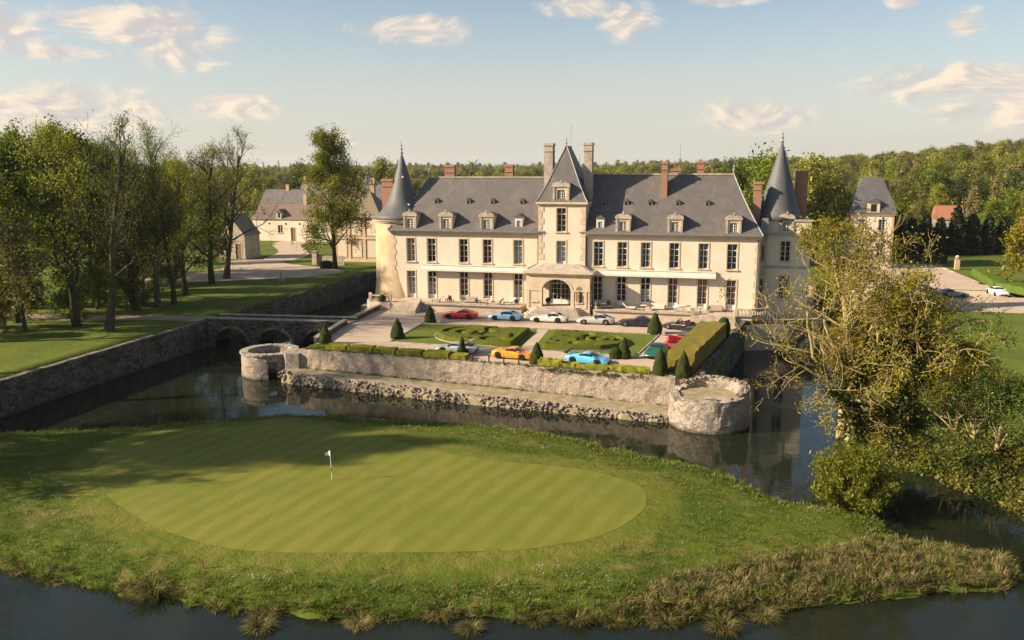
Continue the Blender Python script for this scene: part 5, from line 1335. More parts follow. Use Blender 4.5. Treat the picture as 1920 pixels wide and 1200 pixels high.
# flagstick
FX, FY = -27.5, 52.7; fz = hz(FX, FY) + .06
fg = thing('flagstick', 'golf flagstick with small white flag in the putting green', 'flagstick', (FX, FY, fz))
obj('pole', MB().tube([(0, 0, 0), (-.08, 0, 2.2)], .022, 6), MT['white'], fg, world=False)
obj('pole_band', MB().tube([(-.022, 0, .6), (-.032, 0, .9)], .025, 6), MT['iron'], fg, world=False)
fl = MB(); 
for k in range(5):
    a, b = k / 5, (k + 1) / 5; f_ = lambda t: (-.06 - .38 * t, -.02 + .07 * math.sin(t * 4), 0)
    A, B = f_(a), f_(b); fl.quad((A[0], A[1], 2.18 - .22 * a - .0), (A[0] - .0, A[1], 1.78 + .02 * a), (B[0], B[1], 1.78 + .02 * b), (B[0], B[1], 2.18 - .22 * b))
obj('flag', fl, MT['white'], fg, world=False)
obj('cup', MB().lathe([(.055, 0.0), (.055, .012)], 12), MT['interior'], fg, world=False)
for x, y, h, lab in ((-14.1, 40.8, .55, 'short red stake in the rough near the tussock standing in water'), (2.6, 49.7, .55, 'short red stake in the rough near the reed bank'), (-28.8, 39.2, .6, 'short red stake in the rough near the dark round tussock')):
    tag(obj('red_stake', MB().frustum((x - .03, x + .03, y - .03, y + .03), (x - .025, x + .025, y - .025, y + .025), hz(x, y) - .1, hz(x, y) + h), MT['red_post'], loc=(x, y, hz(x, y))), lab, 'stake')
# ------------------------------------------------------------------ cars
def car_mesh(L=4.5, Wd=1.94, H=1.24, hood=.74, deck=.86, nose=.56, tail=.80, wsb=.55, rf=-.15, rr=-.75, rwb=-1.75, wb=2.65, foff=.95, wr=.345, open_top=False, N=84):
    """lofted car body; +x is the front. Returns the pieces as (name, MB)"""
    xs = np.linspace(-L / 2, L / 2, N)
    def curve(pts, k=5):
        px, pz = zip(*sorted(pts)); z = np.interp(xs, px, pz)
        for _ in range(3): z = np.convolve(np.pad(z, k, mode='edge'), np.ones(2 * k + 1) / (2 * k + 1), mode='valid') if k else z
        return z
    dk = curve([(-L / 2, tail - .10), (-L / 2 + .2, tail), (rwb, deck), (0, deck), (wsb, hood + .10), (L / 2 - 1.0, hood), (L / 2 - .35, nose + .10), (L / 2, nose - .10)], 2)
    px = [-L / 2, rwb - .02, rwb, rr, (rr + rf) / 2, rf, wsb, wsb + .02, L / 2]; pz = [0, 0, deck, H - .05, H, H - .04, hood + .1, 0, 0]
    rf_z = np.interp(xs, px, pz); rf_z = np.convolve(np.pad(rf_z, 2, mode='edge'), np.ones(5) / 5, mode='valid')
    c = np.maximum(0, rf_z - dk)
    if open_top: c = c * 0
    t = np.abs(xs) / (L / 2)
    w = Wd / 2 * (1 - .17 * np.clip((t - .55) / .45, 0, 1) ** 2.2)
    xf, xr = L / 2 - foff, L / 2 - foff - wb
    for xc, am in ((xf, .012), (xr, .03)): w = w + am * np.exp(-((xs - xc) / .45) ** 2)
    sh = dk - .07 + .03 * np.exp(-((xs - xr) / .5) ** 2) + .02 * np.exp(-((xs - xf) / .45) ** 2)
    low = .17 + .10 * np.clip((t - .85) / .15, 0, 1)
    ra = wr + .045
    arch = np.zeros(N)
    for xc in (xf, xr):
        q = ra ** 2 - (xs - xc) ** 2; arch = np.maximum(arch, np.where(q > 0, wr + np.sqrt(np.maximum(q, 0)), 0))
    low = np.minimum(np.maximum(low, arch), sh - .06)
    rings = []
    for i in range(N):
        s = sh[i]; l = low[i]; ww = w[i]; d = dk[i]; cc = c[i]; g = min(1, cc / .12)
        rings.append([(.90 * ww, l), (.975 * ww, l + (s - l) * .22), (1.0 * ww, l + (s - l) * .55), (.985 * ww, l + (s - l) * .85), (.94 * ww, s), (.86 * ww, d),
                      ((.86 - .0) * ww * (1 - g) * .8 + g * .685 * ww, d + cc * .84), (.50 * ww, d + cc * .975 + .01 * (1 - g)), (0, d + cc + .015)])
    K = 9; pieces = {}
    def put(name, quads): pieces.setdefault(name, []).extend(quads)
    Cmax = c.max() if c.max() > 0 else 1
    for i in range(N - 1):
        xm = (xs[i] + xs[i + 1]) / 2; cm = (c[i] + c[i + 1]) / 2
        for j in range(K - 1):
            nm = 'body'
            if not open_top:
                if j == 5 and cm > .42 * Cmax and rr - .45 < xm < wsb - .25: nm = 'side_window'
                if j >= 6 and cm > .12 * Cmax:
                    if xm > rf + .10: nm = 'windscreen'
                    elif j >= 7 and rwb + .35 < xm < rr - .15: nm = 'rear_window'
            a, b = rings[i][j], rings[i + 1][j]; p, q = rings[i][j + 1], rings[i + 1][j + 1]
            put(nm if nm != 'side_window' else 'side_window_l', [((xs[i], a[0], a[1]), (xs[i], p[0], p[1]), (xs[i + 1], q[0], q[1]), (xs[i + 1], b[0], b[1]))])
            put(nm if nm != 'side_window' else 'side_window_r', [((xs[i], -a[0], a[1]), (xs[i + 1], -b[0], b[1]), (xs[i + 1], -q[0], q[1]), (xs[i], -p[0], p[1]))])
    for i, s in ((0, 1), (N - 1, -1)):
        r = rings[i]
        for j in range(K - 1):
            q = ((xs[i], r[j][0], r[j][1]), (xs[i], -r[j][0], r[j][1]), (xs[i], -r[j + 1][0], r[j + 1][1]), (xs[i], r[j + 1][0], r[j + 1][1])); put('body', [q[::s]])
    out = []
    for nm, qs in pieces.items():
        mb = MB()
        for q in qs: mb.quad(*q)
        out.append((nm, mb))
    return out, dict(xf=xf, xr=xr, wr=wr, L=L, W=Wd, dk=lambda x: float(np.interp(x, xs, dk)), w=lambda x: float(np.interp(x, xs, w)), low=lambda x: float(np.interp(x, xs, low)), wsb=wsb, rf=rf, hood=hood)


def weld(mb):
    v = np.round(np.array(mb.v), 5); u_, inv = np.unique(v, axis=0, return_inverse=True); inv = inv.ravel()
    F = [tuple(dict.fromkeys(int(inv[i]) for i in f)) for f in mb.f]
    m = MB(); m.v = [tuple(p) for p in u_]; m.f = [f for f in F if len(f) > 2]; return m


def make_car(label, body, x, y, rz, group, rims='rim_dark', wing=False, open_hatch=None, z=0.0, chrome=False, stripe=None, **kw):
    pcs, g = car_mesh(**kw)
    c = thing('parked_car', label, 'car', (x, y, z), rz, group)
    bm = paint('car_paint', body)
    bo = None
    for nm, mb in pcs:
        name = 'side_window' if nm.startswith('side_window') else nm
        o = obj(name, weld(mb), bm if nm == 'body' else MT['car_glass'], c, True, world=False)
        if nm == 'body': bo = o
    L_, w0 = g['L'], g['W'] / 2
    obj('underbody', MB().box(-L_ / 2 + .25, L_ / 2 - .25, -w0 * .82, w0 * .82, .12, .48), MT['trim_black'], c, world=False)
    xf = L_ / 2
    obj('grille', MB().box(xf - .02, xf + .015, -w0 * .5, w0 * .5, .28, .42), MT['trim_black'], bo, world=False)
    obj('rear_diffuser', MB().box(-xf - .015, -xf + .02, -w0 * .62, w0 * .62, .28, .46), MT['trim_black'], bo, world=False)
    for s in (-1, 1):
        hx = xf - .42; hy = g['w'](hx) * .70; hzv = g['dk'](hx)
        obj('headlight', MB().add([(hx - .22, s * (hy - .02), g['dk'](hx - .22) + .012), (hx + .22, s * (hy - .05), g['dk'](hx + .22) + .01), (hx + .20, s * (hy + .16), g['dk'](hx + .2) - .035), (hx - .20, s * (hy + .18), g['dk'](hx - .2) - .02)], [(0, 1, 2, 3)[::-s]]), MT['lamp_clear'], c, world=False)
        obj('tail_light', MB().box(-xf - .012, -xf + .03, min(s * w0 * .45, s * w0 * .76), max(s * w0 * .45, s * w0 * .76), .60, .67), MT['lamp_red'], c, world=False)
        mx = g['wsb'] - .35; obj('mirror', MB().frustum((mx - .06, mx + .06, s * w0 * .98 - .09, s * w0 * .98 + .09), (mx - .05, mx + .07, s * w0 * .98 - .08, s * w0 * .98 + .08), g['dk'](mx) + .02, g['dk'](mx) + .15), bm, c, world=False)
        dx = -.35; obj('door_handle', MB().box(dx - .09, dx + .09, s * (w0 + .004) - .012, s * (w0 + .004) + .012, .66, .69), MT['trim_black'] if not chrome else MT['rim_silver'], c, world=False)
        for xc in (g['xf'], g['xr']):
            ww, wr = .23, g['wr']; yo = s * (w0 - .10)
            wh = obj('wheel', MB().lathe([(wr * .62, -.10), (wr * .93, -.115), (wr, -.08), (wr, .08), (wr * .93, .115), (wr * .62, .10)], 20, cap=False), MT['tyre'], c, True, world=False)
            wh.location = (xc, yo, wr); wh.rotation_euler = (R(90), 0, 0)
            rm = MB().lathe([(wr * .64, -.085), (wr * .64, .085)], 20, cap=False); rm.lathe([(wr * .16, -.09), (wr * .16, .09)], 10)
            for k in range(5):
                a = 2 * math.pi * k / 5; dx_, dy_ = math.cos(a), math.sin(a); px_, py_ = -dy_ * .035, dx_ * .035
                for zz in (-.085, .085): rm.quad((dx_ * .04 + px_, dy_ * .04 + py_, zz), (dx_ * wr * .64 + px_, dy_ * wr * .64 + py_, zz), (dx_ * wr * .64 - px_, dy_ * wr * .64 - py_, zz), (dx_ * .04 - px_, dy_ * .04 - py_, zz))
            obj('rim', rm, MT[rims], wh, world=False)
            obj('brake_disc', MB().lathe([(wr * .55, -.02), (wr * .55, .02)], 16), MT['rim_dark'], wh, world=False)
    if wing:
        obj('rear_wing', MB().box(-xf - .05, -xf + .32, -w0 * .88, w0 * .88, 1.12, 1.16).box(-xf - .05, -xf + .32, -w0 * .90, -w0 * .87, 1.02, 1.20).box(-xf - .05, -xf + .32, w0 * .87, w0 * .90, 1.02, 1.20).box(-xf + .1, -xf + .2, -.35, -.31, .8, 1.12).box(-xf + .1, -xf + .2, .31, .35, .8, 1.12), MT['trim_black'], c, world=False)
    if open_hatch == 'rear':
        mb = MB(); 
        for k in range(6):
            a, b = k / 6, (k + 1) / 6; X = lambda t: -.55 - 1.35 * t; Z = lambda t: 1.12 + .55 * t - .18 * t * t
            mb.quad((X(a), -.62, Z(a)), (X(a), .62, Z(a)), (X(b), .62 - .12 * b, Z(b)), (X(b), -.62 + .12 * b, Z(b)))
        obj('engine_cover', mb, bm, c, True, world=False)
        obj('engine_cover_glass', MB().quad((-.75, -.4, 1.225), (-.75, .4, 1.225), (-1.45, .36, 1.47), (-1.45, -.36, 1.47)), MT['car_glass'], c, world=False)
        obj('engine_bay', MB().box(-1.8, -.7, -.6, .6, .80, .95), MT['trim_black'], c, world=False)
        for s in (-1, 1): obj('lift_strut', MB().tube([(-1.0, s * .55, .85), (-1.4, s * .52, 1.42)], .02, 5), MT['rim_silver'], c, world=False)
    if open_hatch == 'front':
        mb = MB(); X0 = g['wsb'] + .15
        mb.quad((X0, -.6, g['hood'] + .1), (X0, .6, g['hood'] + .1), (X0 + .55, .55, g['hood'] + .75), (X0 + .55, -.55, g['hood'] + .75))
        obj('bonnet', mb, bm, c, True, world=False)
        obj('luggage_bay', MB().box(X0 + .05, X0 + .8, -.5, .5, .6, g['hood'] + .09), MT['trim_black'], c, world=False)
    if kw.get('open_top'):
        d0 = g['dk'](-.4)
        obj('cockpit', MB().box(-1.15, .35, -w0 * .74, w0 * .74, d0 - .05, d0 + .035), MT['trim_black'], c, world=False)
        for s in (-.38, .38):
            obj('seat', MB().box(-.75, -.2, s - .24, s + .24, d0 + .0, d0 + .10).box(-.92, -.74, s - .24, s + .24, d0 + .0, d0 + .36), MT['curtain_red'], c, world=False)
        obj('windscreen', MB().quad((.55, -w0 * .74, d0 + .02), (.55, w0 * .74, d0 + .02), (.12, w0 * .62, d0 + .40), (.12, -w0 * .62, d0 + .40)), MT['car_glass'], c, world=False)
        obj('windscreen_frame', MB().tube([(.55, -w0 * .76, d0 + .02), (.12, -w0 * .64, d0 + .41), (.12, w0 * .64, d0 + .41), (.55, w0 * .76, d0 + .02)], .022, 6), MT['rim_silver'], c, world=False)
        obj('folded_roof', MB().box(-1.55, -1.0, -w0 * .7, w0 * .7, d0 + .0, d0 + .16), MT['trim_black'], c, world=False)
        obj('steering_wheel', MB().tube([(-.08 + .0, .38 + .17 * math.cos(t), d0 + .2 + .17 * math.sin(t)) for t in np.linspace(0, 2 * math.pi, 13)], .02, 5), MT['trim_black'], c, world=False)
    return c


GA, GB, GC = 'cars parked along the terrace', 'cars parked beside the tall hedge', 'cars parked above the front wall'
LEFT = math.pi
make_car('red sports coupe parked first along the terrace, by the left steps', (0.62, 0.012, 0.018), -35.3, 105.3, LEFT + R(2), GA, L=4.62, Wd=1.97, H=1.27, wsb=.45, rf=-.35, rr=-.95, rwb=-1.9, wb=2.72, foff=.98)
make_car('pale blue sports coupe parked along the terrace between red and white cars', (0.24, 0.50, 0.66), -29.15, 105.6, LEFT + R(-3), GA, L=4.45, Wd=1.92, H=1.26, wsb=.75, rf=.05, rr=-.75, rwb=-2.0, wb=2.45, foff=1.0)
make_car('white coupe with dark roof glass parked in front of the portico steps', (0.70, 0.66, 0.60), -23.3, 105.5, LEFT, GA, L=4.72, Wd=1.97, H=1.28, wsb=.40, rf=-.40, rr=-.95, rwb=-1.95, wb=2.80, foff=.88)
make_car('silver grey coupe parked right of the portico steps', (0.46, 0.45, 0.43), -17.3, 105.6, LEFT + R(4), GA, L=4.7, Wd=1.97, H=1.32, wsb=.45, rf=-.35, rr=-.95, rwb=-1.95, wb=2.75, foff=.95, rims='rim_silver')
make_car('long black saloon with chrome wheels beside the lawn corner cone', (0.010, 0.010, 0.018), -11.9, 105.3, LEFT + R(2), GA, L=4.95, Wd=1.9, H=1.30, wsb=.55, rf=-.15, rr=-1.0, rwb=-1.75, wb=2.95, foff=.95, rims='rim_silver', chrome=True)
make_car('black convertible with open roof near the right terrace steps', (0.012, 0.012, 0.012), -6.6, 104.2, LEFT + R(-22), GA, L=4.35, Wd=1.8, H=1.2, wsb=.55, rf=-.1, rr=-.7, rwb=-1.5, wb=2.5, foff=.9, open_top=True, rims='rim_silver')
DN = -math.pi / 2
make_car('dark grey coupe parked farthest along the tall hedge behind the red car', (0.035, 0.033, 0.035), -5.1, 99.2, DN + R(-20), GB, L=4.5, H=1.26)
make_car('bright red car with raised front bonnet beside the tall hedge', (0.62, 0.02, 0.045), -6.35, 94.1, DN + R(-12), GB, L=4.4, H=1.18, wsb=.85, rf=.15, rr=-.5, rwb=-1.7, open_hatch='front')
make_car('dark green coupe parked beside the tall hedge next to the sunny cone', (0.008, 0.11, 0.06), -8.0, 89.0, DN + R(-8), GB, L=4.5, Wd=1.95, H=1.30, wsb=.55, rf=-.15, rr=-.8, rwb=-1.9)
make_car('silver supercar with raised engine cover behind the slim cone', (0.52, 0.53, 0.54), -29.1, 85.5, LEFT + R(-4), GC, L=4.65, Wd=2.0, H=1.13, hood=.66, deck=.86, nose=.5, wsb=1.05, rf=.30, rr=-.25, rwb=-1.5, wb=2.65, foff=1.05, open_hatch='rear')
make_car('orange supercar parked above the front wall beside a cone', (0.92, 0.30, 0.008), -22.35, 84.3, R(-6), GC, L=4.5, Wd=2.0, H=1.2, hood=.70, deck=.88, nose=.5, wsb=1.05, rf=.25, rr=-.30, rwb=-1.7, wb=2.67, foff=1.05)
make_car('bright sky blue supercar with black rear wing above the front wall', (0.12, 0.50, 0.78), -14.45, 83.9, R(-8), GC, L=4.5, Wd=1.98, H=1.17, hood=.68, deck=.88, nose=.48, wsb=1.15, rf=.25, rr=-.30, rwb=-1.8, wb=2.62, foff=1.0, wing=True)
GD = 'cars in the gravel car park'
make_car('white car parked by the low green hedge in the car park', (0.70, 0.69, 0.67), 38.2, 143.2, DN + R(8), GD, L=4.4, H=1.28, z=.03)
make_car('grey coupe standing across the car park behind the big ivy tree', (0.16, 0.16, 0.165), 31.0, 139.6, R(10), GD, L=4.6, H=1.28, z=.03)
make_car('dark car at the back of the car park near the pavilion tower', (0.03, 0.03, 0.045), 27.8, 147.8, R(-60), GD, L=4.6, H=1.30, z=.03)
# ------------------------------------------------------------------ other buildings
def house(name, label, x0, x1, y0, y1, z0, ze, zr, wall, roof, axis='x', hip=0.0, wins=(), door=None, chim=(), ov=.3, cat='house', ch_mat='brick_pale'):
    t = thing(name, label, cat, ((x0 + x1) / 2, (y0 + y1) / 2, z0))
    mb = MB(); holes = [(x - w / 2, x + w / 2, z, z + h) for x, z, w, h in wins]
    if door: holes.append((door[0] - door[2] / 2, door[0] + door[2] / 2, z0, z0 + door[3]))
    holed_wall(mb, x0, x1, z0 - 1, ze, y0, [(a, b, max(c, z0 - .99), d) for a, b, c, d in holes])
    mb.quad((x1, y0, z0 - 1), (x1, y1, z0 - 1), (x1, y1, ze), (x1, y0, ze)); mb.quad((x0, y0, z0 - 1), (x0, y0, ze), (x0, y1, ze), (x0, y1, z0 - 1)); mb.quad((x0, y1, z0 - 1), (x0, y1, ze), (x1, y1, ze), (x1, y1, z0 - 1))
    xm, ym = (x0 + x1) / 2, (y0 + y1) / 2
    if axis == 'y': mb.quad((x0, y0, ze), (x1, y0, ze), (xm, y0, zr - .1)); mb.quad((x1, y1, ze), (x0, y1, ze), (xm, y1, zr - .1))
    elif not hip: mb.quad((x1, y0, ze), (x1, y1, ze), (x1, ym, zr - .1)); mb.quad((x0, y1, ze), (x0, y0, ze), (x0, ym, zr - .1))
    obj('wall', mb, MT[wall], t)
    rm = MB(); s = (zr - ze) / ((y1 - y0) / 2 if axis == 'x' else (x1 - x0) / 2)
    if axis == 'x':
        a, b, c, d = x0 - ov, x1 + ov, y0 - ov, y1 + ov; e = ze - ov * s + .05
        rm.quad((a, c, e), (b, c, e), (b - hip, ym, zr), (a + hip, ym, zr)); rm.quad((b, d, e), (a, d, e), (a + hip, ym, zr), (b - hip, ym, zr))
        rm.quad((a, d, e), (a, c, e), (a + hip, ym, zr)); rm.quad((b, c, e), (b, d, e), (b - hip, ym, zr))
        rm.quad((a, c, e), (a, d, e), (b, d, e), (b, c, e))
        rc = [((a + hip), ym, zr), ((b - hip), ym, zr)]
    else:
        a, b, c, d = x0 - ov, x1 + ov, y0 - ov, y1 + ov; e = ze - ov * s + .05
        rm.quad((a, d, e), (a, c, e), (xm, c + hip, zr), (xm, d - hip, zr)); rm.quad((b, c, e), (b, d, e), (xm, d - hip, zr), (xm, c + hip, zr))
        if hip: rm.quad((a, c, e), (b, c, e), (xm, c + hip, zr)); rm.quad((b, d, e), (a, d, e), (xm, d - hip, zr))
        rc = [(xm, c + hip, zr), (xm, d - hip, zr)]
    r = obj('roof', rm, MT[roof], t)
    obj('ridge_tiles', MB().tube([(p[0], p[1], p[2] + .02) for p in rc], .13, 6), MT[roof], r)
    obj('gutter', MB().box(x0 - .1, x1 + .1, y0 - .16, y0 - .02, ze - .12, ze - .02), MT['lead'], t) if axis == 'x' else None
    for x, z, w, h in wins: window(t, x, y0, z, w, h, 3, 2, None, 0, .10, .2, None)
    if door:
        dd = obj('door', MB().box(door[0] - door[2] / 2 + .04, door[0] + door[2] / 2 - .04, y0 + .12, y0 + .18, z0, z0 + door[3] - .03), MT['wood'], t)
        obj('door_frame', MB().box(door[0] - door[2] / 2 - .12, door[0] - door[2] / 2 + .04, y0 - .04, y0 + .2, z0, z0 + door[3] + .1).box(door[0] + door[2] / 2 - .04, door[0] + door[2] / 2 + .12, y0 - .04, y0 + .2, z0, z0 + door[3] + .1), MT['trim'], dd)
    for cx, cy, cz, w_ in chim:
        c_ = obj('chimney', MB().box(cx - w_ / 2, cx + w_ / 2, cy - .4, cy + .4, ze, cz), MT[ch_mat], r); 
        obj('chimney_cap', MB().box(cx - w_ / 2 - .08, cx + w_ / 2 + .08, cy - .48, cy + .48, cz, cz + .15), MT['trim_grey'], t)
    return t
fh = house('farmhouse', 'long low cream farmhouse with brown tiled roof beyond the round lawn', -126.5, -98, 204, 214, 0.0, 5.9, 9.7, 'render', 'tile', 'x', 0, [(-118.4, 2.2, 1.25, 2.0), (-108.0, 2.2, 1.25, 2.0), (-103.0, 2.2, 1.25, 2.0)], (-114.6, 0, 1.4, 3.6), [(-113.2, 209, 12.2, 1.0), (-100, 209, 12.2, 1.0)])
for x in (-121.5, -116.6, -112.6): obj('round_vent', MB().prism_y([(x + .28 * math.cos(t), 4.6 + .28 * math.sin(t)) for t in np.linspace(0, 2 * math.pi, 11)[:-1]], 203.96, 204.02), MT['interior'], fh)
dm = obj('dormer', MB().box(-119.2, -117.8, 203.9, 206.5, 5.9, 7.6), MT['trim'], fh); obj('dormer_roof', MB().prism_y([(-119.4, 7.6), (-117.6, 7.6), (-118.5, 8.4)], 203.7, 207.5), MT['tile'], dm); obj('dormer_pane', MB().box(-118.8, -118.2, 203.86, 203.92, 6.2, 7.4), MT['car_glass'], dm)
house('farm_house', 'steep gabled house with dark roof behind the long farmhouse', -144.5, -129, 236, 248, .6, 6.0, 12.4, 'trim_grey', 'slate', 'x', 0, [(-140, 2.4, 1.2, 1.8)], None, [(-130.5, 242, 13.8, 1.1), (-137, 242, 13.8, 1.0)])
house('farm_house', 'dark roofed house with twin chimneys behind the farmhouse ridge', -141, -127, 254, 264, .8, 6.8, 14.2, 'trim_grey', 'slate', 'x', 0, [(-137, 2.4, 1.2, 1.8), (-131, 2.4, 1.2, 1.8)], None, [(-140, 259, 16.2, 1.1), (-128, 259, 16.2, 1.1)])
house('stone_barn', 'pale stone barn with steep gable end beside the drive', -109.6, -103.0, 162.5, 168.5, 0, 5.3, 9.4, 'trim_grey', 'tile_olive', 'y', 0, [(-107.2, 3.0, .9, 1.2)], (-104.6, 0, 1.5, 3.2), ())
pvl = house('brick_pavilion', 'brick and cream pavilion with mossy hipped roof behind the single tall tree', -82.5, -71.6, 163, 172, 0, 9.6, 14.6, 'brick_pale', 'tile_olive', 'x', 4.6, [], None, [(-75.5, 168.5, 16.0, 1.0), (-79.5, 168.5, 16.0, 1.0)], .45)
for x in (-80.3, -76.9, -73.5):
    for z0, z1 in ((1.0, 4.4), (5.5, 9.0)): obj('render_panel', MB().box(x - 1.0, x + 1.0, 162.93, 163.02, z0, z1), MT['render'], pvl)
obj('string_course', MB().box(-82.6, -71.5, 162.86, 163.02, 4.75, 5.1).box(-82.6, -71.5, 162.8, 163.02, 9.25, 9.6).box(-82.6, -71.5, 162.9, 163.02, 0, .6), MT['trim'], pvl)
for x in (-82.3, -78.6, -75.2, -71.85): obj('pilaster', MB().box(x - .25, x + .25, 162.9, 163.02, .6, 9.2), MT['trim'], pvl)
d2 = obj('dormer', MB().box(-80.2, -78.9, 162.9, 165.5, 9.6, 11.4), MT['white_paint'], pvl); obj('dormer_roof', MB().prism_y([(-80.4, 11.4), (-78.7, 11.4), (-79.55, 12.2)], 162.7, 166.3), MT['tile_olive'], d2)
house('slate_house', 'village house with black slate roof behind the brick pavilion', -101, -86, 214, 224, .5, 9.0, 14.6, 'brick_pale', 'slate', 'x', 2.0, [(-96, 4, 1.2, 2)], None, [(-98, 219, 16.2, 1.2), (-89, 219, 16.2, 1.2)])
house('brick_house', 'reddish roofed village house half hidden by the single tall tree', -119, -106, 222, 232, .5, 8.5, 13.6, 'brick_pale', 'tile', 'x', 1.5, [(-115, 4, 1.2, 2), (-110, 4, 1.2, 2)], None, [(-117, 227, 15.2, 1.1)])
sp = thing('church_spire', 'small dark slate turret with pointed spire rising over village roofs', 'turret', (-103.5, 228, .5))
obj('turret_wall', MB().box(-105, -102, 226.5, 229.5, 0, 13.5), MT['trim_grey'], sp); obj('spire', MB().frustum((-105.2, -101.8, 226.3, 229.7), (-103.6, -103.4, 227.9, 228.1), 13.5, 18.4), MT['slate'], sp)
# gate by the drive
gt = thing('gate_post', 'square stone gate post with ball at the drive, beside the single tall tree', 'gate post', (-83.2, 156.5, 0))
obj('shaft', MB().box(-83.7, -82.7, 156, 157, 0, 2.6), MT['trim_grey'], gt); obj('cap', MB().box(-83.85, -82.55, 155.85, 157.15, 2.6, 2.85), MT['trim_grey'], gt); obj('ball', MB().lathe([(.1, 0), (.32, .2), (.36, .42), (.24, .65), (.02, .75)], 12, (-83.2, 156.5, 2.85)), MT['trim_grey'], gt, True)
ft = thing('wooden_fence', 'grey wooden paling fence between gate post and tall tree', 'fence', (-80, 156.5, 0))
for k in range(16):
    x = -82.5 + k * .36; obj('paling', MB().box(x, x + .30, 156.45, 156.5, 0, 1.9 + .08 * rnd.random()), MT['trim_grey'], ft)
obj('rail', MB().box(-82.6, -76.7, 156.5, 156.58, .4, .55).box(-82.6, -76.7, 156.5, 156.58, 1.35, 1.5), MT['trim_grey'], ft)
st = thing('stone_statue', 'small pale stone statue on the left lawn above the moat', 'statue', (-77.2, 132.5, hz(-77.2, 132.5)))
obj('plinth', MB().box(-.35, .35, -.35, .35, 0, .55), MT['coping'], st, world=False); obj('figure', MB().lathe([(.25, .55), (.3, .7), (.2, 1.0), (.24, 1.25), (.1, 1.42), (.14, 1.58), (.04, 1.72)], 10), MT['coping'], st, True, world=False)
sg = thing('sign_post', 'small dark notice board on a post beside the gravel drive', 'sign', (-91, 132.6, hz(-91, 132.6)))
obj('post', MB().box(-.05, .05, -.05, .05, 0, 1.6), MT['iron'], sg, world=False); obj('board', MB().box(-.4, .4, -.09, -.05, 1.0, 1.6), MT['iron'], sg, world=False)
# right: pavilion tower
pt = thing('pavilion_tower', 'square cream tower house with steep slate hip roof behind the ivy tree', 'tower', (24.1, 179, 0))
mb = MB(); hl = [(21.6, 22.8, 7.2, 9.3), (25.2, 26.4, 7.2, 9.3), (25.2, 26.4, 2.4, 4.6), (21.6, 22.8, 2.4, 4.6)]
holed_wall(mb, 20.3, 27.9, -.5, 10.4, 175, hl); mb.quad((20.3, 175, -.5), (20.3, 175, 10.4), (20.3, 183, 10.4), (20.3, 183, -.5)); mb.quad((27.9, 175, -.5), (27.9, 183, -.5), (27.9, 183, 10.4), (27.9, 175, 10.4)); mb.quad((20.3, 183, -.5), (20.3, 183, 10.4), (27.9, 183, 10.4), (27.9, 183, -.5))
obj('wall', mb, MT['render'], pt)
for a, b, c, d in hl: window(pt, (a + b) / 2, 175, c, 1.2, d - c, 4, 2, None, 0, .12, .25, None)
rm = MB(); e = (19.9, 28.3, 174.6, 183.4); tp = (22.2, 25.8, 178.6, 179.4)
rm.frustum(e, tuple(e[i] + (tp[i] - e[i]) * .12 for i in range(4)), 10.4, 11.5); rm.frustum(tuple(e[i] + (tp[i] - e[i]) * .12 for i in range(4)), tp, 11.5, 17.2)
obj('roof', rm, MT['slate_blue'], pt); obj('string_course', MB().box(20.2, 28.0, 174.85, 175.02, 6.3, 6.6).box(20.1, 28.1, 174.75, 175.02, 10.1, 10.42), MT['brick_pale'], pt)
for x in (20.3, 27.5): obj('quoin_strip', MB().box(x, x + .4, 174.94, 175.02, 0, 10.1), MT['brick_pale'], pt)
dq = obj('dormer', MB().box(23.0, 25.2, 174.7, 177.5, 10.45, 12.5), MT['trim'], pt); obj('dormer_roof', MB().prism_y([(22.8, 12.5), (25.4, 12.5), (24.1, 13.5)], 174.5, 178.2), MT['slate_blue'], dq); obj('dormer_pane', MB().box(23.6, 24.6, 174.66, 174.72, 10.8, 12.2), MT['car_glass'], dq)
obj('chimney', MB().box(26.2, 27.1, 179.5, 180.6, 12, 16.6), MT['brick'], pt)
house('red_roof_house', 'small house with bright orange red tiled roof among woodland trees', 52, 58.6, 258, 265, hz(55, 262), hz(55, 262) + 4.4, hz(55, 262) + 7.8, 'trim_grey', 'tile_red', 'x', 0, [(53, hz(55, 262) + 1.5, 1.2, 1.4), (57, hz(55, 262) + 1.5, 1.2, 1.4)])
# car park hedges, gate ball
hedge('low_hedge', 'low bright green hedge curving beside the white parked car', [(40.4, 168.5), (39.3, 150.5), (41.2, 150.2), (42.2, 168.5)], 1.3, 'hedge_green', 61, .5, .10)
hedge('low_hedge', 'green hedge running right of the white parked car', [(39.5, 149.5), (43.2, 140.5), (52, 138.5), (48, 150)], 1.2, 'hedge_green', 62, .6, .10)
hedge('low_hedge', 'dark low hedge behind the car park in front of the conifers', [(26, 188.5), (40, 186.0), (40.3, 188.0), (26.5, 190.5)], 1.4, 'topiary', 63, .5, .10)
gp = thing('gate_post', 'brick gate post with stone ball at the car park hedge corner', 'gate post', (39.7, 176.5, 0))
obj('shaft', MB().box(39.3, 40.1, 176.1, 176.9, 0, 1.9), MT['brick_pale'], gp); obj('ball', MB().lathe([(.1, 0), (.38, .22), (.42, .48), (.28, .72), (.02, .82)], 12, (39.7, 176.5, 1.9)), MT['coping'], gp, True)
# radio masts on the horizon
for (x, y, h, lab) in ((60, 760, 27, 'thin lattice mast on the horizon behind the brick front chimney'), (175, 900, 34, 'thin lattice mast on the horizon left of the right tower')):
    X, Y = from_cam(x, y); z = hz(X, Y)
    tag(obj('radio_mast', MB().tube([(X, Y, z), (X, Y, z + h)], [.5, .25], 4), MT['lead'], loc=(X, Y, z)), lab, 'mast')
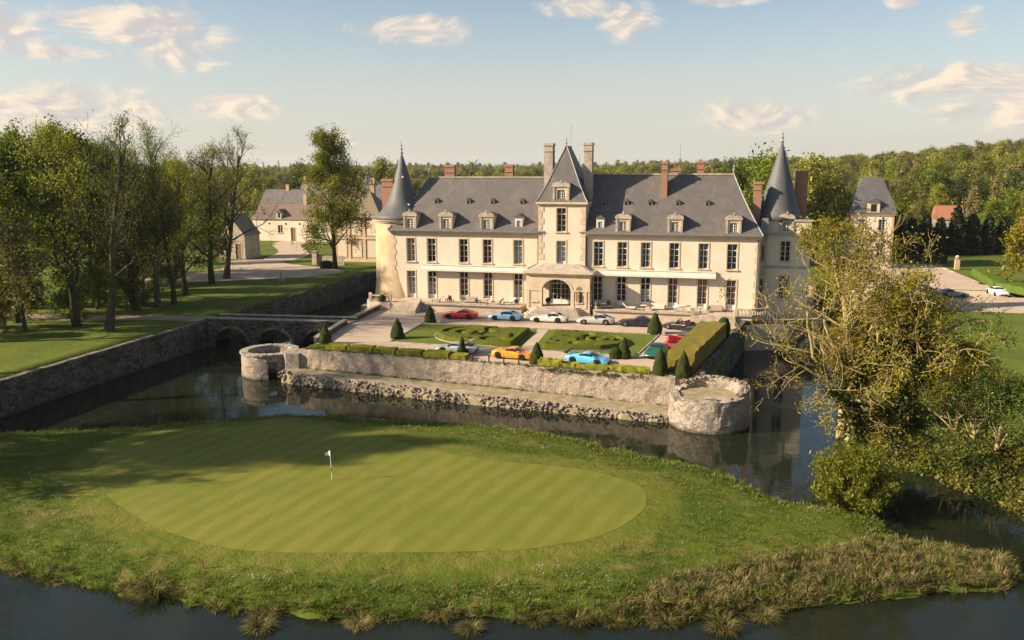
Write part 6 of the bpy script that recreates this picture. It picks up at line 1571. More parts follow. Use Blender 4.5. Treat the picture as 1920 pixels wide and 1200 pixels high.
# ------------------------------------------------------------------ trees
def grow(rng, H, r0, clear=.28, levels=3, nmain=9, ang=(35, 65), lenf=.42, ratio=.62, wander=.16, up=.12, kids_=(3, 5), nseg=6, lead=1.0, droop=0.0, base_dir=(0, 0, 1), taper=(1.15, .75)):
    """skeleton: list of (points, radii, level) and tip anchors"""
    B = []; A = []
    def rec(p, d, L, r, lev):
        n = nseg if lev < 2 else 4
        pts = [p]; rad = [r]; dd = d / np.linalg.norm(d)
        for k in range(n):
            dd = dd + rng.normal(0, wander if lev else wander * .3, 3) + np.array((0, 0, up if lev > 0 else up * .6)) - np.array((0, 0, droop * lev))
            dd /= np.linalg.norm(dd); pts.append(pts[-1] + dd * L / n); rad.append(r * (1 - (k + 1) / n * (.62 if lev == 0 else .72)))
        pts = np.array(pts); B.append((pts, np.array(rad), lev))
        if lev >= levels - 1:
            for q in pts[1:]: A.append((*q, lev))
        if lev < levels:
            nk = nmain if lev == 0 else rng.integers(kids_[0], kids_[1] + 1)
            for c in range(nk):
                t = (clear + (1 - clear) * (c + rng.uniform(.1, .9)) / nk) if lev == 0 else rng.uniform(.3, 1.0)
                f = t * n; i = min(int(f), n - 1); q = pts[i] + (pts[i + 1] - pts[i]) * (f - i)
                ax = pts[i + 1] - pts[i]; ax /= np.linalg.norm(ax)
                ph = c * 2.4 + rng.uniform(-.5, .5) if lev == 0 else rng.uniform(0, 6.28)
                o = np.cross(ax, (0.3, .2, 1.0) if abs(ax[2]) < .9 else (1, 0, 0)); o /= np.linalg.norm(o); o2 = np.cross(ax, o)
                al = R(rng.uniform(*ang)) * (1.12 - .5 * t if lev == 0 else 1)
                nd = ax * math.cos(al) + (o * math.cos(ph) + o2 * math.sin(ph)) * math.sin(al)
                cl = (H * lenf * (taper[0] - taper[1] * t) if lev == 0 else L * ratio) * rng.uniform(.75, 1.2)
                rec(q, nd, cl, max(.012, np.interp(f, range(n + 1), rad) * rng.uniform(.45, .65)), lev + 1)
    rec(np.zeros(3), np.array(base_dir, float), H * lead, r0, 0)
    return B, np.array(A)


def tubes(B, maxlev=9, minr=.0):
    Vs = []; Fs = []; b = 0
    for pts, rad, lev in B:
        if lev > maxlev: continue
        n = 8 if lev == 0 else (5 if lev == 1 else 3); rad = np.maximum(rad, minr)
        m = len(pts); d = np.gradient(pts, axis=0); d /= np.linalg.norm(d, axis=1)[:, None] + 1e-9
        ref = np.array((.31, .22, .92)) if abs(d[0][2]) < .8 else np.array((1., .1, 0)); a = np.cross(d, ref); a /= np.linalg.norm(a, axis=1)[:, None] + 1e-9; c = np.cross(d, a)
        ang = np.arange(n) * 2 * math.pi / n
        if lev == 0: rad = rad * np.r_[1.35, np.ones(m - 1)]
        V = pts[:, None, :] + (a[:, None, :] * np.cos(ang)[None, :, None] + c[:, None, :] * np.sin(ang)[None, :, None]) * rad[:, None, None]
        Vs.append(V.reshape(-1, 3)); I = np.arange(m * n).reshape(m, n)
        F = np.stack([I[:-1], np.roll(I[:-1], -1, 1), np.roll(I[1:], -1, 1), I[1:]], -1).reshape(-1, 4) + b
        Fs.append(F); b += m * n
    return np.vstack(Vs), np.vstack(Fs)


def leaves(rng, A, per, size, sig, flat=.0, elong=1.5, droop=0.0):
    """leaf-sprig quads scattered round anchor points"""
    C = np.repeat(A[:, :3], per, 0) + rng.normal(0, sig, (len(A) * per, 3)); n = len(C)
    nr = rng.normal(0, 1, (n, 3)); nr[:, 2] = np.abs(nr[:, 2]) + flat; nr /= np.linalg.norm(nr, axis=1)[:, None]
    t = np.cross(nr, rng.normal(0, 1, (n, 3))); t[:, 2] -= droop; t /= np.linalg.norm(t, axis=1)[:, None] + 1e-9; b = np.cross(nr, t)
    s = size * rng.uniform(.55, 1.35, n)[:, None]
    V = np.stack([C - t * s * elong * .5, C + b * s * .36 - t * s * .05, C + t * s * elong * .5, C - b * s * .36 + t * s * .08], 1).reshape(-1, 3)
    return V, np.arange(n * 4).reshape(n, 4)


PROTO = {}
def tree_proto(key, seed, gk, leaf, per, size, sig, bark, lmat, minr=.0, extra=None, anchor_min=None, thin=1.0, droop=0.0, elong=1.5, flat=0.0):
    rng = np.random.default_rng(seed); B, A = grow(rng, **gk)
    V, F = tubes(B, 9, minr); tm = raw_mesh('trunk', V, F, True); tm.materials.append(MT[bark])
    if anchor_min is not None: A = A[A[:, 2] > anchor_min]
    if thin < 1: A = A[rng.random(len(A)) < thin]
    V, F = leaves(rng, A, per, size, sig, flat, elong, droop); cm = raw_mesh('crown', V, F); cm.materials.append(MT[lmat])
    PROTO[key] = (tm, cm, A, B)
    return tm, cm


def tree(key, name, label, x, y, scale=1.0, rz=0.0, group=None, z=None, lmat=None, sz=None):
    tm, cm, A, B = PROTO[key][:4]; z = hz(x, y) - .05 if z is None else z
    t = thing(name, label, 'tree', (x, y, z), rz, group, (scale, scale, (sz or scale)))
    obj('trunk', tm, None, t); o = obj('crown', cm, None, t)
    if lmat: o.material_slots[0].link = 'OBJECT'; o.material_slots[0].material = MT[lmat]
    return t


big = dict(H=24, r0=.55, clear=.14, levels=3, nmain=19, ang=(35, 76), lenf=.45, ratio=.58, wander=.15, up=.10, kids_=(4, 6))
tree_proto('green_a', 1, big, None, 17, .33, .55, 'bark_dark', 'leaf_fresh')
tree_proto('green_b', 2, dict(big, nmain=19, clear=.12), None, 17, .33, .55, 'bark_dark', 'leaf_dark')
tree_proto('bare_a', 3, dict(big, H=25, nmain=14, clear=.24, ang=(25, 55), kids_=(5, 7), wander=.18), None, 3, .18, .4, 'bark', 'leaf_fresh', .022, thin=.55)
tree_proto('bare_b', 4, dict(big, H=24, nmain=13, clear=.22, ang=(25, 60), kids_=(5, 7), wander=.2), None, 5, .20, .45, 'bark_dark', 'leaf_lime', .022, thin=.75)
tree_proto('single', 5, dict(big, H=23, r0=.42, nmain=22, clear=.09, lenf=.33, ang=(45, 82), kids_=(4, 6)), None, 14, .25, .45, 'bark_dark', 'leaf_lime', thin=.85)
wd = dict(H=14, r0=.28, clear=.15, levels=2, nmain=12, ang=(30, 70), lenf=.42, ratio=.5, wander=.15, up=.08, kids_=(3, 4))
tree_proto('wood_a', 6, wd, None, 20, .38, .7, 'bark', 'leaf_wood_a'); tree_proto('wood_b', 7, dict(wd, ang=(20, 50), kids_=(4, 5)), None, 8, .42, .55, 'bark', 'leaf_wood_b', .03)
tree_proto('wood_c', 8, dict(wd, nmain=14), None, 20, .38, .7, 'bark', 'leaf_wood_c'); tree_proto('wood_d', 9, dict(wd, H=12, lenf=.5), None, 24, .36, .75, 'bark', 'leaf_fresh')
tree_proto('bare_w', 12, dict(wd, H=13, levels=3, nmain=9, clear=.35, ang=(30, 65), lenf=.5, kids_=(4, 5)), None, 1, .3, .3, 'bark', 'leaf_wood_b', .035, thin=.10)
tree_proto('round', 13, dict(H=8.5, r0=.25, clear=.12, levels=3, nmain=13, ang=(35, 75), lenf=.52, ratio=.55, wander=.14, up=.06, kids_=(4, 5)), None, 6, .36, .38, 'bark', 'leaf_gold', thin=.9)
tree_proto('poplar', 14, dict(H=20, r0=.3, clear=.1, levels=2, nmain=18, ang=(12, 24), lenf=.22, ratio=.5, wander=.08, up=.2, kids_=(3, 4)), None, 2, .5, .35, 'bark', 'leaf_wood_b', .04)


def conifer(key, seed, H, r, mat='needle'):
    rng = np.random.default_rng(seed); Bz = [(np.array([(0, 0, 0), (0, 0, H * .5), (0, 0, H)]), np.array((.22, .14, .03)), 0)]
    V, F = tubes(Bz); tm = raw_mesh('trunk', V, F); tm.materials.append(MT['bark'])
    n = 1700; z = H * (1 - rng.random(n) ** .55) * .97 + .2; a = rng.uniform(0, 6.28, n); rr = r * (1 - z / H) ** .75 * rng.uniform(.55, 1.05, n)
    A = np.c_[rr * np.cos(a), rr * np.sin(a), z, np.zeros(n)]
    V, F = leaves(rng, A, 3, .55, .22, .1, 1.6, .5); cm = raw_mesh('crown', V, F); cm.materials.append(MT[mat]); PROTO[key] = (tm, cm, A, Bz)
conifer('conifer_a', 21, 9.5, 2.3); conifer('conifer_b', 22, 8.8, 2.5)

# ---- the wood on the left lawn
GL = 'tall trees on the left lawn'
LT = [('bare_b', 'budding_tree', 'tall sparsely budding tree with dark trunk standing on the shaded left lawn', -80.6, 88.2, 0.84, .3),
      ('bare_a', 'budding_tree', 'tall bare twigged tree with thick ivied trunk next to the earth path', -74.6, 86.8, 0.82, 1.2),
      ('green_b', 'deep_leaf_tree', 'dense dark green tree behind the sparsely budding tree with dark trunk', -110.0, 121.0, 0.80, 2.2),
      ('bare_b', 'budding_tree', 'bare crowned tree with sparse yellowish buds behind the earth path', -82.0, 101.0, 0.77, 4.0),
      ('bare_a', 'budding_tree', 'slim bare twigged tree between earth path and moat lawn', -80.5, 103.8, 0.71, 3.1),
      ('bare_b', 'budding_tree', 'smaller budding tree behind the slim bare tree', -79.8, 106.5, 0.59, 5.1),
      ('bare_b', 'budding_tree', 'sparse yellowish tree with thin trunk on the sunlit moat lawn', -84.0, 115.0, 0.71, .7),
      ('bare_a', 'budding_tree', 'tall bare tree standing alone by the gravel drive bend', -88.7, 133.4, 0.84, 2.0),
      ('green_a', 'fresh_leaf_tree', 'broad fresh green tree at the back of the left lawn', -97.0, 98.0, 0.82, 1.9),
      ('bare_b', 'budding_tree', 'yellowish budding tree behind the broad fresh green tree', -99.0, 112.0, 0.80, 2.9),
      ('bare_a', 'budding_tree', 'bare tree at the far back of the left lawn', -101.0, 124.0, 0.77, 5.9),
      ('green_b', 'deep_leaf_tree', 'dark green tree in the middle of the left lawn wood', -113.0, 130.0, 0.71, .4),
      ('bare_b', 'budding_tree', 'yellowish tree hanging over the near left lawn edge', -83.0, 77.5, 0.68, 4.4),
      ('green_a', 'fresh_leaf_tree', 'fresh green tree at the outer edge of the left lawn', -94.0, 84.0, 0.77, 3.6),
      ('bare_b', 'budding_tree', 'small yellowish tree near the barn gable', -103.5, 140.0, 0.71, 1.1),
      ('wood_c', 'deep_leaf_tree', 'low dark leafed tree beside the pale stone barn', -113.0, 152.0, 0.84, 1.1),
      ('bare_a', 'budding_tree', 'tall near tree reaching in over the moat from the left', -76.5, 62.0, 0.92, 2.6),
      ('green_b', 'deep_leaf_tree', 'leafy tree casting shade over the back of the golf island', -72.5, 50.5, .78, 1.0),
      ('green_b', 'deep_leaf_tree', 'broad leafy tree behind the near left bank', -73.0, 43.5, .74, 3.0),
      ('bare_b', 'budding_tree', 'yellowish understorey tree between the dark ivied trunk and the path', -90.0, 88.5, 0.57, .9),
      ('wood_b', 'budding_tree', 'low brownish budding tree below the fresh green crown', -84.5, 84.0, 0.80, 2.3),
      ('wood_c', 'deep_leaf_tree', 'dark understorey tree behind the earth path', -88.0, 100.5, 0.80, 3.3),
      ('wood_b', 'budding_tree', 'brown twiggy understorey tree left of the slim bare tree', -86.5, 105.5, 0.76, 4.1),
      ('wood_a', 'woodland_tree', 'yellow green understorey tree behind the slim bare tree', -91.0, 114.0, 0.80, 5.5),
      ('green_a', 'fresh_leaf_tree', 'tall fresh green tree behind the two thick trunks', -92.5, 100.5, 0.84, 4.8),
      ('bare_b', 'budding_tree', 'bare topped tree over the barn drive', -97.5, 131.0, 0.71, 2.6),
      ('wood_c', 'deep_leaf_tree', 'dark low tree next to the lone drive tree', -94.0, 137.0, 0.84, 1.6),
      ('bare_a', 'budding_tree', 'bare tree with upright twigs left of the lone drive tree', -90.5, 121.0, .86, 3.9),
      ('bare_b', 'budding_tree', 'yellowish twiggy tree between the sunlit lawn and the drive', -87.0, 126.5, .78, 1.4),
      ('wood_a', 'woodland_tree', 'yellow green low tree at the drive corner', -93.0, 127.0, .85, 3.0)]
for key, nm, lab, x, y, s, rz in LT: tree(key, nm, lab, x, y, s * 1.05, rz, GL)
tree_proto('shrub', 35, dict(H=4.5, r0=.12, clear=.05, levels=3, nmain=14, ang=(30, 75), lenf=.7, ratio=.6, wander=.2, up=.06, kids_=(3, 4), nseg=5, taper=(1.2, .9)), None, 10, .20, .32, 'bark', 'leaf_dark', .012, thin=.85)
for k, (x, y, s, lm, lab) in enumerate([(-83.5, 90.5, .8, 'leaf_dark', 'dark shrub between the two thick trunks'), (-88.5, 85.0, .95, 'leaf_olive', 'olive shrub left of the first thick trunk'), (-93.0, 92.5, 1.0, 'leaf_dark', 'dark shrub deep under the left lawn trees'), (-84.5, 103.0, .75, 'leaf_dark', 'dark shrub at the foot of the bare crowned tree'), (-90.0, 103.0, 1.0, 'leaf_fresh', 'fresh green shrub behind the earth path'),
                                        (-93.5, 110.5, 1.0, 'leaf_dark', 'dark shrub behind the middle tree trunks'), (-86.0, 79.5, .9, 'leaf_olive', 'olive shrub hanging over the near lawn'), (-96.0, 120.0, 1.0, 'leaf_olive', 'olive shrub near the drive bend trees'), (-101.0, 99.0, 1.1, 'leaf_dark', 'tall dark shrub at the back of the left wood'), (-90.0, 117.5, .8, 'leaf_fresh', 'small fresh green shrub behind the sunlit lawn')]):
    q = tree('shrub', 'lawn_shrub', lab, x, y, s, k * 1.7, 'shrubs under the left lawn trees', None, lm); q['category'] = 'shrub'
tree('single', 'lime_tree', 'single tall yellow green tree beside the moat corner and gate', -76.0, 150.8, 1.0, .8)
tag(obj('clipped_bush', topi_mesh(1.3, 1.5, 71, True), MT['topiary'], loc=(-78.4, 151.8, 0), world=False), 'small dark clipped bush at the foot of the single tall tree', 'bush')

# ---- the big ivy tree over the right moat, willow, bank shrubs
gt_ = dict(H=17.0, r0=.42, clear=.16, levels=4, nmain=17, ang=(30, 70), lenf=.50, ratio=.58, wander=.20, up=.09, kids_=(3, 4), nseg=7, taper=(1.25, 1.02))
tree_proto('ivy', 31, gt_, None, 9, .155, .32, 'bark_pale', 'leaf_gold', .022, thin=.34)
tree_proto('ivy2', 34, dict(gt_, H=12.5, r0=.60, clear=.24, nmain=17, ang=(45, 82), lenf=.66, up=.04), None, 11, .155, .34, 'bark_pale', 'leaf_gold', .022, thin=.32)
tree_proto('bank', 33, dict(gt_, H=6.5, r0=.2, clear=.05, nmain=16, ang=(40, 80), lenf=.8, levels=3), None, 15, .145, .36, 'bark_pale', 'leaf_olive', .014, thin=.9)
t1 = tree('ivy', 'pale_barked_tree', 'tall gnarled tree with pale bare branches and golden leaf tufts over the moat', 9.7, 73.4, 1.0, .6, None, -3.4)
t2 = tree('ivy2', 'ivy_clad_tree', 'spreading tree with dark ivy clad trunk behind the round willow bush', 13.0, 72.4, 1.0, 2.1, None, -3.0)
tree('ivy2', 'pale_barked_tree', 'low leaning tree with golden leaf tufts reaching over the moat towards the broken bastion', 9.2, 75.3, .74, 4.2, None, -3.3, 'leaf_gold')
for (t, key, seed, n0, n1_, top) in ((t2, 'ivy2', 41, 1500, 1500, 11.5), (t1, 'ivy', 42, 420, 420, 8)):
    rng = np.random.default_rng(seed); P = []
    for want, cnt in ((0, n0), (1, n1_)):
        pool = [b for b in PROTO[key][3] if b[2] == want]; got = 0
        while got < cnt:
            pts, rad, lev = pool[rng.integers(len(pool))]; k = rng.integers(0, (len(pts) - 1) if lev == 0 else 4); q = pts[k] + (pts[k + 1] - pts[k]) * rng.random()
            if q[2] > top: continue
            a = rng.uniform(0, 6.28); P.append(q + np.array((math.cos(a), math.sin(a), 0)) * (rad[k] + rng.uniform(.0, .55 if lev == 0 else .4))); got += 1
    V, F = leaves(rng, np.c_[np.array(P), np.zeros(len(P))], 4, .28, .20); obj('ivy', raw_mesh('ivy', V, F), MT['leaf_ivy'], t)
# willow bush
rng = np.random.default_rng(51); B = []; A = []
for k in range(150):
    a = rng.uniform(0, 6.28); tilt = rng.uniform(.05, 1.0) ** .8; L_ = rng.uniform(2.6, 5.2) * (1 - .35 * tilt); d = np.array((math.cos(a) * tilt, math.sin(a) * tilt, 1.0)); d /= np.linalg.norm(d); p = np.array((rng.normal(0, .35), rng.normal(0, .35), 0.)); pts = [p]
    for q in range(5): d = d + np.array((0, 0, -.10 * q * tilt)); d /= np.linalg.norm(d); p = p + d * L_ / 5; pts.append(p)
    B.append((np.array(pts), np.linspace(.05, .012, 6), 2)); A += [(*(pts[i] + (pts[i + 1] - pts[i]) * f), 2) for i in range(1, 5) for f in (.2, .6, 1.0)]
V, F = tubes(B); tm = raw_mesh('stems', V, F); tm.materials.append(MT['bark']); V, F = leaves(rng, np.array(A), 22, .115, .17, 0, 2.4, .4); cm = raw_mesh('foliage', V, F); cm.materials.append(MT['leaf_lime'])
wl = thing('willow_bush', 'rounded bright green willow bush at the tip of the golf island', 'bush', (8.0, 58.6, -3.05)); obj('stems', tm, None, wl); obj('foliage', cm, None, wl)
GBK = 'scrub on the right bank'
for k, (x, y, s, rz, lab, lm) in enumerate([(17.0, 71.5, .9, .3, 'tangled golden shrub with pale twigs on the right bank beside the ivy tree', 'leaf_gold'), (19.0, 67.8, .9, 1.7, 'dark olive shrub overhanging the water on the right bank', 'leaf_dark'), (21.5, 64.2, .8, 3.3, 'deep green shrub at the water edge of the right bank', 'leaf_dark'),
                                          (15.0, 77.5, .9, 2.5, 'golden twiggy shrub behind the ivy tree', 'leaf_gold'), (25.0, 61.2, .85, 5.2, 'dark leafy shrub on the right bank near the reed bank end', 'leaf_dark'), (24.5, 68.5, .7, 1.2, 'low dark scrub on the right bank slope', 'leaf_dark'), (12.8, 82.0, .7, 2.2, 'small golden shrub by the moat bank', 'leaf_gold'),
  (27.5, 65.0, .95, 2.9, 'dark scrub mass at the outer right bank', 'leaf_dark'), (18.0, 69.8, .85, 5.5, 'leafy ivy green shrub leaning over the water below the ivy tree', 'leaf_dark'), (29.0, 60.0, .9, 4.9, 'deep green scrub by the outer pond corner', 'leaf_dark'), (17.5, 77.0, .9, 1.5, 'golden brown scrub behind the ivy trunk', 'leaf_gold'), ]):
    t = tree('bank', 'bank_shrub', lab, x, y, s, rz, GBK, None, lm, s * .8); t['category'] = 'shrub'
# dead branch bush in the right foreground
rng = np.random.default_rng(61)
B, A = grow(rng, H=3.2, r0=.08, clear=.05, levels=2, nmain=16, ang=(20, 60), lenf=.7, ratio=.6, kids_=(3, 4)); V, F = tubes(B, 9, .012); me = raw_mesh('twigs', V, F); me.materials.append(MT['bark'])
tw = thing('twig_bush', 'leafless brown twig bush in the water at the reed bank end', 'bush', (18.6, 57.4, -3.4)); obj('stems', me, None, tw)

# ---- conifer row, round tree, woods on the right
for k, (x, y) in enumerate(((36.0, 202.5), (39.0, 204.5), (42.2, 205.0), (45.6, 206), (49.2, 207.5), (52.5, 208.5), (56, 209.5), (59.6, 210), (33, 201), (63.5, 211.5), (67.5, 212))):
    tree('conifer_a' if k % 2 else 'conifer_b', 'conifer', 'dark conifer in the dense row behind the car park lawn', x, y, rnd.uniform(.9, 1.12), rnd.uniform(0, 6), 'conifers behind the car park lawn')
tree('round', 'round_tree', 'round golden green tree behind the low car park hedge', 46.5, 158.5, 1.12, 1.0)
tree('round', 'round_tree', 'smaller golden bush tree at the right car park edge', 52.5, 146.0, .55, 2.0)
MID = []
rg = np.random.default_rng(77); tries = 0
while len(MID) < 150 and tries < 6000:
    tries += 1
    y = rg.uniform(205, 330) if rg.random() < .75 else rg.uniform(330, 420); x = y * rg.uniform(.30, .68)
    X, Y = from_cam(x, y)
    if Y < 214 and X < 75: continue
    if abs(X - 55) < 9 and 240 < Y < 272: continue
    if abs(X - 24) < 9 and Y < 190: continue
    if 215 < Y < 258 and abs(X / Y - .212) < .035: continue
    if any((X - a) ** 2 + (Y - b) ** 2 < 22 for a, b, _ in MID): continue
    MID.append((X, Y, rg.integers(0, 10)))
KD = {0: ('wood_a', 'woodland_tree', 'yellow green broadleaf tree in the wood behind the conifer row'), 1: ('wood_b', 'budding_tree', 'brownish budding tree in the wood behind the conifer row'),
      2: ('wood_c', 'woodland_tree', 'deep green tree in the wood behind the conifer row'), 3: ('wood_d', 'woodland_tree', 'bright fresh green tree in the wood behind the conifer row'), 4: ('bare_w', 'bare_tree', 'bare grey brown tree rising from the wood behind the conifers')}
MAP = [0, 0, 0, 1, 1, 2, 3, 3, 4, 1]
for X, Y, k in MID:
    key, nm, lab = KD[MAP[k]]; tree(key, nm, lab, X, Y, rnd.uniform(.62, 1.12), rnd.uniform(0, 6.28), 'woodland behind the conifer row')
# behind the chateau and village
GBV = 'trees between chateau, village and hills'
for key, nm, lab, x, y, s in [('wood_d', 'woodland_tree', 'big bright green tree behind the right wing roof', 4, 172, 1.45), ('wood_d', 'woodland_tree', 'bright green tree touching the right tower cone', -3, 178, 1.3), ('wood_a', 'woodland_tree', 'yellow green tree right of the right tower chimney', 14, 178, 1.1),
                              ('wood_a', 'woodland_tree', 'green tree between right tower and pavilion tower', 12, 192, 1.3), ('wood_c', 'woodland_tree', 'dark tree left of the pavilion tower roof', 17, 205, 1.2),
                              ('bare_w', 'bare_tree', 'bare branching tree showing above the left wing ridge', -52, 168, 1.32), ('bare_w', 'bare_tree', 'small bare tree top beside the second left wing chimney', -40, 172, 1.15),
                              ('wood_d', 'woodland_tree', 'bright green tree behind the village slate roof', -82, 240, 1.05), ('wood_d', 'woodland_tree', 'green tree beside the left tower cone', -74, 246, 1.1), ('wood_c', 'woodland_tree', 'dark spreading cedar like tree behind the farmhouse roofs', -150, 276, 1.25),
                              ('wood_a', 'woodland_tree', 'yellow green tree behind the twin chimney house', -128, 288, 1.35), ('wood_a', 'woodland_tree', 'light green tree behind the farmhouse left gable', -165, 270, 1.2), ('wood_c', 'woodland_tree', 'deep green tree right of the farmhouse', -94, 238, .9), ('wood_b', 'budding_tree', 'brown budding tree behind the brick house', -104, 252, 1.1)]:
    tree(key, nm, lab, x, y, s, rnd.uniform(0, 6), GBV)
# ------------------------------------------------------------------ scattered stuff (geometry nodes instances)
def proto_obj(name, parts):
    """parts: list of (V, F, material); one object kept out of the scene"""
    V = []; F = []; mi = []; b = 0
    for k, (v, f, m) in enumerate(parts): V.append(v); F += [tuple(int(i) + b for i in q) for q in f]; mi += [k] * len(f); b += len(v)
    me = raw_mesh(name, np.vstack(V), F)
    for _, _, m in parts: me.materials.append(m)
    me.polygons.foreach_set('material_index', np.array(mi, np.int32))
    return bpy.data.objects.new(name, me)


def arr(me):
    V = np.zeros(len(me.vertices) * 3, np.float32); me.vertices.foreach_get('co', V)
    return V.reshape(-1, 3), [tuple(p.vertices) for p in me.polygons]


def scatter(name, label, protos, P, rot, scl, idx):
    col = bpy.data.collections.new(name + '_kinds')
    for o in protos: col.objects.link(o)
    me = bpy.data.meshes.new(name); me.vertices.add(len(P)); me.vertices.foreach_set('co', np.asarray(P, np.float32).ravel())
    for nm, ty, dat in (('rot', 'FLOAT_VECTOR', np.asarray(rot, np.float32)), ('scl', 'FLOAT_VECTOR', np.asarray(scl, np.float32)), ('idx', 'INT', np.asarray(idx, np.int32))):
        a = me.attributes.new(nm, ty, 'POINT'); a.data.foreach_set('vector' if ty == 'FLOAT_VECTOR' else 'value', dat.ravel())
    o = bpy.data.objects.new(name, me); COL.objects.link(o)
    ng = bpy.data.node_groups.new(name, 'GeometryNodeTree')
    ng.interface.new_socket('Geometry', in_out='INPUT', socket_type='NodeSocketGeometry'); ng.interface.new_socket('Geometry', in_out='OUTPUT', socket_type='NodeSocketGeometry')
    N = ng.nodes; L_ = ng.links
    gi, go = N.new('NodeGroupInput'), N.new('NodeGroupOutput'); ip = N.new('GeometryNodeInstanceOnPoints'); ci = N.new('GeometryNodeCollectionInfo')
    ci.inputs['Collection'].default_value = col; ci.inputs['Separate Children'].default_value = True; ci.inputs['Reset Children'].default_value = True
    def at(nm, ty): n = N.new('GeometryNodeInputNamedAttribute'); n.data_type = ty; n.inputs[0].default_value = nm; return n.outputs[0]
    e2r = N.new('FunctionNodeEulerToRotation'); L_.new(at('rot', 'FLOAT_VECTOR'), e2r.inputs[0])
    L_.new(gi.outputs[0], ip.inputs['Points']); L_.new(ci.outputs[0], ip.inputs['Instance']); ip.inputs['Pick Instance'].default_value = True
    L_.new(at('idx', 'INT'), ip.inputs['Instance Index']); L_.new(e2r.outputs[0], ip.inputs['Rotation']); L_.new(at('scl', 'FLOAT_VECTOR'), ip.inputs['Scale'])
    L_.new(ip.outputs[0], go.inputs[0])
    md = o.modifiers.new('scatter', 'NODES'); md.node_group = ng
    return tag(o, label, kind='stuff')


# far woods
kinds = []
for key in ('wood_a', 'wood_b', 'wood_c', 'wood_d', 'bare_w'):
    tm, cm = PROTO[key][:2]; a, b = arr(tm), arr(cm); kinds.append(proto_obj('far_' + key, [(a[0], a[1], tm.materials[0]), (b[0], b[1], cm.materials[0])]))
rg = np.random.default_rng(5); pts = []
def addwood(n, y0, y1, a0, a1, prob, pw=1.0):
    for _ in range(n):
        y = y0 + (y1 - y0) * rg.random() ** pw; x = y * rg.uniform(a0, a1); X, Y = from_cam(x, y)
        pts.append((X, Y, rg.choice(5, p=prob), rg.uniform(.75, 1.3)))
addwood(900, 400, 900, .10, .72, [.42, .26, .16, .12, .04]); addwood(420, 300, 520, .05, .34, [.45, .22, .15, .15, .03])
addwood(420, 320, 620, -.72, .02, [.40, .30, .2, .08, .02]); addwood(650, 600, 1100, -.75, .2, [.35, .40, .22, .02, .01]); addwood(900, 1100, 2000, -.80, .75, [.3, .45, .24, .0, .01])
pts = np.array(pts); Z = height(pts[:, :2])
far = np.hypot(pts[:, 0], pts[:, 1])
scatter('far_woodland', 'hazy spring woodland covering the hills to the horizon', kinds, np.c_[pts[:, :2], Z - .3], np.c_[np.zeros((len(pts), 2)), rg.uniform(0, 6.28, len(pts))], np.c_[pts[:, 3] * 1.1, pts[:, 3] * 1.1, pts[:, 3] * .82], pts[:, 2])
# poplars standing up on the horizon
for (x0, y, n_, gap, lab) in ((-395, 1150, 7, 17, 'poplar in the spaced row on the far left horizon'), (-225, 1250, 9, 9, 'poplar in the tight clump on the horizon beside the left tower cone')):
    for k in range(n_):
        X, Y = from_cam(x0 + k * gap + rnd.uniform(-3, 3), y); tree('poplar', 'poplar', lab, X, Y, rnd.uniform(.8, 1.1), rnd.uniform(0, 6), 'poplars on the horizon', hz(X, Y))

# grass tufts of the rough
def tuft(n, h, spread, w, seed, lean=.5, mat='blade', curl=.3):
    rng = np.random.default_rng(seed); V = []; F = []
    for k in range(n):
        a = rng.uniform(0, 6.28); r = spread * math.sqrt(rng.random()); p = np.array((r * math.cos(a), r * math.sin(a), -.02)); az_ = rng.uniform(0, 6.28) if r < spread * .3 else a + rng.normal(0, .7)
        L_ = h * rng.uniform(.55, 1.15); ln = lean * rng.uniform(.2, 1.2); d = np.array((math.cos(az_) * ln, math.sin(az_) * ln, 1.0)); d /= np.linalg.norm(d); sd_ = np.array((-math.sin(az_), math.cos(az_), 0)) * w * .5
        q = p + d * L_ * .55; d2 = d + np.array((math.cos(az_) * curl, math.sin(az_) * curl, -curl * .9)); d2 /= np.linalg.norm(d2); e = q + d2 * L_ * .5; b = len(V)
        V += [p - sd_, p + sd_, q + sd_ * .8, q - sd_ * .8, e]; F += [(b, b + 1, b + 2, b + 3), (b + 3, b + 2, b + 4)]
    return np.array(V), F, MT[mat]
gk = [proto_obj('tuft_%s' % c, [tuft(16, h, .28, .030, 100 + i, .7)]) for i, (c, h) in enumerate((('a', .15), ('b', .20), ('c', .12)))]
n_ = 26000; P = np.c_[RNG.uniform(-64, 13, n_), RNG.uniform(36, 71, n_)]
d = sdf(P, ISLAND); dg = sdf(P, GREEN); dens_ = vnoise(np.c_[P * .22, np.zeros(n_)], 17)
keep = (d > .1) & (dg + 2.2 < (vnoise(np.c_[P * .5, np.zeros(n_)], 19) - .5) * 2.4) & (RNG.random(n_) < .35 + .75 * dens_); P = P[keep]
Z = island_h(P) + .03
scl = RNG.uniform(.7, 1.35, len(P)) * (0.8 + .5 * (sdf(P, ISLAND) < 2.5))
scatter('rough_grass', 'tufted rough grass round the putting green', gk, np.c_[P, Z], np.c_[RNG.normal(0, .12, (len(P), 2)), RNG.uniform(0, 6.28, len(P))], np.c_[scl, scl, scl], RNG.integers(0, 3, len(P)))
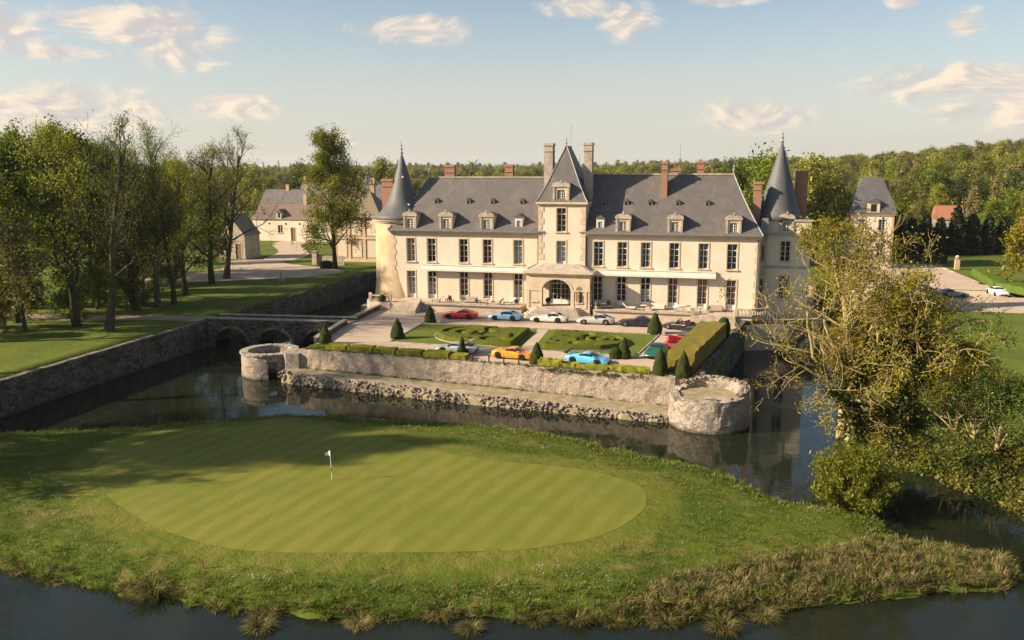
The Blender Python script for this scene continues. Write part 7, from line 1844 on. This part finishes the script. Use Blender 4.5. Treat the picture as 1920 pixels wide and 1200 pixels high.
# left and right lawn edges, moat wall weeds
wk = [proto_obj('weed_a', [tuft(22, .5, .22, .04, 120, .9, 'blade', .5)]), proto_obj('weed_b', [tuft(20, .35, .25, .04, 121, .9, 'sedge', .4)])]
P = []
for _ in range(420): x = RNG.uniform(-46, -6); P.append((x, fw(x) + RNG.uniform(.05, .7), .05, RNG.uniform(.4, .9)))
for _ in range(160): x = RNG.uniform(-46, -6); P.append((x, fw(x) - RNG.uniform(.05, .35), lz(x) + .02, RNG.uniform(.3, .8)))
for _ in range(700): P.append((-66.6 - RNG.uniform(0, .9), RNG.uniform(45, 147), .03, RNG.uniform(.4, .9)))
for _ in range(90): x = RNG.uniform(-19, -8); P.append((x, fw(x) - .02 + RNG.uniform(-.15, .3), .0 - RNG.random() * .25, RNG.uniform(.6, 1.1)))
P = np.array(P); scatter('wall_weeds', 'weeds and grass growing along the wall tops', wk, P[:, :3], np.c_[RNG.normal(0, .2, (len(P), 2)), RNG.uniform(0, 6.28, len(P))], np.repeat(P[:, 3:4], 3, 1), RNG.integers(0, 2, len(P)))

# reed bank on the right spit and the near shore
rk = [proto_obj('reed_a', [tuft(34, .95, .30, .045, 130, .55, 'reed', .7)]), proto_obj('reed_b', [tuft(30, .75, .32, .045, 131, .8, 'reed', .9)]), proto_obj('reed_c', [tuft(30, .8, .28, .045, 132, .5, 'blade', .5)]), proto_obj('reed_d', [tuft(26, .6, .3, .045, 133, .9, 'sedge', .6)])]
REED = np.array([(-5.6, 40.8), (-1.5, 42.0), (3.9, 44.8), (9.6, 47.3), (15.0, 49.4), (16.3, 52.0), (16.0, 53.8), (12.4, 53.4), (9.0, 52.6), (5.5, 50.2), (1.0, 47.3), (-3.0, 44.6)], float)
P = np.c_[RNG.uniform(-6, 17, 3600), RNG.uniform(40, 54.5, 3600)]; P = P[sdf(P, REED) > -.15][:1500]
k = RNG.choice(4, len(P), p=[.40, .28, .16, .16]); s = RNG.uniform(.45, .85, len(P))
# near shore fringe
Q = []
shore = ISLAND[26:36]
for a, b in zip(shore[:-1], shore[1:]):
    n2 = int(np.hypot(*(b - a)) * 5)
    for _ in range(n2):
        p = a + (b - a) * RNG.random(); Q.append((p[0] + RNG.normal(0, .25), p[1] + RNG.normal(.15, .3)))
Q = np.array(Q); PQ = np.vstack([P, Q]); kk = np.r_[k, RNG.choice(4, len(Q), p=[.15, .15, .35, .35])]; ss = np.r_[s, RNG.uniform(.4, .8, len(Q))]
Z = np.maximum(island_h(PQ), WZ - .1)
scatter('reed_bank', 'matted dry reeds and sedge along the near shore', rk, np.c_[PQ, Z], np.c_[RNG.normal(0, .25, (len(PQ), 2)), RNG.uniform(0, 6.28, len(PQ))], np.repeat(ss[:, None], 3, 1), kk)
# back shore: short fringe
Q = []
for a, b in zip(ISLAND[1:20], ISLAND[2:21]):
    for _ in range(int(np.hypot(*(b - a)) * 4)): p = a + (b - a) * RNG.random(); Q.append((p[0] + RNG.normal(0, .2), p[1] - .25 + RNG.normal(0, .25)))
Q = np.array(Q); s = RNG.uniform(.35, .75, len(Q)); scatter('shore_grass', 'long grass hanging over the moat shore of the island', wk, np.c_[Q, np.maximum(island_h(Q), WZ)], np.c_[RNG.normal(0, .25, (len(Q), 2)), RNG.uniform(0, 6.28, len(Q))], np.repeat(s[:, None], 3, 1), RNG.integers(0, 2, len(Q)))
# tussocks: one thing each
def tussock_mesh(seed, n=330, h=.95, mat='sedge'):
    v, f, m = tuft(n, h, .42, .035, seed, 1.5, mat, .75); me = raw_mesh('tussock', v, f); me.materials.append(m); return me
TM = [tussock_mesh(141), tussock_mesh(142), tussock_mesh(143, mat='reed')]
TU = [(-30.4, 36.9, 1.15, 'dark round sedge tussock at the left near shore'), (-22.9, 35.5, .85, 'round sedge tussock standing in the water below the brown clump'), (-23.3, 36.7, .8, 'brownish sedge clump on the shore behind the water tussock'), (-18.1, 37.0, .75, 'ragged straw coloured tussock on the shore'),
      (-12.4, 37.9, .72, 'small lone sedge tussock standing clear in the water'), (-14.4, 39.0, 1.0, 'broad dark sedge clump on the shore behind the lone tussock'), (-9.4, 39.6, .7, 'low straw tussock right of the broad dark clump'), (-7.4, 40.1, .85, 'wide olive tussock hanging into the water'),
      (-5.5, 40.4, .7, 'straw topped tussock beside the wide olive one'), (-3.0, 41.1, .85, 'pale fan shaped tussock at the start of the reed bank'), (0.0, 41.4, .95, 'golden green tussock below the reed bank'), (2.0, 43.0, .8, 'green tussock tucked under the reed bank edge')]
for k, (x, y, s, lab) in enumerate(TU):
    z = max(hz(x, y), WZ - .12)
    t = thing('sedge_tussock', lab, 'tussock', (x, y, z), k * 1.3, 'sedge tussocks on the near shore', s * 1.2); obj('blades', TM[2 if 'straw coloured' in lab else k % 2], None, t)
# undergrowth of the right bank
rng = np.random.default_rng(90); A0 = rng.normal(0, 1, (26, 3)); A0 = A0 / np.linalg.norm(A0, axis=1)[:, None] * rng.uniform(.2, .6, (26, 1)); A0[:, 2] = np.abs(A0[:, 2]) * .8
uk = [proto_obj('clump_%d' % i, [(*leaves(rng, np.c_[A0, np.zeros(26)], 11, .125, .16), MT[m_])]) for i, m_ in enumerate(('leaf_ivy', 'leaf_dark', 'leaf_olive'))]
P = np.c_[RNG.uniform(9, 36, 9000), RNG.uniform(50, 90, 9000)]; r_ = sdf(P, RIGHT); P = P[(r_ > -.6) & (r_ < 4.0) & (P[:, 1] < 80)][:900]
s = RNG.uniform(.7, 1.7, len(P)); scatter('bank_undergrowth', 'dark brambles and ivy covering the right bank', uk, np.c_[P, height(P)], np.c_[RNG.normal(0, .2, (len(P), 2)), RNG.uniform(0, 6.28, len(P))], np.repeat(s[:, None], 3, 1), RNG.choice(3, len(P), p=[.25, .25, .5]))
# daisies
da_ = MB()
for k in range(7):
    a = k * .9; x, y = .25 * math.cos(a * 2.1) * (k % 3 + 1) / 3, .25 * math.sin(a * 1.7) * (k % 4 + 1) / 4; da_.lathe([(.016, .12), (.014, .13)], 6, (x, y, 0))
dk_ = [proto_obj('daisy', [(np.array(da_.v), da_.f, MT['white'])])]
P = np.c_[RNG.uniform(-50, 8, 5000), RNG.uniform(37, 70, 5000)]; d = vnoise(np.c_[P * .3, np.zeros(5000)], 41); P = P[(sdf(P, ISLAND) > 1) & (sdf(P, APRON) < -.5) & (d > .72)][:90]
scatter('daisies', 'white daisies sprinkled through the rough grass', dk_, np.c_[P, island_h(P) + .03], np.c_[np.zeros((len(P), 2)), RNG.uniform(0, 6, len(P))], np.ones((len(P), 3)), np.zeros(len(P)))
# ------------------------------------------------------------------ haze
hm = bpy.data.materials.new('haze'); hm.use_nodes = True; n = NT(hm.node_tree)
vp = n.add('VolumePrincipled', i={'Color': (0.86, 0.88, 0.90, 1), 'Density': 0.00006, 'Anisotropy': 0.2}); o = n.add('OutputMaterial'); n.l.new(vp.outputs[0], o.inputs['Volume'])
tag(obj('haze', MB().box(-3600, 3600, -700, 6200, -7.0, 75.0), hm), 'thin pale evening haze over the valley', kind='stuff')
